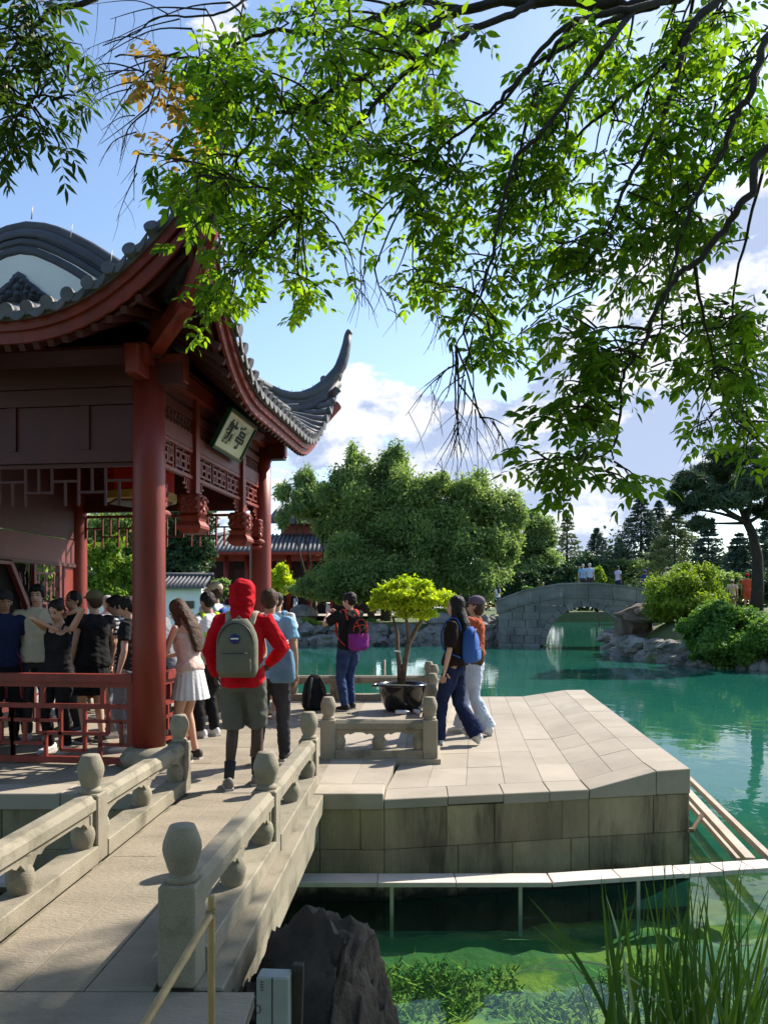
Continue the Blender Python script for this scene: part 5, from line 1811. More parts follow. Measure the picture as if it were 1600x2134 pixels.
# ------------------------------------------------------------------ foreground rock
def fg_rock():
    m = mat('dark_boulder', (.085, .060, .045), (.030, .023, .018), scale=3.2, rough=.9, bump=1.0, bscale=16, stain=((.13, .105, .085), 5.0, .58, .78, (1, 1, 1)))
    root = empty('foreground_rock', (-.36, 3.0, WZ), 0, 'big dark brown boulder beside the footbridge in front', 'rock')
    def rk(name, c, s, seed, rz, cuts):
        bm = bmesh.new()
        bmesh.ops.create_icosphere(bm, subdivisions=6, radius=1)
        off = Vector((seed, seed * 2.3, seed * .7))
        rnd_ = random.Random(seed)
        pl = [(Vector(n).normalized(), d) for n, d in cuts]
        for _ in range(9):
            pl.append((Vector((rnd_.gauss(0, 1), rnd_.gauss(0, 1), rnd_.gauss(0, .6))).normalized(), rnd_.uniform(.72, .92)))
        for v in bm.verts:
            q = v.co.normalized()
            q = Vector([math.copysign(abs(t) ** .8, t) for t in q])
            for n, d in pl:
                e = q.dot(n) - d
                if e > 0: q = q - n * e * .93
            p = v.co
            q *= 1 + .10 * mnoise.noise(p * 2.1 + off) - .16 * abs(mnoise.noise(p * 3.3 + off)) - .07 * abs(mnoise.noise(p * 8 + off)) + .03 * mnoise.noise(p * 15 + off) + .018 * mnoise.noise(p * 34 + off)
            v.co = Vector((q.x * s[0], q.y * s[1], q.z * s[2]))
        return link(name, bm_mesh(bm, name, m, True), root, c, (0, 0, rz))
    rk('boulder', (-.02, .26, .14), (.54, .62, .94), 4, .15, [((-.62, -.35, 1), .62), ((.9, -.5, .3), .66), ((-1, -.2, .3), .80)])
    rk('boulder', (.27, -.02, .0), (.27, .42, .95), 9, -.2, [((.75, -.3, 1), .62)])
    rk('boulder', (-.34, -.02, .08), (.32, .44, .80), 2, .3, [((-.4, -.3, 1), .62)])
    return root
fg_rock()

# ------------------------------------------------------------------ small grey box with stake, bamboo barrier
eb = PX(572, 2134, 2.25)
bxr = empty('junction_box', (eb.x, eb.y, eb.z - .12), rad(-4), 'pale grey junction box in front of the dark boulder', 'box')
gm_ = mat('grey_enclosure', (.27, .30, .28), (.20, .23, .22), scale=6, rough=.5, bump=.05)
bk = mat('black_mark', (.02, .02, .02), rough=.6)
box('case', bxr, (0, 0, .135), (.094, .06, .27), gm_, None, .005)
box('seam', bxr, (0, -.0305, .135), (.003, .002, .268), bk)
for k in range(4):
    tube('clip', bxr, [(-.034 + .0 * k, -.032, .258 - k * .008), (-.026, -.034, .258 - k * .008)], .0012, bk, 5)
for z in (.178, .105):
    pts = [(-.044 + .010 * math.cos(a), -.0315, z + .012 * math.sin(a)) for a in np.linspace(-1.9, 1.9, 8)]
    tube('ring_mark', bxr, pts, .0013, bk, 5)
stake_m = mat('dark_stake', (.05, .045, .035), (.03, .028, .022), scale=8, rough=.9, bump=.5)
sp_ = PX(618, 2134, 2.28)
tag(box('wooden_stake', None, (sp_.x, sp_.y, sp_.z + .0), (.034, .03, .36), stake_m, (0, .03, 0), .003), 'short dark square stake right of the grey box', 'stake')
bam = mat('bamboo', (.42, .29, .12), (.30, .20, .085), scale=5, rough=.5, bump=.15, bscale=30, stretch=(3, 3, .5))
bf = empty('bamboo_barrier', (-.6, 2.6, -.05), 0, 'low bamboo barrier with one upright and one sloping pole by the near post', 'barrier')
BF = Vector((-.6, 2.6, -.05))
def cane(name, a, b, r, nn):
    a, b = Vector(a) - BF, Vector(b) - BF
    pts, rr_ = [], []
    for i in range(nn):
        for t, q in ((0, 1.12), (.04, 1.0), (.5, .96), (.95, 1.0)):
            pts.append(a.lerp(b, (i + t) / nn)); rr_.append(r * q)
    pts.append(b); rr_.append(r)
    return tube(name, bf, pts, rr_, bam, 10)
cane('upright', (-.588, 2.62, -.3), (-.588, 2.62, .515), .0125, 5)
cane('pole', (-.70, 1.2, .30), (-.588, 2.60, .455), .0125, 6)
for k in range(3):
    pts = [(-.588 + .017 * math.cos(a) - BF.x, 2.61 + .02 * math.sin(a) - BF.y, .455 + .006 * k + .004 * math.cos(a) - BF.z) for a in np.linspace(0, 6.28, 10)]
    tube('tie', bf, pts, .0022, mat('twine', (.35, .28, .18), rough=.9), 5)

# ------------------------------------------------------------------ reeds
reed_m = mat('reed', (.03, .085, .018), (.10, .185, .028), scale=2, rough=.45, bump=0, attr=True, ramp=(.1, .8), trans=.35, tcol=(1.4, 1.5, .5))
reed_p = mat('reed_pale', (.30, .40, .20), (.42, .50, .30), scale=2, rough=.45, bump=0, trans=.3)
def blade(root, base, tip, w, sag, m, tone, twist=0.0, n=9):
    base, tip = Vector(base), Vector(tip)
    rg_ = random.Random(hash((round(base.x, 3), round(tip.x, 3))))
    d = tip - base
    side = d.cross(Vector((rg_.uniform(-.6, .6), -1, 0))).normalized()
    V = []
    for i in range(n + 1):
        t = i / n
        p = base.lerp(tip, t) + Vector((0, 0, -sag * t * t + sag * t)) * 2 + Vector((d.x, d.y, 0)) * (t * t - t) * .5
        s = side * w * (.75 + .6 * t) * (1 - t ** 3) if t > .05 else side * w * .75
        if i == n: s = side * .0006
        nz_ = side.cross(d).normalized() * w * .35
        V += [p - s, p + nz_ * (1 - t), p + s]
    Fc = []
    for i in range(n):
        a = 3 * i
        Fc += [(a, a + 1, a + 4, a + 3), (a + 1, a + 2, a + 5, a + 4)]
    me = mesh('blade', [v - root.location for v in V], Fc, m, True)
    me.attributes.new('rnd', 'FLOAT', 'POINT').data.foreach_set('value', np.full(len(V), tone, np.float32))
    return link('blade', me, root)
rb = random.Random(12)
for ci, (bxx, byy, tips, lab) in enumerate((
        (1.02, 2.45, 85, 'dense tall green reed clump at the bottom right corner'),
        (.82, 2.55, 42, 'looser green reed clump left of the dense one'))):
    root = empty('reed_clump', (bxx, byy, -1.0), 0, lab, 'reeds')
    for k in range(tips):
        b = (bxx + rb.gauss(0, .12), byy + rb.gauss(0, .14), -.98)
        if ci == 0: tx, ty = rb.uniform(1340, 1660), rb.uniform(1760, 2060)
        else: tx, ty = rb.uniform(1230, 1480), rb.uniform(1820, 2040)
        tp = PX(tx, ty, byy + rb.uniform(-.25, .25))
        blade(root, b, tp, rb.uniform(.005, .0115), rb.uniform(0, .05), reed_m, rb.random())
root = empty('reed_clump', (.62, 2.4, -1.0), 0, 'sparse bent reed shoots leaning left over the green water', 'reeds')
for (x0, y0, x1, y1, w, sag, m_) in ((1290, 2200, 1100, 1868, .009, .03, reed_m), (1330, 2200, 1262, 1865, .007, .03, reed_p), (1300, 2200, 1110, 1930, .004, .05, reed_m), (1330, 2180, 1050, 2035, .004, .22, reed_p), (1420, 2190, 1040, 2040, .004, .30, reed_p), (1500, 2180, 1230, 2120, .004, .20, reed_p), (1360, 2210, 1310, 1900, .006, .02, reed_m), (1250, 2210, 1170, 1990, .003, .03, reed_m), (1480, 2160, 1355, 1930, .004, .12, reed_p)):
    blade(root, PX(x0, y0, 2.4), PX(x1, y1, 2.45), w * .85, sag, m_, rb.random())

# black backpack standing on the deck is built with the bags
# ------------------------------------------------------------------ people
def skinm(name, c): return mat('skin_' + name, c, tuple(v * .85 for v in c), scale=9, rough=.5, bump=.05, bscale=80, spec=.35)
SK = {'light': skinm('light', (.60, .36, .26)), 'tan': skinm('tan', (.42, .235, .155)), 'brown': skinm('brown', (.22, .115, .07)), 'dark': skinm('dark', (.075, .042, .030))}
def cloth(name, c, c2=None, **k):
    return mat('cloth_' + name, c, c2 or tuple(v * .82 for v in c), scale=6, rough=.9, bump=.3, bscale=34, spec=.15, **k)
HAIRM = {'black': mat('hair_black', (.010, .009, .009), (.022, .018, .016), scale=30, rough=.6, bump=.5, bscale=90, stretch=(1, 1, .08), spec=.2),
         'brown': mat('hair_brown', (.045, .024, .014), (.085, .048, .028), scale=30, rough=.6, bump=.5, bscale=90, stretch=(1, 1, .08), spec=.2),
         'grey': mat('hair_grey', (.45, .44, .42), (.35, .34, .33), scale=30, rough=.6)}
eyem = mat('eye_dark', (.015, .012, .010), rough=.2)
lipm = mat('lip', (.30, .11, .09), rough=.5)
solem = mat('sole', (.55, .54, .50), (.45, .44, .42), rough=.8)

def ell(c, r, n=12, m=8, rot=None):
    V, Fc = [], []
    for j in range(1, m):
        b = math.pi * j / m
        for i in range(n):
            a = 2 * math.pi * i / n
            v = Vector((r[0] * math.sin(b) * math.cos(a), r[1] * math.sin(b) * math.sin(a), -r[2] * math.cos(b)))
            V.append(v)
    for j in range(m - 2):
        for i in range(n):
            Fc.append((j * n + i, j * n + (i + 1) % n, (j + 1) * n + (i + 1) % n, (j + 1) * n + i))
    V += [Vector((0, 0, -r[2])), Vector((0, 0, r[2]))]
    s, t = len(V) - 2, len(V) - 1
    for i in range(n):
        Fc.append((s, (i + 1) % n, i))
        Fc.append((t, (m - 2) * n + i, (m - 2) * n + (i + 1) % n))
    if rot: V = [rot @ v for v in V]
    return [v + Vector(c) for v in V], Fc

def ik(a, c, l1, l2, hint):
    a, c, hint = Vector(a), Vector(c), Vector(hint)
    d = c - a
    L = min(d.length, (l1 + l2) * .995)
    u = d.normalized()
    c = a + u * L
    x = (l1 * l1 - l2 * l2 + L * L) / (2 * L)
    h = math.sqrt(max(0, l1 * l1 - x * x))
    p = hint - u * hint.dot(u)
    p = p.normalized() if p.length > 1e-6 else u.orthogonal().normalized()
    return a + u * x + p * h, c

def rings(secs, T, n=18, power=.85):
    """closed loft of superelliptic sections (z, w, d, yo) moved by T"""
    V, Fc = [], []
    for (z, w, d, yo) in secs:
        for i in range(n):
            a = 2 * math.pi * i / n
            ca, sa = math.cos(a), math.sin(a)
            V.append(T(Vector((w * math.copysign(abs(ca) ** power, ca), yo + d * math.copysign(abs(sa) ** power, sa), z))))
    for j in range(len(secs) - 1):
        for i in range(n):
            Fc.append((j * n + i, j * n + (i + 1) % n, (j + 1) * n + (i + 1) % n, (j + 1) * n + i))
    Fc.append(tuple(range(n - 1, -1, -1)))
    Fc.append(tuple((len(secs) - 1) * n + i for i in range(n)))
    return V, Fc

def hand_geo(w, fd, palm_n, thumb_s, curl=.5):
    """palm goes into the fused body; fingers are returned apart. fd: finger direction, palm_n: palm normal"""
    fd, pn = fd.normalized(), palm_n.normalized()
    sd = fd.cross(pn).normalized()
    pn = sd.cross(fd).normalized()
    palm = tube_geo([w - fd * .01, w + fd * .03, w + fd * .075], [(.022, .018), (.036, .016), (.038, .013)], 8)
    fingers = []
    for k, (off, L) in enumerate(((-.028, .070), (-.0095, .080), (.0095, .075), (.028, .060))):
        b = w + fd * .072 + sd * off
        p = [b - fd * .015]
        d = fd.copy()
        for s in (.42, .32, .26):
            p.append(p[-1] + d * (L * s + (.015 if len(p) == 1 else 0)))
            d = (d * math.cos(curl) + pn * math.sin(curl)).normalized()
        fingers.append(tube_geo(p, [.0088, .0086, .0078, .0062], 6))
    b = w + fd * .022 + sd * (-.030 * thumb_s)
    d = (fd * .75 - sd * thumb_s * .65 + pn * .35).normalized()
    p = [b, b + d * .03, b + d * .03 + (d + pn * .3).normalized() * .028, b + d * .03 + (d + pn * .6).normalized() * .05]
    fingers.append(tube_geo(p, [.011, .010, .009, .007], 6))
    return palm, fingers

def human(label, loc, rz, H=1.7, sk='light', hair='black', hstyle='short', top=None, bottom=None, shoes=None, vox=.011, group=None,
          lean=0.0, bend=None, aR=None, aL=None, eR=(.6, -.7, -.2), eL=(-.6, -.7, -.2), fR=(.10, 0, .085), fL=(-.10, 0, .085), kn=(0, 1, .1),
          yaw=0.0, pitch=0.0, sleeve=.62, hem=.86, wide=0.0, bott='pants', legw=1.0, flare=0.0, leg_end=1.0, fem=False, cap=None, face=True, headgear=None,
          fpR=0.0, fpL=0.0, fyaw=0.0, socks=None, tights=None, curl=.5, simple=False, strap=None, hood=None, skirt_len=.42, twist=0.0, side=0.0):
    k = H / 1.70
    root = empty('person', loc, rz, label, 'person', group)
    sw = .168 if fem else .188
    hw = .092
    piv = Vector((0, 0, .92))
    RL_ = Euler((-lean, side, 0)).to_matrix()
    TW = Euler((0, 0, twist)).to_matrix()
    def U(p):
        p = Vector(p)
        t = max(0, min(1, (p.z - .90) / .35))
        q = piv + RL_ @ (TW @ (p - piv)) if t >= 1 else piv + Euler((-lean * t, side * t, twist * t)).to_matrix() @ (p - piv)
        return q
    neck = U((0, -.01, 1.47))
    HR = Euler((pitch - lean * .5, side * .5, yaw + twist)).to_matrix()
    hp = U((0, .005, 1.50))
    def Hd(p):
        return hp + HR @ (Vector(p) - Vector((0, .005, 1.50)))
    shR, shL = U((sw, -.01, 1.395)), U((-sw, -.01, 1.395))
    aR = Vector(aR) if aR else Vector((.245, .05, .87)); aL = Vector(aL) if aL else Vector((-.245, .05, .87))
    elR, wrR = ik(shR, aR, .285, .255, eR); elL, wrL = ik(shL, aL, .285, .255, eL)
    hpR, hpL = Vector((hw, 0, .90)), Vector((-hw, 0, .90))
    knR, anR = ik(hpR, fR, .42, .415, kn); knL, anL = ik(hpL, fL, .42, .415, kn)
    def K(geo): return [tuple(Vector(v) * k) for v in geo[0]], geo[1]
    # ---- skin
    parts = []
    parts.append(ell(Hd((0, -.008, 1.615)), (.074, .092, .098), 14, 10, HR))
    parts.append(ell(Hd((0, .030, 1.555)), (.056, .062, .072), 12, 9, HR))
    if face:
        parts.append(tube_geo([Hd((0, .075, 1.60)), Hd((0, .098, 1.572)), Hd((0, .092, 1.560))], [.011, .016, .015], 7, round_cap=True))
        for s in (1, -1): parts.append(ell(Hd((s * .078, -.008, 1.585)), (.010, .020, .030), 8, 6, HR))
    parts.append(tube_geo([U((0, -.012, 1.40)), neck, Hd((0, .0, 1.55))], [.062, .053, .052], 12))
    W = .92 if fem else 1.0
    body_secs = [(.86, .15, .10, 0), (.95, .155, .105, 0), (1.08, .125 * W, .090, 0), (1.22, .145 * W, .10, 0), (1.33, .155 * W, .10, -.005), (1.40, .13 * W, .08, -.01), (1.44, .07, .055, -.012)]
    parts.append(rings(body_secs, U))
    ext = []
    for sh_, el, wr, s in ((shR, elR, wrR, 1), (shL, elL, wrL, -1)):
        ar = .80 if fem else .92
        parts.append(tube_geo([sh_, sh_.lerp(el, .3), el, el.lerp(wr, .3), wr], [.052 * ar, .048 * ar, .040 * ar, .041 * ar, .026 * ar], 10, round_cap=True))
        fd = (wr - el).normalized()
        pn = Vector((-s, .2, 0)) - fd * Vector((-s, .2, 0)).dot(fd)
        if pn.length < .1: pn = fd.orthogonal()
        pg, fg = hand_geo(wr, fd, pn, s, curl)
        parts.append(pg)
        if not simple: ext += fg
        else: parts.append(ell(wr + fd * .11, (.03, .03, .05), 8, 6))
    if not (bott == 'pants' and leg_end > .95 and simple):
        for h_, kn_, an_ in ((hpR, knR, anR), (hpL, knL, anL)):
            parts.append(tube_geo([h_, h_.lerp(kn_, .4), kn_, kn_.lerp(an_, .3), kn_.lerp(an_, .75), an_], [.082, .074, .052, .052, .037, .034], 10, round_cap=True))
    me = mesh('body', *K(join_geo(parts)), SK[sk])
    body = link('body', me, root)
    queue(body, vox * k, 3, extra=K(join_geo(ext)) if ext else None)
    if face and not simple:
        fp = []
        for s in (1, -1):
            fp.append(ell(Hd((s * .031, .080, 1.598)), (.012, .008, .0065), 8, 6, HR))
            fp.append(tube_geo([Hd((s * .016, .087, 1.618)), Hd((s * .032, .088, 1.622)), Hd((s * .048, .078, 1.616))], [.003, .004, .002], 5))
        link('eyes', mesh('eyes', *K(join_geo(fp)), eyem, True), body)
        link('mouth', mesh('mouth', *K(ell(Hd((0, .088, 1.530)), (.021, .008, .006), 10, 6, HR)), lipm, True), body)
    # ---- hair
    if hstyle != 'none' and hood is None:
        hpz = [ell(Hd((0, -.022, 1.632)), (.088, .098, .092), 14, 10, HR), ell(Hd((0, -.05, 1.60)), (.082, .070, .085), 12, 9, HR)]
        if hstyle == 'fringe':
            hpz.append(ell(Hd((0, .045, 1.665)), (.072, .052, .036), 12, 8, HR))
            for s in (1, -1): hpz.append(ell(Hd((s * .068, .005, 1.61)), (.022, .05, .05), 10, 8, HR))
        if hstyle == 'long':
            hpz.append(tube_geo([Hd((0, -.04, 1.62)), Hd((0, -.075, 1.52)), U((0, -.125, 1.40)), U((0, -.14, 1.24)), U((0, -.13, 1.13))], [(.085, .06), (.095, .055), (.105, .045), (.095, .035), (.06, .02)], 12))
            for s in (1, -1): hpz.append(tube_geo([Hd((s * .070, .01, 1.64)), Hd((s * .085, -.005, 1.55)), U((s * .095, -.01, 1.42)), U((s * .10, .02, 1.30))], [.026, .030, .032, .018], 8))
        if hstyle == 'bob':
            hpz.append(ell(Hd((0, -.04, 1.57)), (.098, .075, .10), 12, 9, HR))
        if hstyle == 'bun':
            hpz.append(ell(Hd((0, -.12, 1.66)), (.045, .045, .045), 10, 8, HR))
        h_ = link('hair', mesh('hair', *K(join_geo(hpz)), HAIRM[hair]), root)
        queue(h_, vox * k * .95, 2, .006, 26)
    if cap:
        cp = [ell(Hd((0, -.018, 1.655)), (.094, .108, .080), 16, 10, HR)]
        br = [Hd((x, y, z)) for x, y, z in ((-.075, .065, 1.655), (-.05, .145, 1.645), (0, .168, 1.643), (.05, .145, 1.645), (.075, .065, 1.655), (0, .05, 1.66))]
        brim = ([v for v in br] + [v - HR @ Vector((0, 0, .010)) for v in br], [(0, 1, 2, 3, 4, 5), (11, 10, 9, 8, 7, 6)] + [(i, 6 + i, 6 + (i + 1) % 6, (i + 1) % 6) for i in range(6)])
        cobj = link('cap', mesh('cap', *K(cp[0]), cap, True), root)
        link('brim', mesh('brim', *K(brim), cap), cobj)
    if hood:
        hd_ = [ell(Hd((0, -.03, 1.625)), (.108, .120, .118), 16, 10, HR), ell(Hd((0, -.045, 1.555)), (.106, .105, .10), 14, 10, HR), tube_geo([Hd((0, -.03, 1.53)), U((0, -.05, 1.43))], [.085, .095], 12, round_cap=True)]
        h_ = link('hood', mesh('hood', *K(join_geo(hd_)), hood), root)
        queue(h_, vox * k, 3, .015, 15)
    # ---- upper garment
    if top:
        w_ = 1 + wide
        secs = [(hem, .176 * w_, .130 * w_, 0), (hem + .05, .176 * w_, .132 * w_, 0), (1.06, (.146 if fem else .152) * w_, .108 * w_, 0), (1.20, .160 * W * w_, .114 * w_, .0), (1.32, .176 * W * w_, .115 * w_, -.004), (1.395, .170 * W, .092, -.01), (1.438, .105, .070, -.012), (1.462, .066, .060, -.012)]
        if strap == 'tank': secs = secs[:5] + [(1.36, .13, .09, -.005)]
        tp = [rings(secs, U)]
        if sleeve > 0 and strap != 'tank':
            for sh_, el, wr in ((shR, elR, wrR), (shL, elL, wrL)):
                inn_ = sh_.lerp(U((0, -.01, 1.37)), .25)
                if sleeve <= 1:
                    e = sh_.lerp(el, sleeve)
                    tp.append(tube_geo([inn_, sh_, sh_.lerp(e, .5), e], [.060, .070, .070 * w_, .070 * w_], 10))
                else:
                    e = el.lerp(wr, sleeve - 1)
                    tp.append(tube_geo([inn_, sh_, sh_.lerp(el, .5), el, el.lerp(e, .5), e], [.060, .072, .068 * w_, .062 * w_, .054 * w_, .042], 10))
        t_ = link('top', mesh('top', *K(join_geo(tp)), top), root)
        queue(t_, vox * k, 3, .012, 14)
        if strap == 'tank':
            for s in (1, -1):
                tube('shoulder_strap', t_, [tuple(U((s * .085, .088, 1.345)) * k), tuple(U((s * .095, .03, 1.445)) * k), tuple(U((s * .09, -.06, 1.41)) * k), tuple(U((s * .085, -.095, 1.33)) * k)], .012 * k, top, 6)
    # ---- lower garment
    if bottom:
        if bott == 'pants':
            bp = [rings([(.80, .150, .108, 0), (.88, .158, .112, -.004), (.96, .148, .102, 0), (1.03, .130, .092, 0)], lambda p: U(p))]
            for h_, kn_, an_ in ((hpR, knR, anR), (hpL, knL, anL)):
                r = [.098 * legw, .092 * legw, .070 * legw, (.064 + flare * .4) * legw, (.056 + flare) * legw]
                if leg_end >= .75:
                    e = kn_.lerp(an_, (leg_end - .5) * 2 * 1.02)
                    pts = [h_, h_.lerp(kn_, .45), kn_, kn_.lerp(e, .5), e]
                else:
                    e = h_.lerp(kn_, leg_end * 2)
                    pts = [h_, h_.lerp(e, .5), e]
                    r = [.100 * legw, .096 * legw, .092 * legw]
                bp.append(tube_geo(pts, r, 12))
            b_o = link('trousers' if leg_end >= .75 else 'shorts', mesh('trousers', *K(join_geo(bp)), bottom), root)
            queue(b_o, vox * k, 3, .011, 13)
        else:
            V, Fc = [], []
            nn = 72
            zs = np.linspace(1.05 if bott == 'skirt' else 1.10, 1.05 - skirt_len, 7)
            for j, z in enumerate(zs):
                t = j / 6
                for i in range(nn):
                    a = 2 * math.pi * i / nn
                    pl2 = 1 + .05 * t * math.sin(a * 18)
                    V.append(Vector(((.142 + .075 * t) * math.cos(a) * pl2, (.105 + .08 * t) * math.sin(a) * pl2, z)) * k)
            for j in range(6):
                for i in range(nn):
                    Fc.append((j * nn + i, (j + 1) * nn + i, (j + 1) * nn + (i + 1) % nn, j * nn + (i + 1) % nn))
            Fc.append(tuple(range(nn)))
            link('skirt', mesh('skirt', V, Fc, bottom, True), root)
    if tights:
        tg = [tube_geo([h_.lerp(kn_, .55), kn_, kn_.lerp(an_, .3), kn_.lerp(an_, .75), an_], [.074, .058, .059, .043, .037], 12) for h_, kn_, an_ in ((hpR, knR, anR), (hpL, knL, anL))]
        for g in tg: link('legging', mesh('legging', *K(g), tights, True), root)
    if socks:
        for kn_, an_ in ((knR, anR), (knL, anL)):
            link('sock', mesh('sock', *K(tube_geo([kn_.lerp(an_, .66), kn_.lerp(an_, .85), an_], [.050, .044, .043], 12)), socks, True), root)
    # ---- shoes
    if shoes:
        for an_, fp_, s in ((anR, fpR, 1), (anL, fpL, -1)):
            R_ = Euler((-fp_, 0, fyaw - s * .12)).to_matrix()
            def S_(p): return an_ + R_ @ Vector(p)
            sec = [(-.075, .030, .045, -.035), (-.06, .036, .052, -.034), (0, .037, .055, -.030), (.06, .042, .036, -.046), (.12, .045, .028, -.053), (.165, .036, .022, -.058), (.185, .020, .014, -.064)]
            V, Fc = [], []
            n_ = 12
            for (y, w2, h2, zc) in sec:
                for i in range(n_):
                    a = 2 * math.pi * i / n_
                    V.append(S_((w2 * math.cos(a), y, max(zc + h2 * math.sin(a), -.078))))
            for j in range(len(sec) - 1):
                for i in range(n_):
                    Fc.append((j * n_ + i, j * n_ + (i + 1) % n_, (j + 1) * n_ + (i + 1) % n_, (j + 1) * n_ + i))
            Fc += [tuple(range(n_ - 1, -1, -1)), tuple((len(sec) - 1) * n_ + i for i in range(n_))]
            sh_o = link('shoe', mesh('shoe', *K((V, Fc)), shoes, True), root)
            V2 = []
            for z in (-.085, -.066):
                for (x, y) in ((-.034, -.08), (.034, -.08), (.044, .05), (.047, .12), (.03, .18), (0, .194), (-.03, .18), (-.047, .12), (-.044, .05)):
                    V2.append(S_((x, y, z)))
            link('sole', mesh('sole', *K((V2, [tuple(range(8, -1, -1)), tuple(range(9, 18))] + [(i, (i + 1) % 9, 9 + (i + 1) % 9, 9 + i) for i in range(9)])), solem), sh_o)
    Mw = Matrix.LocRotScale(Vector(loc), Euler((0, 0, rz)), None)
    return dict(root=root, U=lambda p: Mw @ (U(p) * k), H=lambda p: Mw @ (Hd(p) * k), wR=Mw @ (wrR * k), wL=Mw @ (wrL * k), k=k, M=Mw, rz=rz, lean=lean,
                fdR=Mw.to_3x3() @ (wrR - elR).normalized(), fdL=Mw.to_3x3() @ (wrL - elL).normalized(), shR=Mw @ (shR * k), shL=Mw @ (shL * k))

def backpack(label, per, m, size=(.30, .16, .44), z=1.17, pocket=None, strapm=None, logo=False, yo=-.10, trim=None, name='backpack'):
    """rounded pack on somebody's back, in the wearer's frame"""
    k = per['k']
    w, d, h = size
    c = per['U']((0, yo - d / 2, z))
    root = empty(name, c, per['rz'], label, 'backpack')
    root.rotation_euler = (-per['lean'] * .8, 0, per['rz'])
    def shell(w, d, h, y0, tz=1.0):
        secs = []
        for t in np.linspace(0, 1, 9):
            zz = -h / 2 + h * t
            f = (1 - max(0, (t - .55) / .45) ** 2.2 * .55) * (1 - max(0, (.12 - t) / .12) ** 2 * .14)
            g = (1 - max(0, (t - .5) / .5) ** 2 * .5) * (1 - max(0, (.10 - t) / .10) ** 2 * .2)
            secs.append((zz, w / 2 * f, d / 2 * g, y0 + (d / 2 * (1 - g)) * .6))
        return rings(secs, lambda p: p, 20, .55)
    b = link('bag', mesh('bag', *shell(w, d, h, 0), m, True), root)
    pk = link('front_pocket', mesh('front_pocket', *shell(w * .80, d * .42, h * .42, -d * .40), pocket or m, True), b, (0, 0, -h * .24))
    arc = [(w * .42 * math.cos(a), -d * .36, h * .10 + h * .33 * math.sin(a)) for a in np.linspace(-.35, math.pi + .35, 16)]
    tube('zip', b, arc, .006, trim or mat('zip_dark', (.03, .03, .03), rough=.5), 6)
    tube('zip', b, [(-w * .32, -d * .615, -h * .08), (w * .32, -d * .615, -h * .08)], .004, trim or mat('zip_dark', (.03, .03, .03), rough=.5), 6)
    tube('haul_loop', b, [(-.03, d * .3, h * .46), (0, d * .34, h * .55), (.03, d * .3, h * .46)], .008, strapm or m, 6)
    inv = root.matrix_basis.inverted() if False else Matrix.LocRotScale(root.location, root.rotation_euler, None).inverted()
    for s in (1, -1):
        pts = [inv @ per['U'](p) for p in ((s * .09, yo + .0, z + h * .40), (s * .105, -.055, 1.445), (s * .11, .03, 1.455), (s * .115, .100, 1.38), (s * .125, .130, 1.25), (s * .155, .085, 1.10), (s * .15, yo, z - h * .36))]
        pts = catmull0(pts, 4)
        V, Fc = tube_geo(pts, [(.030, .009)] * len(pts), 8)
        link('strap', mesh('strap', V, Fc, strapm or m, True), b)
    if logo:
        o_ = link('patch', mesh('patch', *lathe_geo([(.040, 0), (.040, .004)], 24), mat('patch_blue', (.020, .022, .16), (.016, .018, .13), rough=.7)), b, (0, -d * .50, h * .16), (rad(90), 0, 0))
        box('patch_band', b, (0, -d * .50 - .006, h * .165), (.062, .003, .011), plaster)
    return root
def catmull0(P, n):
    P = [Vector(p) for p in P]
    out_ = []
    for i in range(len(P) - 1):
        p0, p1, p2, p3 = P[max(i - 1, 0)], P[i], P[i + 1], P[min(i + 2, len(P) - 1)]
        for q in range(n):
            t = q / n
            out_.append(.5 * ((2 * p1) + (p2 - p0) * t + (2 * p0 - 5 * p1 + 4 * p2 - p3) * t * t + (3 * p1 - p0 - 3 * p2 + p3) * t ** 3))
    out_.append(P[-1])
    return out_
def phone(label, p, rz, tilt=0.2, case=None):
    o = empty('phone', p, rz, label, 'phone')
    o.rotation_euler = (tilt, 0, rz)
    b = box('case', o, (0, 0, 0), (.074, .010, .150), case or mat('phone_case', (.55, .56, .62), (.4, .4, .5), scale=30, rough=.3), None, .004)
    box('screen', o, (0, .0058, 0), (.066, .001, .140), mat('phone_screen', (.02, .02, .03), rough=.1))
    box('camera_bump', o, (.018, -.0062, .05), (.028, .003, .03), mat('zip_dark', (.03, .03, .03), rough=.5))
    return o
def at_ground(x, y, Z=0.0): return GP(x, y, Z)
c_red = cloth('red', (.52, .006, .016), (.42, .004, .012)); c_white = cloth('white', (.74, .74, .76)); c_black = cloth('black', (.012, .012, .014), (.02, .02, .022))
c_grey = cloth('grey', (.115, .115, .10)); c_char = cloth('charcoal', (.045, .045, .052)); c_denim = cloth('denim', (.022, .040, .115), (.05, .085, .19)); c_navy = cloth('navy', (.012, .018, .05), (.018, .028, .085))
c_light = cloth('pale_denim', (.52, .58, .66), (.44, .50, .60)); c_rust = cloth('rust', (.36, .075, .035)); c_cream = cloth('cream', (.66, .60, .46)); c_pink = cloth('blush', (.70, .52, .47)); c_blue = cloth('sky_blue', (.22, .42, .62)); c_slate = cloth('slate', (.20, .21, .24))
c_beige = cloth('beige', (.50, .44, .33)); c_olive = cloth('olive', (.16, .14, .08)); c_green = cloth('dark_green', (.02, .055, .045)); c_purple = cloth('purple', (.26, .035, .26)); c_neon = cloth('neon', (.48, .70, .03)); c_coral = cloth('coral', (.70, .075, .05)); c_royal = cloth('royal', (.03, .09, .30), (.05, .13, .42)); c_taupe = cloth('taupe', (.165, .160, .125), (.135, .13, .105)); c_plum = cloth('plum_cap', (.16, .12, .16))
stripe = mat('cloth_stripe', (.02, .02, .025), (.55, .55, .56), rough=.9)
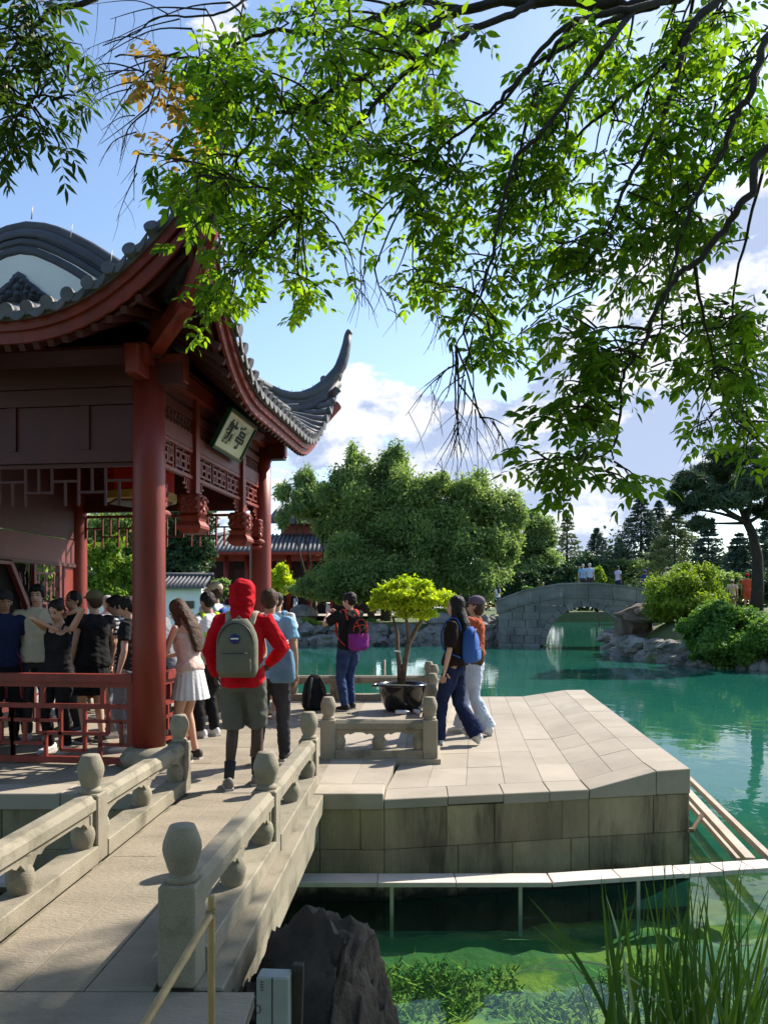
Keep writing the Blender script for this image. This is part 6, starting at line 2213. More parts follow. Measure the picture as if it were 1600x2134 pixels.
def make_stripe():
    t = stripe.node_tree
    b = next(n for n in t.nodes if n.type == 'BSDF_PRINCIPLED')
    g = next(n for n in t.nodes if n.type == 'NEW_GEOMETRY')
    s_ = N(t, 'ShaderNodeSeparateXYZ'); t.links.new(g.outputs['Position'], s_.inputs[0])
    v = mth(t, 'SINE', mth(t, 'MULTIPLY', s_.outputs[2], 130.0))
    r = N(t, 'ShaderNodeValToRGB'); r.color_ramp.elements[0].position = .45; r.color_ramp.elements[1].position = .55
    r.color_ramp.elements[0].color = (.015, .015, .02, 1); r.color_ramp.elements[1].color = (.5, .5, .52, 1)
    t.links.new(mth(t, 'MULTIPLY_ADD', v, .5, .5), r.inputs[0]); t.links.new(r.outputs[0], b.inputs['Base Color'])
make_stripe()
s_white = mat('shoe_white', (.72, .72, .72), (.6, .6, .6), rough=.6); s_grey = mat('shoe_grey', (.22, .20, .18), (.15, .14, .13), rough=.7); s_black = mat('shoe_black', (.02, .02, .02), (.03, .03, .03), rough=.6); s_cream = mat('shoe_cream', (.58, .52, .42), (.5, .45, .36), rough=.7)

# walkers on the deck -----------------------------------------------------------
p = human('person in red hoodie with hood up, grey shorts and dark socks, seen from behind', at_ground(507, 1640), rad(-3), 1.70, 'dark', hstyle='none', top=c_red, hood=c_red, bottom=c_grey, shoes=s_grey, vox=.010,
          aR=(.17, .22, 1.0), aL=(-.26, .14, .90), eR=(1, -.35, -.1), eL=(-.9, -.6, 0), sleeve=1.95, hem=.84, wide=.06, leg_end=.50, legw=1.02, socks=c_char, fR=(.09, .10, .085), fL=(-.10, -.08, .085), kn=(0, 1, 0), fyaw=.2)
backpack('taupe grey backpack with round blue patch on the red hooded person', p, c_taupe, (.33, .17, .47), 1.17, strapm=cloth('pale_strap', (.42, .38, .30)), logo=True, yo=-.115)
p = human('person in blue top and grey trousers walking just behind the red hooded person', at_ground(563, 1590), rad(-8), 1.66, 'tan', 'brown', 'short', top=c_blue, bottom=c_char, shoes=s_black, fR=(.10, .16, .085), fL=(-.09, -.18, .10), fpL=-.25, hem=.84, legw=1.05, vox=.011)
bgp = p['U']((.16, -.13, .98))
bgo = empty('sling_bag', bgp, rad(-8), 'slate blue drawstring bag at the hip of the person in grey trousers', 'bag')
rg2 = rings([(-.17, .10, .06, 0), (-.13, .125, .075, 0), (.0, .12, .07, 0), (.12, .10, .05, 0), (.17, .05, .03, 0)], lambda q: q, 18, .7)
link('bag', mesh('bag', *rg2, cloth('slate_blue', (.10, .19, .28), (.14, .25, .36)), True), bgo)
tube('strap', bgo, [(0, 0, .16), (-.05, .04, .30), (-.12, .10, .42)], .008, c_black, 6)
p = human('person in white tee and black shorts stepping forward with one heel raised', at_ground(578, 1500), rad(-12), 1.68, 'light', 'black', 'short', top=c_white, bottom=c_black, shoes=s_cream, leg_end=.44, fR=(.12, -.30, .17), fL=(-.08, .12, .085), fpR=-.75, hem=.86, wide=.06, vox=.012)
backpack('sky blue backpack on the person in the white tee', p, c_blue, (.28, .13, .42), 1.18, strapm=c_blue)
bb_ = p['U']((.20, .0, .84))
o_ = link('sling_bag', mesh('sling_bag', *rings([(-.2, .05, .09, 0), (-.1, .065, .11, 0), (.1, .06, .10, 0), (.2, .03, .05, 0)], lambda q: q, 16, .7), c_black, True), None, bb_)
tag(o_, 'long black bag hanging beside the black shorts', 'bag')
p = human('girl with long brown hair, blush top and white pleated skirt at the red rail', at_ground(397, 1584), rad(72), 1.58, 'light', 'brown', 'long', top=c_pink, bottom=c_white, bott='skirt', skirt_len=.40, shoes=s_black, fem=True, strap='tank', lean=.18, pitch=-.45, aR=(.10, .36, 1.08), aL=(-.10, .36, 1.05), eR=(.6, -.2, -.8), eL=(-.6, -.2, -.8), hem=.95, vox=.010)
p = human('person in slate grey tee resting forearms on the rail beside the near column', at_ground(352, 1553), rad(85), 1.66, 'tan', 'black', 'short', top=c_slate, bottom=c_char, shoes=s_black, lean=.28, aR=(.14, .42, 1.06), aL=(-.14, .42, 1.04), eR=(.5, -.3, -.8), eL=(-.5, -.3, -.8), vox=.012)
p = human('boy in white tee with neon yellow straps and black trousers', at_ground(434, 1535), rad(50), 1.66, 'tan', 'black', 'short', top=c_white, bottom=c_black, shoes=s_white, pitch=-.25, aR=(.16, .28, 1.10), aL=(-.16, .28, 1.08), legw=1.1, vox=.011)
backpack('white backpack with neon yellow straps worn low by the boy in black trousers', p, cloth('pale_bag', (.60, .55, .53)), (.27, .14, .36), 1.04, strapm=c_neon)
p = human('man in beige cap and white tee standing behind the boy with neon straps', GP(448, 1500), rad(62), 1.80, 'tan', 'brown', 'short', top=c_white, bottom=c_olive, shoes=s_white, cap=c_beige, pitch=-.1, vox=.012)
backpack('blue backpack worn by the man in the beige cap', p, c_royal, (.28, .15, .42), 1.2, strapm=cloth('strap_blue', (.16, .27, .42)))
p = human('person in dark top facing away between cap man and red hood', GP(478, 1472), rad(20), 1.62, 'tan', 'black', 'short', top=c_char, bottom=c_char, shoes=s_white, vox=.014)
p = human('person in black tee and jeans raising a phone to photograph the pond', at_ground(727, 1480), rad(42), 1.70, 'light', 'black', 'fringe', top=c_black, bottom=c_denim, shoes=s_black, yaw=.35, aR=(.07, .34, 1.40), aL=(-.12, .34, 1.38), eR=(.7, .1, -.7), eL=(-.7, .1, -.7), fR=(.13, .10, .085), fL=(-.11, -.04, .085), hem=.88, wide=.05, legw=1.05, vox=.010, sleeve=.72)
phone('phone held up by the person with the purple backpack', p['wR'].lerp(p['wL'], .5) + p['fdR'] * .09 + Vector((0, 0, .05)), p['rz'], .1)
bpk = backpack('black backpack with coral straps and purple base', p, c_black, (.31, .19, .48), 1.12, pocket=c_purple, strapm=c_coral, trim=c_coral)
# purple lower shell, coral loops
for (pts) in ([(-.10, -.10, .18), (-.05, -.125, .05), (-.09, -.12, -.02)], [(.10, -.10, .18), (.05, -.125, .05), (.09, -.12, -.02)], [(-.13, -.09, .10), (0, -.125, .13), (.13, -.09, .10)]):
    tube('cord', bpk, pts, .007, c_coral, 6)
link('base_shell', mesh('base_shell', *rings([(-.245, .125, .075, 0), (-.20, .158, .105, -.004), (-.06, .162, .108, -.004), (.0, .158, .100, 0)], lambda q: q if q.y < .02 else Vector((q.x, .02, q.z)), 20, .6), c_purple, True), bpk)
p = human('woman in black top and wide navy trousers with long black hair walking on the terrace', at_ground(948, 1553, -.05), rad(70), 1.66, 'light', 'black', 'long', top=cloth('black_brown', (.022, .013, .013)), bottom=c_navy, shoes=s_white, fem=True, aL=(-.23, .06, .86), aR=(.20, .10, .92), fL=(-.08, .20, .085), fR=(.08, -.24, .13), fpR=-.55, flare=.045, legw=1.08, sleeve=.95, wide=.10, hem=.92, vox=.010)
backpack('blue rucksack on the back of the woman in navy trousers', p, c_royal, (.27, .17, .40), 1.16, strapm=c_royal, pocket=cloth('royal_light', (.06, .15, .42)))
p = human('woman in rust sleeves, cap and pale flared jeans lifting a phone to her face', at_ground(990, 1530, -.05), rad(78), 1.66, 'light', 'brown', 'bob', top=c_rust, bottom=c_light, shoes=s_white, fem=True, cap=c_plum, aL=(-.13, .20, 1.52), aR=(.10, .22, 1.42), eL=(-.9, -.3, -.5), eR=(.6, .2, -.7), fL=(-.09, -.16, .10), fR=(.10, .18, .085), fpL=-.3, flare=.055, legw=1.04, sleeve=1.3, hem=.98, vox=.010)
phone('phone in a patterned case held by the woman in the cap', p['wL'] + p['fdL'] * .07 + Vector((-.01, -.02, .0)), p['rz'] + rad(80), .15)
hb = p['U']((-.13, -.02, .98))
o_ = link('hip_bag', mesh('hip_bag', *rings([(-.11, .07, .05, 0), (-.06, .10, .07, 0), (.06, .10, .07, 0), (.11, .06, .04, 0)], lambda q: q, 16, .7), cloth('leopard', (.16, .10, .05), (.03, .02, .015)), True), None, hb)
tag(o_, 'small mottled brown bag between the two walking women', 'bag')
ebk = GP(655, 1479)
bb = empty('backpack', (ebk.x, ebk.y, .25), rad(200), 'black backpack standing alone on the deck by the low railing', 'backpack')
link('bag', mesh('bag', *rings([(-.25, .14, .10, 0), (-.20, .175, .13, 0), (-.02, .175, .125, 0), (.14, .14, .10, 0), (.24, .08, .06, .01), (.27, .04, .03, .01)], lambda q: q, 20, .65), c_black, True), bb)
link('front_pocket', mesh('front_pocket', *rings([(-.10, .12, .05, 0), (-.05, .14, .06, 0), (.05, .13, .05, 0), (.09, .09, .03, 0)], lambda q: q, 16, .65), c_char, True), bb, (0, -.11, -.1))
for s in (1, -1):
    tube('strap', bb, catmull0([(s * .06, .08, .22), (s * .10, .15, .12), (s * .12, .16, -.05), (s * .12, .11, -.2)], 4), .022, c_char, 8)

# people inside the pavilion ------------------------------------------------------
def inP(x, Y): return Vector(((x - 800) / F * Y, Y, 0))
p = human('man in cream tee facing the viewer inside the pavilion', inP(78, 8.7), rad(195), 1.74, 'light', 'black', 'fringe', top=c_cream, bottom=c_char, shoes=s_white, yaw=-.1, pitch=-.05, aR=(.25, .10, .92), wide=.05, vox=.011)
tb = p['wR'] + Vector((.03, -.04, -.09))
tob = empty('tote_bag', tb, rad(10), 'shiny dark red tote bag held by the man in the cream tee', 'bag')
tm_ = mat('red_tote', (.24, .012, .030), (.18, .010, .024), rough=.3)
box('bag', tob, (0, 0, -.22), (.26, .08, .30), tm_, None, .02)
for s in (-.06, .06): tube('handle', tob, [(s - .05, 0, -.08), (s - .03, 0, .10), (s * .3, 0, .20), (s + .03, 0, .10), (s + .05, 0, -.08)], .009, tm_, 6)
p = human('woman in black tank top with both arms raised behind the lattice rail', inP(122, 7.95), rad(170), 1.56, 'light', 'black', 'bun', top=c_black, bottom=c_black, shoes=s_white, fem=True, strap='tank', pitch=-.4, aR=(-.02, .14, 1.40), eR=(1, .3, .55), aL=(-.10, -.06, 1.56), eL=(-1, .3, .9), vox=.010)
p = human('person in dark green tee behind the woman with raised arms', inP(152, 9.3), rad(150), 1.68, 'tan', 'black', 'short', top=c_green, bottom=c_char, shoes=s_black, vox=.013)
p = human('person in olive cap and black dress seen from behind in the pavilion', inP(196, 8.5), rad(48), 1.66, 'light', 'brown', 'short', top=c_black, bottom=c_black, bott='dress', skirt_len=.50, shoes=s_black, fem=True, cap=c_olive, sleeve=.35, wide=.12, vox=.011)
p = human('boy in black and white striped shirt inside the pavilion', inP(243, 8.9), rad(100), 1.62, 'tan', 'black', 'fringe', top=stripe, bottom=c_slate, shoes=s_white, pitch=-.2, vox=.012, wide=.05)
p = human('boy in black tee just left of the near column', inP(268, 8.05), rad(95), 1.60, 'light', 'black', 'fringe', top=c_black, bottom=c_slate, shoes=s_white, pitch=-.2, vox=.011)
p = human('person in dark blue shirt and cap cut by the left edge', inP(10, 8.5), rad(215), 1.66, 'tan', 'black', 'short', top=cloth('dark_blue', (.02, .03, .08)), bottom=c_black, shoes=s_black, cap=c_char, vox=.012)
p = human('person in grey shirt behind the cream tee man by the doorway', inP(45, 9.9), rad(160), 1.70, 'tan', 'black', 'short', top=c_char, bottom=c_black, shoes=s_black, vox=.014)
p = human('person in white shirt far back through the pavilion', inP(224, 11.6), rad(30), 1.66, 'light', 'grey', 'short', top=c_white, bottom=c_slate, shoes=s_white, vox=.015)
# far strollers: smaller in the picture, simpler build -------------------------------
def far(label, x, Y, z, rz, **kw):
    X = (x - 800) / F * Y
    if z is None: z = terr(X, Y)
    kw.setdefault('vox', .022); kw.setdefault('simple', True)
    return human(label, (X, Y, z), rad(rz), **kw)
def deckz(x, Y):
    X = (x - 800) / F * Y
    q = Matrix.Rotation(rad(14), 3, 'Z') @ Vector((X - 11.5, Y - 45.6, 0))
    return WZ + top_z(q.x) - .55
far('person in pale blue shirt, right one of the couple on the bridge', 1228, 46.6, deckz(1228, 46.6), 190, H=1.78, hair='grey', top=cloth('pale_blue', (.42, .54, .72)), bottom=c_char, shoes=s_black)
far('person in white and blue behind the pale blue shirt on the bridge', 1214, 47.2, deckz(1214, 47.2), 170, H=1.76, hair='grey', top=c_blue, bottom=c_char, shoes=s_black)
far('man in pale lilac shirt crossing the bridge', 1287, 46.4, deckz(1287, 46.4), -70, H=1.74, sk='brown', top=cloth('lilac', (.50, .50, .70)), bottom=c_navy, shoes=s_black)
far('person in navy with purple cap leaning at the right end of the bridge', 1340, 44.9, deckz(1335, 44.9), -60, H=1.66, sk='tan', top=cloth('navy_shirt', (.025, .05, .17)), bottom=c_navy, shoes=s_black, cap=cloth('purple_cap', (.16, .08, .36)), lean=.25)
far('person in straw hat half hidden behind the domed bush', 1388, 44.6, deckz(1352, 44.4) + .15, 40, H=1.74, sk='tan', top=c_cream, bottom=c_char, shoes=s_black, cap=c_beige)
far('woman in cream hat and beige dress strolling left of the pine', 1525, 38.5, None, -40, H=1.66, sk='light', top=cloth('oat', (.60, .52, .40)), bottom=c_olive, bott='skirt', shoes=s_white, cap=c_cream)
far('man in orange red shirt and red cap beside the pine trunk', 1556, 37.5, None, -30, H=1.78, sk='tan', top=cloth('orange_red', (.62, .10, .05)), bottom=cloth('orange_red', (.62, .10, .05)), leg_end=.45, shoes=s_grey, cap=c_red)
far('bald person in black behind the left end of the bridge', 1131, 53, 1.55, 160, H=1.66, sk='light', hstyle='none', top=c_black, bottom=c_black, shoes=s_black)
far('woman in cream shorts standing on the rocks by the bridge', 1013, 50.5, 1.25, 10, H=1.62, sk='light', hair='brown', hstyle='long', top=c_cream, bottom=c_cream, leg_end=.4, shoes=s_white, fem=True)
far('woman in white top and denim shorts standing on the rocks by the bridge', 1036, 50.2, 1.25, 30, H=1.70, sk='light', hair='black', hstyle='long', top=c_white, bottom=c_denim, leg_end=.4, shoes=s_white, fem=True)
far('small figure with blue bag on the far plaza', 616, 63, .86, 60, H=1.62, sk='light', hair='brown', hstyle='long', top=c_blue, bottom=c_white, leg_end=.4, shoes=s_white, fem=True)
far('small figure in white on the far plaza', 655, 60, .86, 30, H=1.64, sk='light', hair='black', top=c_white, bottom=c_white, shoes=s_white)
run_jobs()
# ------------------------------------------------------------------ overhanging tree above the viewer
canopy_m = leaf_mat('canopy_leaf', (.05, .115, .018), (.24, .33, .03), trans=.62, tcol=(1.5, 1.75, .45), rough=.5)
canopy_y = leaf_mat('canopy_leaf_yellow', (.45, .30, .06), (.60, .42, .10), trans=.5, tcol=(1.1, 1.0, .6))
narrow_m = leaf_mat('narrow_leaf', (.028, .065, .018), (.10, .16, .02), trans=.45, tcol=(1.4, 1.5, .4), rough=.5)
twigm = mat('twig_bark', (.060, .048, .038), (.032, .026, .022), scale=12, rough=.9, bump=.5, bscale=60)

def catmull(P, n=6):
    P = [Vector(p) for p in P]
    out_ = []
    for i in range(len(P) - 1):
        p0, p1, p2, p3 = P[max(i - 1, 0)], P[i], P[i + 1], P[min(i + 2, len(P) - 1)]
        for k in range(n):
            t = k / n
            out_.append(.5 * ((2 * p1) + (p2 - p0) * t + (2 * p0 - 5 * p1 + 4 * p2 - p3) * t * t + (3 * p1 - p0 - 3 * p2 + p3) * t ** 3))
    out_.append(P[-1])
    return out_

LEAF_V = np.array([(0, 0, 0), (.30, .20, .035), (.62, .16, .03), (1.0, 0, -.06), (.62, -.16, .03), (.30, -.20, .035)])
LEAFW_V = LEAF_V * np.array([1, 1.25, 1])
LEAFN_V = LEAF_V * np.array([1, .62, 1])

class Canopy:
    def __init__(self, name, label, base, seed, shape):
        self.base = Vector(base)
        self.root = empty(name, base, 0, label, 'tree')
        self.wood = []
        self.twig = []
        self.leaves = []        # (pos, dir, normal, size, tone, kind)
        self.rng = random.Random(seed)
        self.shape = shape
        self.nodes = []         # limb points for hanging twigs on
    def branch(self, pts, r0, r1, keep=True, own=True):
        pts = catmull([Vector(p) for p in pts], 5)
        n = len(pts)
        rr_ = [.78 * (r0 + (r1 - r0) * (i / (n - 1))) for i in range(n)]
        # slight crookedness
        for i in range(1, n - 1):
            pts[i] += Vector((self.rng.uniform(-1, 1), self.rng.uniform(-1, 1), self.rng.uniform(-1, 1))) * r0 * .35
        if own:
            V, Fc = tube_geo([p - self.base for p in pts], rr_, 8)
            link('branch', mesh('branch', V, Fc, twigm, True), self.root)
        else:
            self.twig.append(tube_geo([p - self.base for p in pts], rr_, 5, cap=False))
        if keep:
            self.nodes += [(p, r) for p, r in zip(pts, rr_)]
        return pts
    def spray(self, start, end, leaves=True, size=.072, kind=0, dens=1.0, r=.006):
        """thin drooping shoot from start to end carrying compound leaves"""
        rg_ = self.rng
        start, end = Vector(start), Vector(end)
        L = (end - start).length
        mid = start.lerp(end, .5) + Vector((rg_.uniform(-.1, .1), rg_.uniform(-.1, .1), .10)) * L
        pts = catmull([start, mid, end], 5)
        self.twig.append(tube_geo([p - self.base for p in pts], [r * (1 - .75 * i / (len(pts) - 1)) for i in range(len(pts))], 5, cap=False))
        if not leaves:
            for k in range(3):
                i = rg_.randint(3, len(pts) - 2)
                e = pts[i] + Vector((rg_.uniform(-.12, .12), rg_.uniform(-.1, .1), rg_.uniform(-.28, -.05)))
                self.twig.append(tube_geo([pts[i] - self.base, pts[i].lerp(e, .5) - self.base + Vector((.01, 0, .01)), e - self.base], [r * .4, r * .3, r * .15], 4, cap=False))
            return
        nl = max(3, int(L * 15 * dens))
        for k in range(nl):
            t = .12 + .88 * (k + rg_.random()) / nl
            i = min(len(pts) - 2, int(t * (len(pts) - 1)))
            p = pts[i].lerp(pts[i + 1], t * (len(pts) - 1) - i)
            d = (pts[i + 1] - pts[i]).normalized()
            self.compound(p, d, size, kind)
        self.compound(end, (end - mid).normalized(), size, kind)
    def compound(self, p, d, size, kind):
        rg_ = self.rng
        a = Vector((rg_.gauss(0, 1), rg_.gauss(0, 1), rg_.gauss(-.35, .6)))
        rd = (d * .35 + a.normalized()).normalized()
        rl = rg_.uniform(1.6, 2.6) * size
        nl = rg_.choice((5, 7, 7)) if kind != 2 else rg_.choice((7, 9))
        side = rd.cross(Vector((rg_.uniform(-.4, .4), rg_.uniform(-.4, .4), 1))).normalized()
        nrm = side.cross(rd).normalized()
        tone = min(1, max(0, rg_.gauss(.42, .32)))
        tip = p + rd * rl
        self.twig.append(([p - self.base + side * .0012, p - self.base - side * .0012, tip - self.base], [(0, 1, 2)]))
        for k in range(nl):
            if k == nl - 1:
                q, ld = tip, rd
            else:
                s = .3 + .7 * (k // 2) / max(1, nl // 2 - .5)
                q = p + rd * rl * min(1, s)
                ld = (rd * .75 + side * (1 if k % 2 else -1)).normalized()
            ld = (ld + Vector((0, 0, -.35)) + Vector((rg_.gauss(0, .12), rg_.gauss(0, .12), rg_.gauss(0, .12)))).normalized()
            ln = (nrm + Vector((rg_.gauss(0, .35), rg_.gauss(0, .35), rg_.gauss(0, .35)))).normalized()
            self.leaves.append((q, ld, ln, size * rg_.uniform(.6, 1.35), min(1, max(0, tone + rg_.gauss(0, .12))), kind))
    def hang(self, x, y, Y, rpx, n, size=.072, kind=0, dens=1.0, bias=(-.55, -.85)):
        """a leafy cluster round photo pixel (x, y): shoots from the nearest limb above"""
        rg_ = self.rng
        c = PX(x, y, Y)
        k = Y / F
        up = [(p, r) for p, r in self.nodes if p.z > c.z - .05]
        src = min(up or self.nodes, key=lambda pr: (pr[0] - c).length + max(0, c.x - pr[0].x) * .5)
        s, r_ = src
        R = rpx * k
        if (s - c).length > R * 1.2:
            j = c + (s - c).normalized() * R * .9
            m_ = s.lerp(j, .55) + Vector((0, 0, .08 * (s - j).length))
            self.branch([s, m_, j], min(.011, max(.006, r_ * .6)), .006, keep=False, own=False)
            s = j
        for q in range(n):
            o = Vector((rg_.gauss(0, .5), rg_.gauss(0, .5), rg_.gauss(0, .45))) * R
            e = c + o + Vector((0, 0, -.15 * R))
            st = s.lerp(c, rg_.uniform(.0, .55)) + Vector((rg_.gauss(0, .15), rg_.gauss(0, .15), rg_.gauss(0, .1))) * R
            if (e - st).length < .12: e = st + (e - st).normalized() * .16
            self.spray(st, e, True, size, kind, dens)
    def finish(self, mats, n_own=300):
        V, Fc = join_geo(self.twig)
        link('twigs', mesh('twigs', V, Fc, twigm), self.root)
        L = self.leaves
        Ls = sorted(range(len(L)), key=lambda i: -L[i][3] / max(.5, L[i][0].y) - (0 if (abs(L[i][0].x / L[i][0].y) < .5 and L[i][0].z - 1.5 < .79 * L[i][0].y) else -9))
        own = set(Ls[:n_own])
        def basis(i):
            q, d, n_, s, t, kd = L[i]
            d = d.normalized()
            yv = n_.cross(d)
            yv = yv.normalized() if yv.length > 1e-5 else d.orthogonal().normalized()
            return q, d, yv, d.cross(yv), s
        bykind = {}
        for i in range(len(L)):
            if i not in own: bykind.setdefault(L[i][5], []).append(i)
        for kd, idx in bykind.items():
            A = np.array([list(basis(i)[0] - self.base) for i in idx])
            X = np.array([list(basis(i)[1]) for i in idx]); Yv = np.array([list(basis(i)[2]) for i in idx]); Z = np.array([list(basis(i)[3]) for i in idx])
            s = np.array([L[i][3] for i in idx])
            sh = self.shape[kd]
            P = A[:, None, :] + s[:, None, None] * (sh[None, :, 0, None] * X[:, None, :] + sh[None, :, 1, None] * Yv[:, None, :] + sh[None, :, 2, None] * Z[:, None, :])
            o = link('foliage', quads_mesh('foliage', P, mats[kd], [L[i][4] for i in idx], 6), self.root)
            o['kind'] = 'stuff'
        lm = {}
        for i in own:
            q, d, yv, z, s = basis(i)
            kd = L[i][5]
            if kd not in lm:
                me = bpy.data.meshes.new('leaf')
                me.from_pydata([tuple(v) for v in self.shape[kd]], [], [(0, 1, 2, 3, 4, 5)])
                me.attributes.new('rnd', 'FLOAT', 'POINT').data.foreach_set('value', np.full(6, .35, np.float32))
                me.materials.append(mats[kd])
                lm[kd] = me
            o = bpy.data.objects.new('leaf', lm[kd])
            R_ = Matrix((d, yv, z)).transposed()
            o.matrix_local = Matrix.Translation(q - self.base) @ R_.to_4x4() @ Matrix.Scale(s, 4)
            o.parent = self.root
            COL.objects.link(o)
        return len(L)

CB = Vector((4.3, 3.2, -.2))
cn = Canopy('overhanging_tree', 'tree reaching in from the right with backlit green leaves over the terrace', CB, 21, [LEAF_V, LEAFW_V, LEAFN_V])
# trunk and main limbs stand right of the picture
tr_pts = catmull([CB + Vector((0, 0, -.6)), Vector((4.25, 3.3, 1.4)), Vector((4.0, 3.6, 3.2)), Vector((3.5, 4.0, 4.7))], 6)
link('trunk', mesh('trunk', *tube_geo([p - CB for p in tr_pts], np.linspace(.19, .11, len(tr_pts)).tolist(), 12), bark, True), cn.root)
def P3(*a): return [PX(x, y, Y) for x, y, Y in a]
T0 = Vector((3.5, 4.0, 4.7))
cn.branch([T0, Vector((2.6, 4.3, 5.45))] + P3((1560, -60, 4.5), (1390, -5, 4.4), (1307, 10, 4.4), (1180, 2, 4.4), (1040, 8, 4.4), (955, 22, 4.4), (882, 66, 4.4), (857, 95, 4.45), (787, 147, 4.5), (700, 185, 4.5), (640, 224, 4.5), (581, 238, 4.5), (520, 300, 4.5), (470, 370, 4.5)), .05, .008)
cn.branch(P3((1120, 3, 4.4), (1067, 28, 4.3), (980, 66, 4.25), (927, 95, 4.2), (840, 161, 4.2), (777, 224, 4.2), (717, 287, 4.2), (665, 332, 4.2), (637, 367, 4.2), (626, 440, 4.2)), .026, .006)
cn.branch(P3((960, 20, 4.4), (857, 0, 4.7), (787, 38, 4.75), (735, 49, 4.8), (661, 70, 4.8), (560, 66, 4.8), (483, 101, 4.8), (437, 122, 4.8), (329, 115, 4.8), (240, 119, 4.8)), .026, .006)
cn.branch(P3((1389, 0, 4.4), (1307, 20, 4.2), (1210, 42, 4.1), (1145, 88, 4.1), (1067, 182, 4.1), (1004, 245, 4.1), (910, 315, 4.1), (860, 390, 4.1)), .026, .006)
cn.branch(P3((1372, 10, 4.4), (1275, 42, 4.6), (1187, 91, 4.7), (1112, 136, 4.7), (1060, 200, 4.7), (985, 290, 4.7), (930, 390, 4.7), (860, 480, 4.7)), .024, .006)
cn.branch(P3((1324, 16, 4.3), (1262, 97, 4.0), (1236, 136, 4.0), (1177, 208, 3.9), (1130, 280, 3.9), (1075, 330, 3.9), (1040, 450, 3.9), (1020, 560, 3.9), (985, 650, 3.9), (950, 720, 3.9)), .024, .005)
cn.branch(P3((1200, 40, 4.1), (1150, 110, 4.4), (1105, 230, 4.5), (1080, 330, 4.5), (1062, 420, 4.5), (1035, 540, 4.5), (1000, 620, 4.5)), .018, .005)
cn.branch([T0] + P3((1620, -60, 4.3), (1496, 0, 4.1), (1437, 58, 4.0), (1424, 100, 4.0), (1392, 214, 4.0), (1366, 270, 4.0), (1307, 383, 4.0), (1270, 470, 4.0), (1215, 560, 4.0)), .036, .006)
cn.branch(P3((1437, 58, 4.0), (1366, 153, 4.3), (1288, 208, 4.4), (1200, 290, 4.4), (1140, 380, 4.4)), .02, .006)
cn.branch([T0] + P3((1690, 20, 4.2), (1600, 84, 4.0), (1561, 195, 3.9), (1528, 244, 3.9), (1502, 325, 3.9), (1440, 430, 3.9), (1400, 560, 3.9), (1370, 700, 3.9)), .034, .006)
cn.branch([Vector((3.9, 3.7, 3.7))] + P3((1660, 300, 3.8), (1566, 400, 3.7), (1511, 476, 3.7), (1445, 548, 3.7), (1404, 582, 3.7), (1370, 641, 3.7), (1342, 716, 3.7), (1304, 771, 3.7), (1290, 850, 3.7), (1270, 940, 3.7), (1180, 960, 3.7)), .028, .005)
cn.branch([Vector((3.9, 3.7, 3.7))] + P3((1680, 310, 4.4), (1600, 305, 4.5), (1520, 350, 4.5), (1440, 420, 4.5), (1330, 500, 4.5), (1230, 600, 4.5)), .022, .006)
cn.branch(P3((1600, 305, 4.5), (1560, 470, 4.6), (1530, 600, 4.6), (1520, 760, 4.6), (1500, 850, 4.6)), .014, .005)
cn.branch(P3((1445, 548, 3.7), (1460, 640, 3.9), (1480, 720, 4.0), (1500, 800, 4.0), (1530, 880, 4.0)), .012, .004)
# leafy clusters (photo pixel, depth, radius in pixels, shoots)
CL = []
rgc = random.Random(17)
def fill(x0, y0, x1, y1, n, r, Yr=(3.9, 4.9), sh=4, dens=1.0, kind=0):
    for _ in range(n):
        CL.append((rgc.uniform(x0, x1), rgc.uniform(y0, y1), rgc.uniform(*Yr), r * rgc.uniform(.7, 1.2), sh, dens, kind))
fill(480, -20, 660, 60, 7, 60); fill(360, 90, 520, 200, 9, 55); fill(420, 160, 660, 300, 13, 60)
fill(310, 300, 470, 420, 9, 48); fill(430, 300, 640, 450, 13, 60); fill(640, 10, 880, 130, 12, 65)
fill(640, 150, 860, 280, 9, 60); fill(600, 270, 760, 420, 10, 55); fill(420, 440, 560, 520, 6, 45)
fill(400, 590, 480, 680, 6, 42); fill(560, 560, 650, 670, 5, 42); fill(470, 480, 560, 580, 3, 35); fill(560, 440, 700, 540, 5, 45)
fill(870, 130, 1000, 260, 8, 55); fill(760, 290, 960, 420, 11, 60); fill(860, 10, 1000, 90, 5, 50)
fill(800, 500, 930, 600, 7, 45); fill(920, 260, 1080, 420, 10, 60); fill(840, 420, 1000, 500, 6, 50)
fill(970, 560, 1090, 700, 8, 45); fill(1020, 690, 1080, 750, 3, 35); fill(960, 430, 1080, 560, 5, 45)
fill(1090, 150, 1250, 300, 11, 60); fill(1080, 300, 1260, 450, 12, 60); fill(1120, 450, 1280, 620, 12, 58)
fill(1180, 20, 1330, 140, 7, 55); fill(1280, 120, 1420, 280, 10, 60); fill(1250, 280, 1420, 460, 14, 62)
fill(1380, 20, 1600, 120, 9, 60); fill(1430, 120, 1600, 260, 11, 62); fill(1400, 250, 1600, 380, 12, 62)
fill(1280, 460, 1440, 620, 12, 58); fill(1400, 380, 1500, 480, 5, 50); fill(1480, 600, 1600, 700, 8, 55)
fill(1160, 680, 1320, 830, 14, 55, (3.5, 4.1)); fill(1340, 640, 1480, 780, 9, 55); fill(1420, 780, 1600, 900, 10, 55)
fill(1110, 830, 1240, 900, 5, 42, (3.5, 4.0)); fill(1100, 940, 1220, 1010, 7, 42, (3.5, 3.9)); fill(1220, 920, 1320, 1000, 4, 40, (3.5, 3.9))
fill(1500, 700, 1610, 800, 6, 50); fill(1530, 890, 1590, 930, 2, 32)
for (x, y, Y, r, sh, de, kd) in CL:
    if rgc.random() < .04: continue
    cn.hang(x, y, Y, r, 2 if rgc.random() < .7 else 3, .064, kd, de * .8)
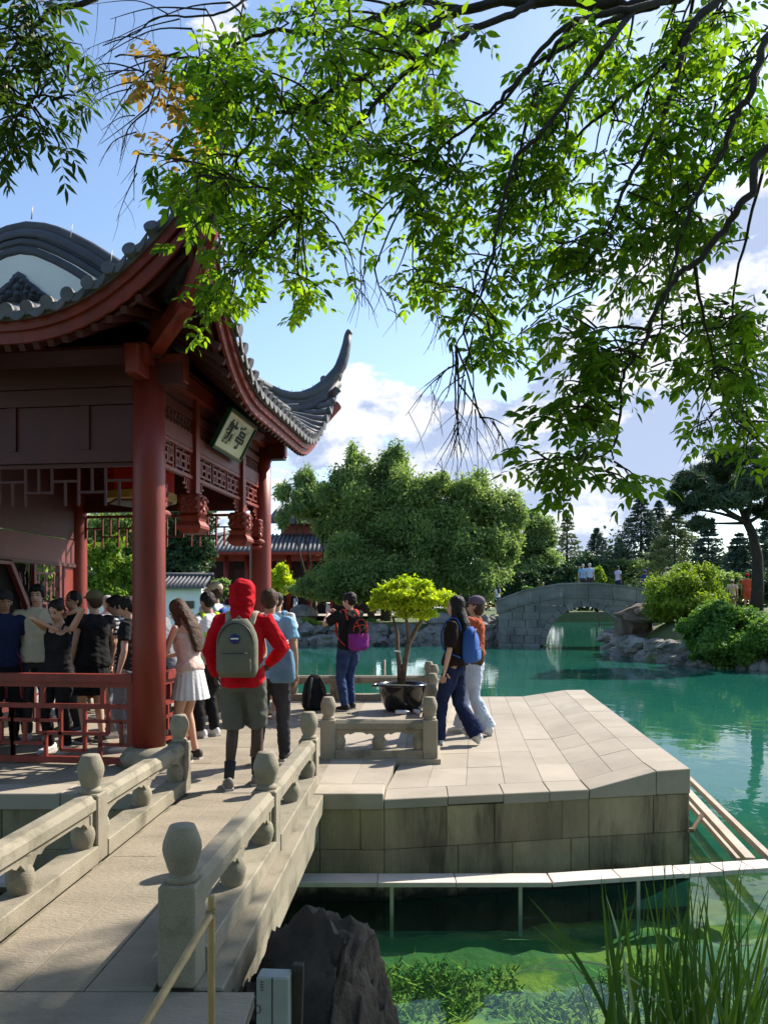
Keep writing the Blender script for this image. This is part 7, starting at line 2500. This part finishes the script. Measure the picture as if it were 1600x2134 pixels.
for (x, y) in ((1180, 180), (830, 60), (810, 380), (860, 70), (1260, 330)):       # a few broad sunlit leaves
    pass
# bare hanging twigs
for (x0, y0, x1, y1, Y) in ((985, 700, 945, 900, 3.9), (965, 690, 975, 940, 3.9), (940, 720, 930, 830, 3.9), (955, 800, 1040, 930, 3.9), (950, 760, 885, 805, 3.9), (700, 470, 745, 630, 4.2), (765, 470, 755, 640, 4.2), (780, 560, 810, 650, 4.2), (905, 600, 930, 690, 4.3), (915, 610, 908, 680, 4.3), (955, 830, 960, 950, 3.9), (948, 850, 945, 940, 3.9), (1000, 870, 1060, 890, 3.9),
                            (480, 5, 220, 90, 4.6), (430, 20, 230, 40, 4.6), (400, 60, 190, 130, 4.6), (370, 110, 160, 200, 4.6), (340, 170, 180, 205, 4.6), (330, 200, 210, 300, 4.6), (310, 230, 250, 340, 4.6), (300, 150, 170, 150, 4.6), (340, 130, 230, 250, 4.6), (290, 320, 280, 420, 4.6), (1480, 800, 1450, 900, 4.2), (1560, 720, 1590, 860, 4.2)):
    a, b = PX(x0, y0, Y), PX(x1, y1, Y + .1)
    nd = min((q for q, r_ in cn.nodes), key=lambda q: (q - a).length)
    if (nd - a).length > .03:
        cn.branch([nd, nd.lerp(a, .5) + Vector((0, 0, .03)), a], .0075, .006, keep=False, own=False)
    cn.spray(a, b, False, r=.006)
    cn.spray(a.lerp(b, .4), b + Vector((random.uniform(-.15, .05), 0, random.uniform(-.2, .1))), False, r=.0045)
cn.branch(P3((525, -10, 4.7), (470, 25, 4.6), (400, 35, 4.6), (330, 35, 4.6), (280, 70, 4.6), (215, 95, 4.6)), .010, .004, keep=False)
# yellowing leaves
for (x, y, r) in ((275, 125, 20), (310, 150, 25), (340, 150, 25), (345, 230, 25), (370, 240, 25), (355, 290, 25), (375, 190, 20)):
    cn.hang(x, y, 4.6, r, 2, .06, 1, .8)
cn.branch([T0, Vector((4.2, 5.0, 6.4)), Vector((5.2, 6.8, 7.4)), Vector((6.0, 8.0, 8.2))], .06, .015, keep=False)
cn.branch([Vector((4.2, 5.0, 6.4)), Vector((5.0, 7.2, 7.2)), Vector((5.2, 8.4, 7.8))], .03, .012, keep=False)
Qc, tc = leafcloud([(tuple(np.array(c_) + np.array((.72, .60, 0))), r_) for c_, r_ in [((5.75, 8.15, 8.0), (1.0, .8, .8)), ((6.5, 8.7, 8.1), (1.0, .8, .8)), ((6.7, 8.0, 8.0), (1.1, .8, .8)), ((5.9, 7.4, 7.8), (1.0, .8, .7)), ((4.9, 7.2, 7.6), (.8, .6, .6)), ((7.1, 8.5, 8.3), (1.0, .8, .8))]], 9000, .10, 1.9, -.4, .9, 4, .1, 0, .3)
link('foliage', quads_mesh('foliage', Qc - np.array(list(CB)), canopy_m, tc), cn.root)['kind'] = 'stuff'
# unseen leaf masses added behind the viewer to block sky light
cn.branch([T0, Vector((3.6, 2.0, 6.0)), Vector((2.6, -1.0, 6.8)), Vector((0, -3.5, 6.5))], .07, .02, keep=False)
Qc, tc = leafcloud([((3.6, -.5, 5.6), (2.0, 1.8, 1.4)), ((1.2, -2.6, 5.4), (2.4, 1.8, 1.6)), ((-1.5, -3.4, 5.0), (2.4, 1.8, 2.0)), ((3.8, -3.4, 4.2), (2.4, 1.6, 2.6)), ((0, -4.4, 3.6), (3.0, 1.4, 2.6)), ((6.0, -.5, 4.6), (1.8, 2.0, 2.4))], 14000, .17, 1.8, -.5, .6, 9, .1, 0, .3)
link('foliage', quads_mesh('foliage', Qc - np.array(list(CB)), canopy_m, tc), cn.root)['kind'] = 'stuff'
NL = cn.finish([canopy_m, canopy_y, narrow_m])
# second tree, narrow leaves, top left corner
CB2 = Vector((-4.2, 2.6, -.1))
c2 = Canopy('overhanging_tree', 'narrow leaved branch hanging into the top left corner', CB2, 5, [LEAFN_V, LEAFN_V, LEAFN_V])
link('trunk', mesh('trunk', *tube_geo([(0, 0, -.5), (.05, .1, 2), (.3, .3, 4.4)], [.12, .10, .06], 10), bark, True), c2.root)
c2.branch([CB2 + Vector((.3, .3, 4.4))] + P3((120, -40, 3.4), (95, 25, 3.4), (50, 80, 3.4), (15, 120, 3.4), (-10, 190, 3.4)), .02, .007)
c2.branch(P3((60, 75, 3.4), (70, 150, 3.35), (75, 200, 3.35)), .007, .003)
for (x, y, r) in ((40, 30, 35), (100, 60, 42), (130, 30, 32), (40, 130, 40), (80, 190, 42), (130, 205, 32), (20, 200, 40), (15, 275, 26), (60, 235, 35), (20, 60, 35), (110, 110, 32), (5, 150, 30), (35, 250, 26)):
    c2.hang(x, y, 3.3, r, 3, .066, 2, .8)
c2.branch([CB2 + Vector((.3, .3, 4.4)), Vector((-4.8, .6, 5.6)), Vector((-4.4, -2.0, 6.0))], .04, .012, keep=False)  # branch and foliage added out of view to hold back sky light
Qc, tc = leafcloud([((-5.6, .6, 5.2), (1.6, 1.6, 1.6)), ((-4.6, -2.2, 4.8), (2.2, 1.8, 2.2)), ((-6.8, -1.2, 4.2), (1.8, 2.0, 2.4))], 8000, .15, 2.4, -.5, .6, 10, .1, .3, .3)
link('foliage', quads_mesh('foliage', Qc - np.array(list(CB2)), narrow_m, tc), c2.root)['kind'] = 'stuff'
NL += c2.finish([narrow_m, narrow_m, narrow_m], 120)
print('canopy leaves', NL)
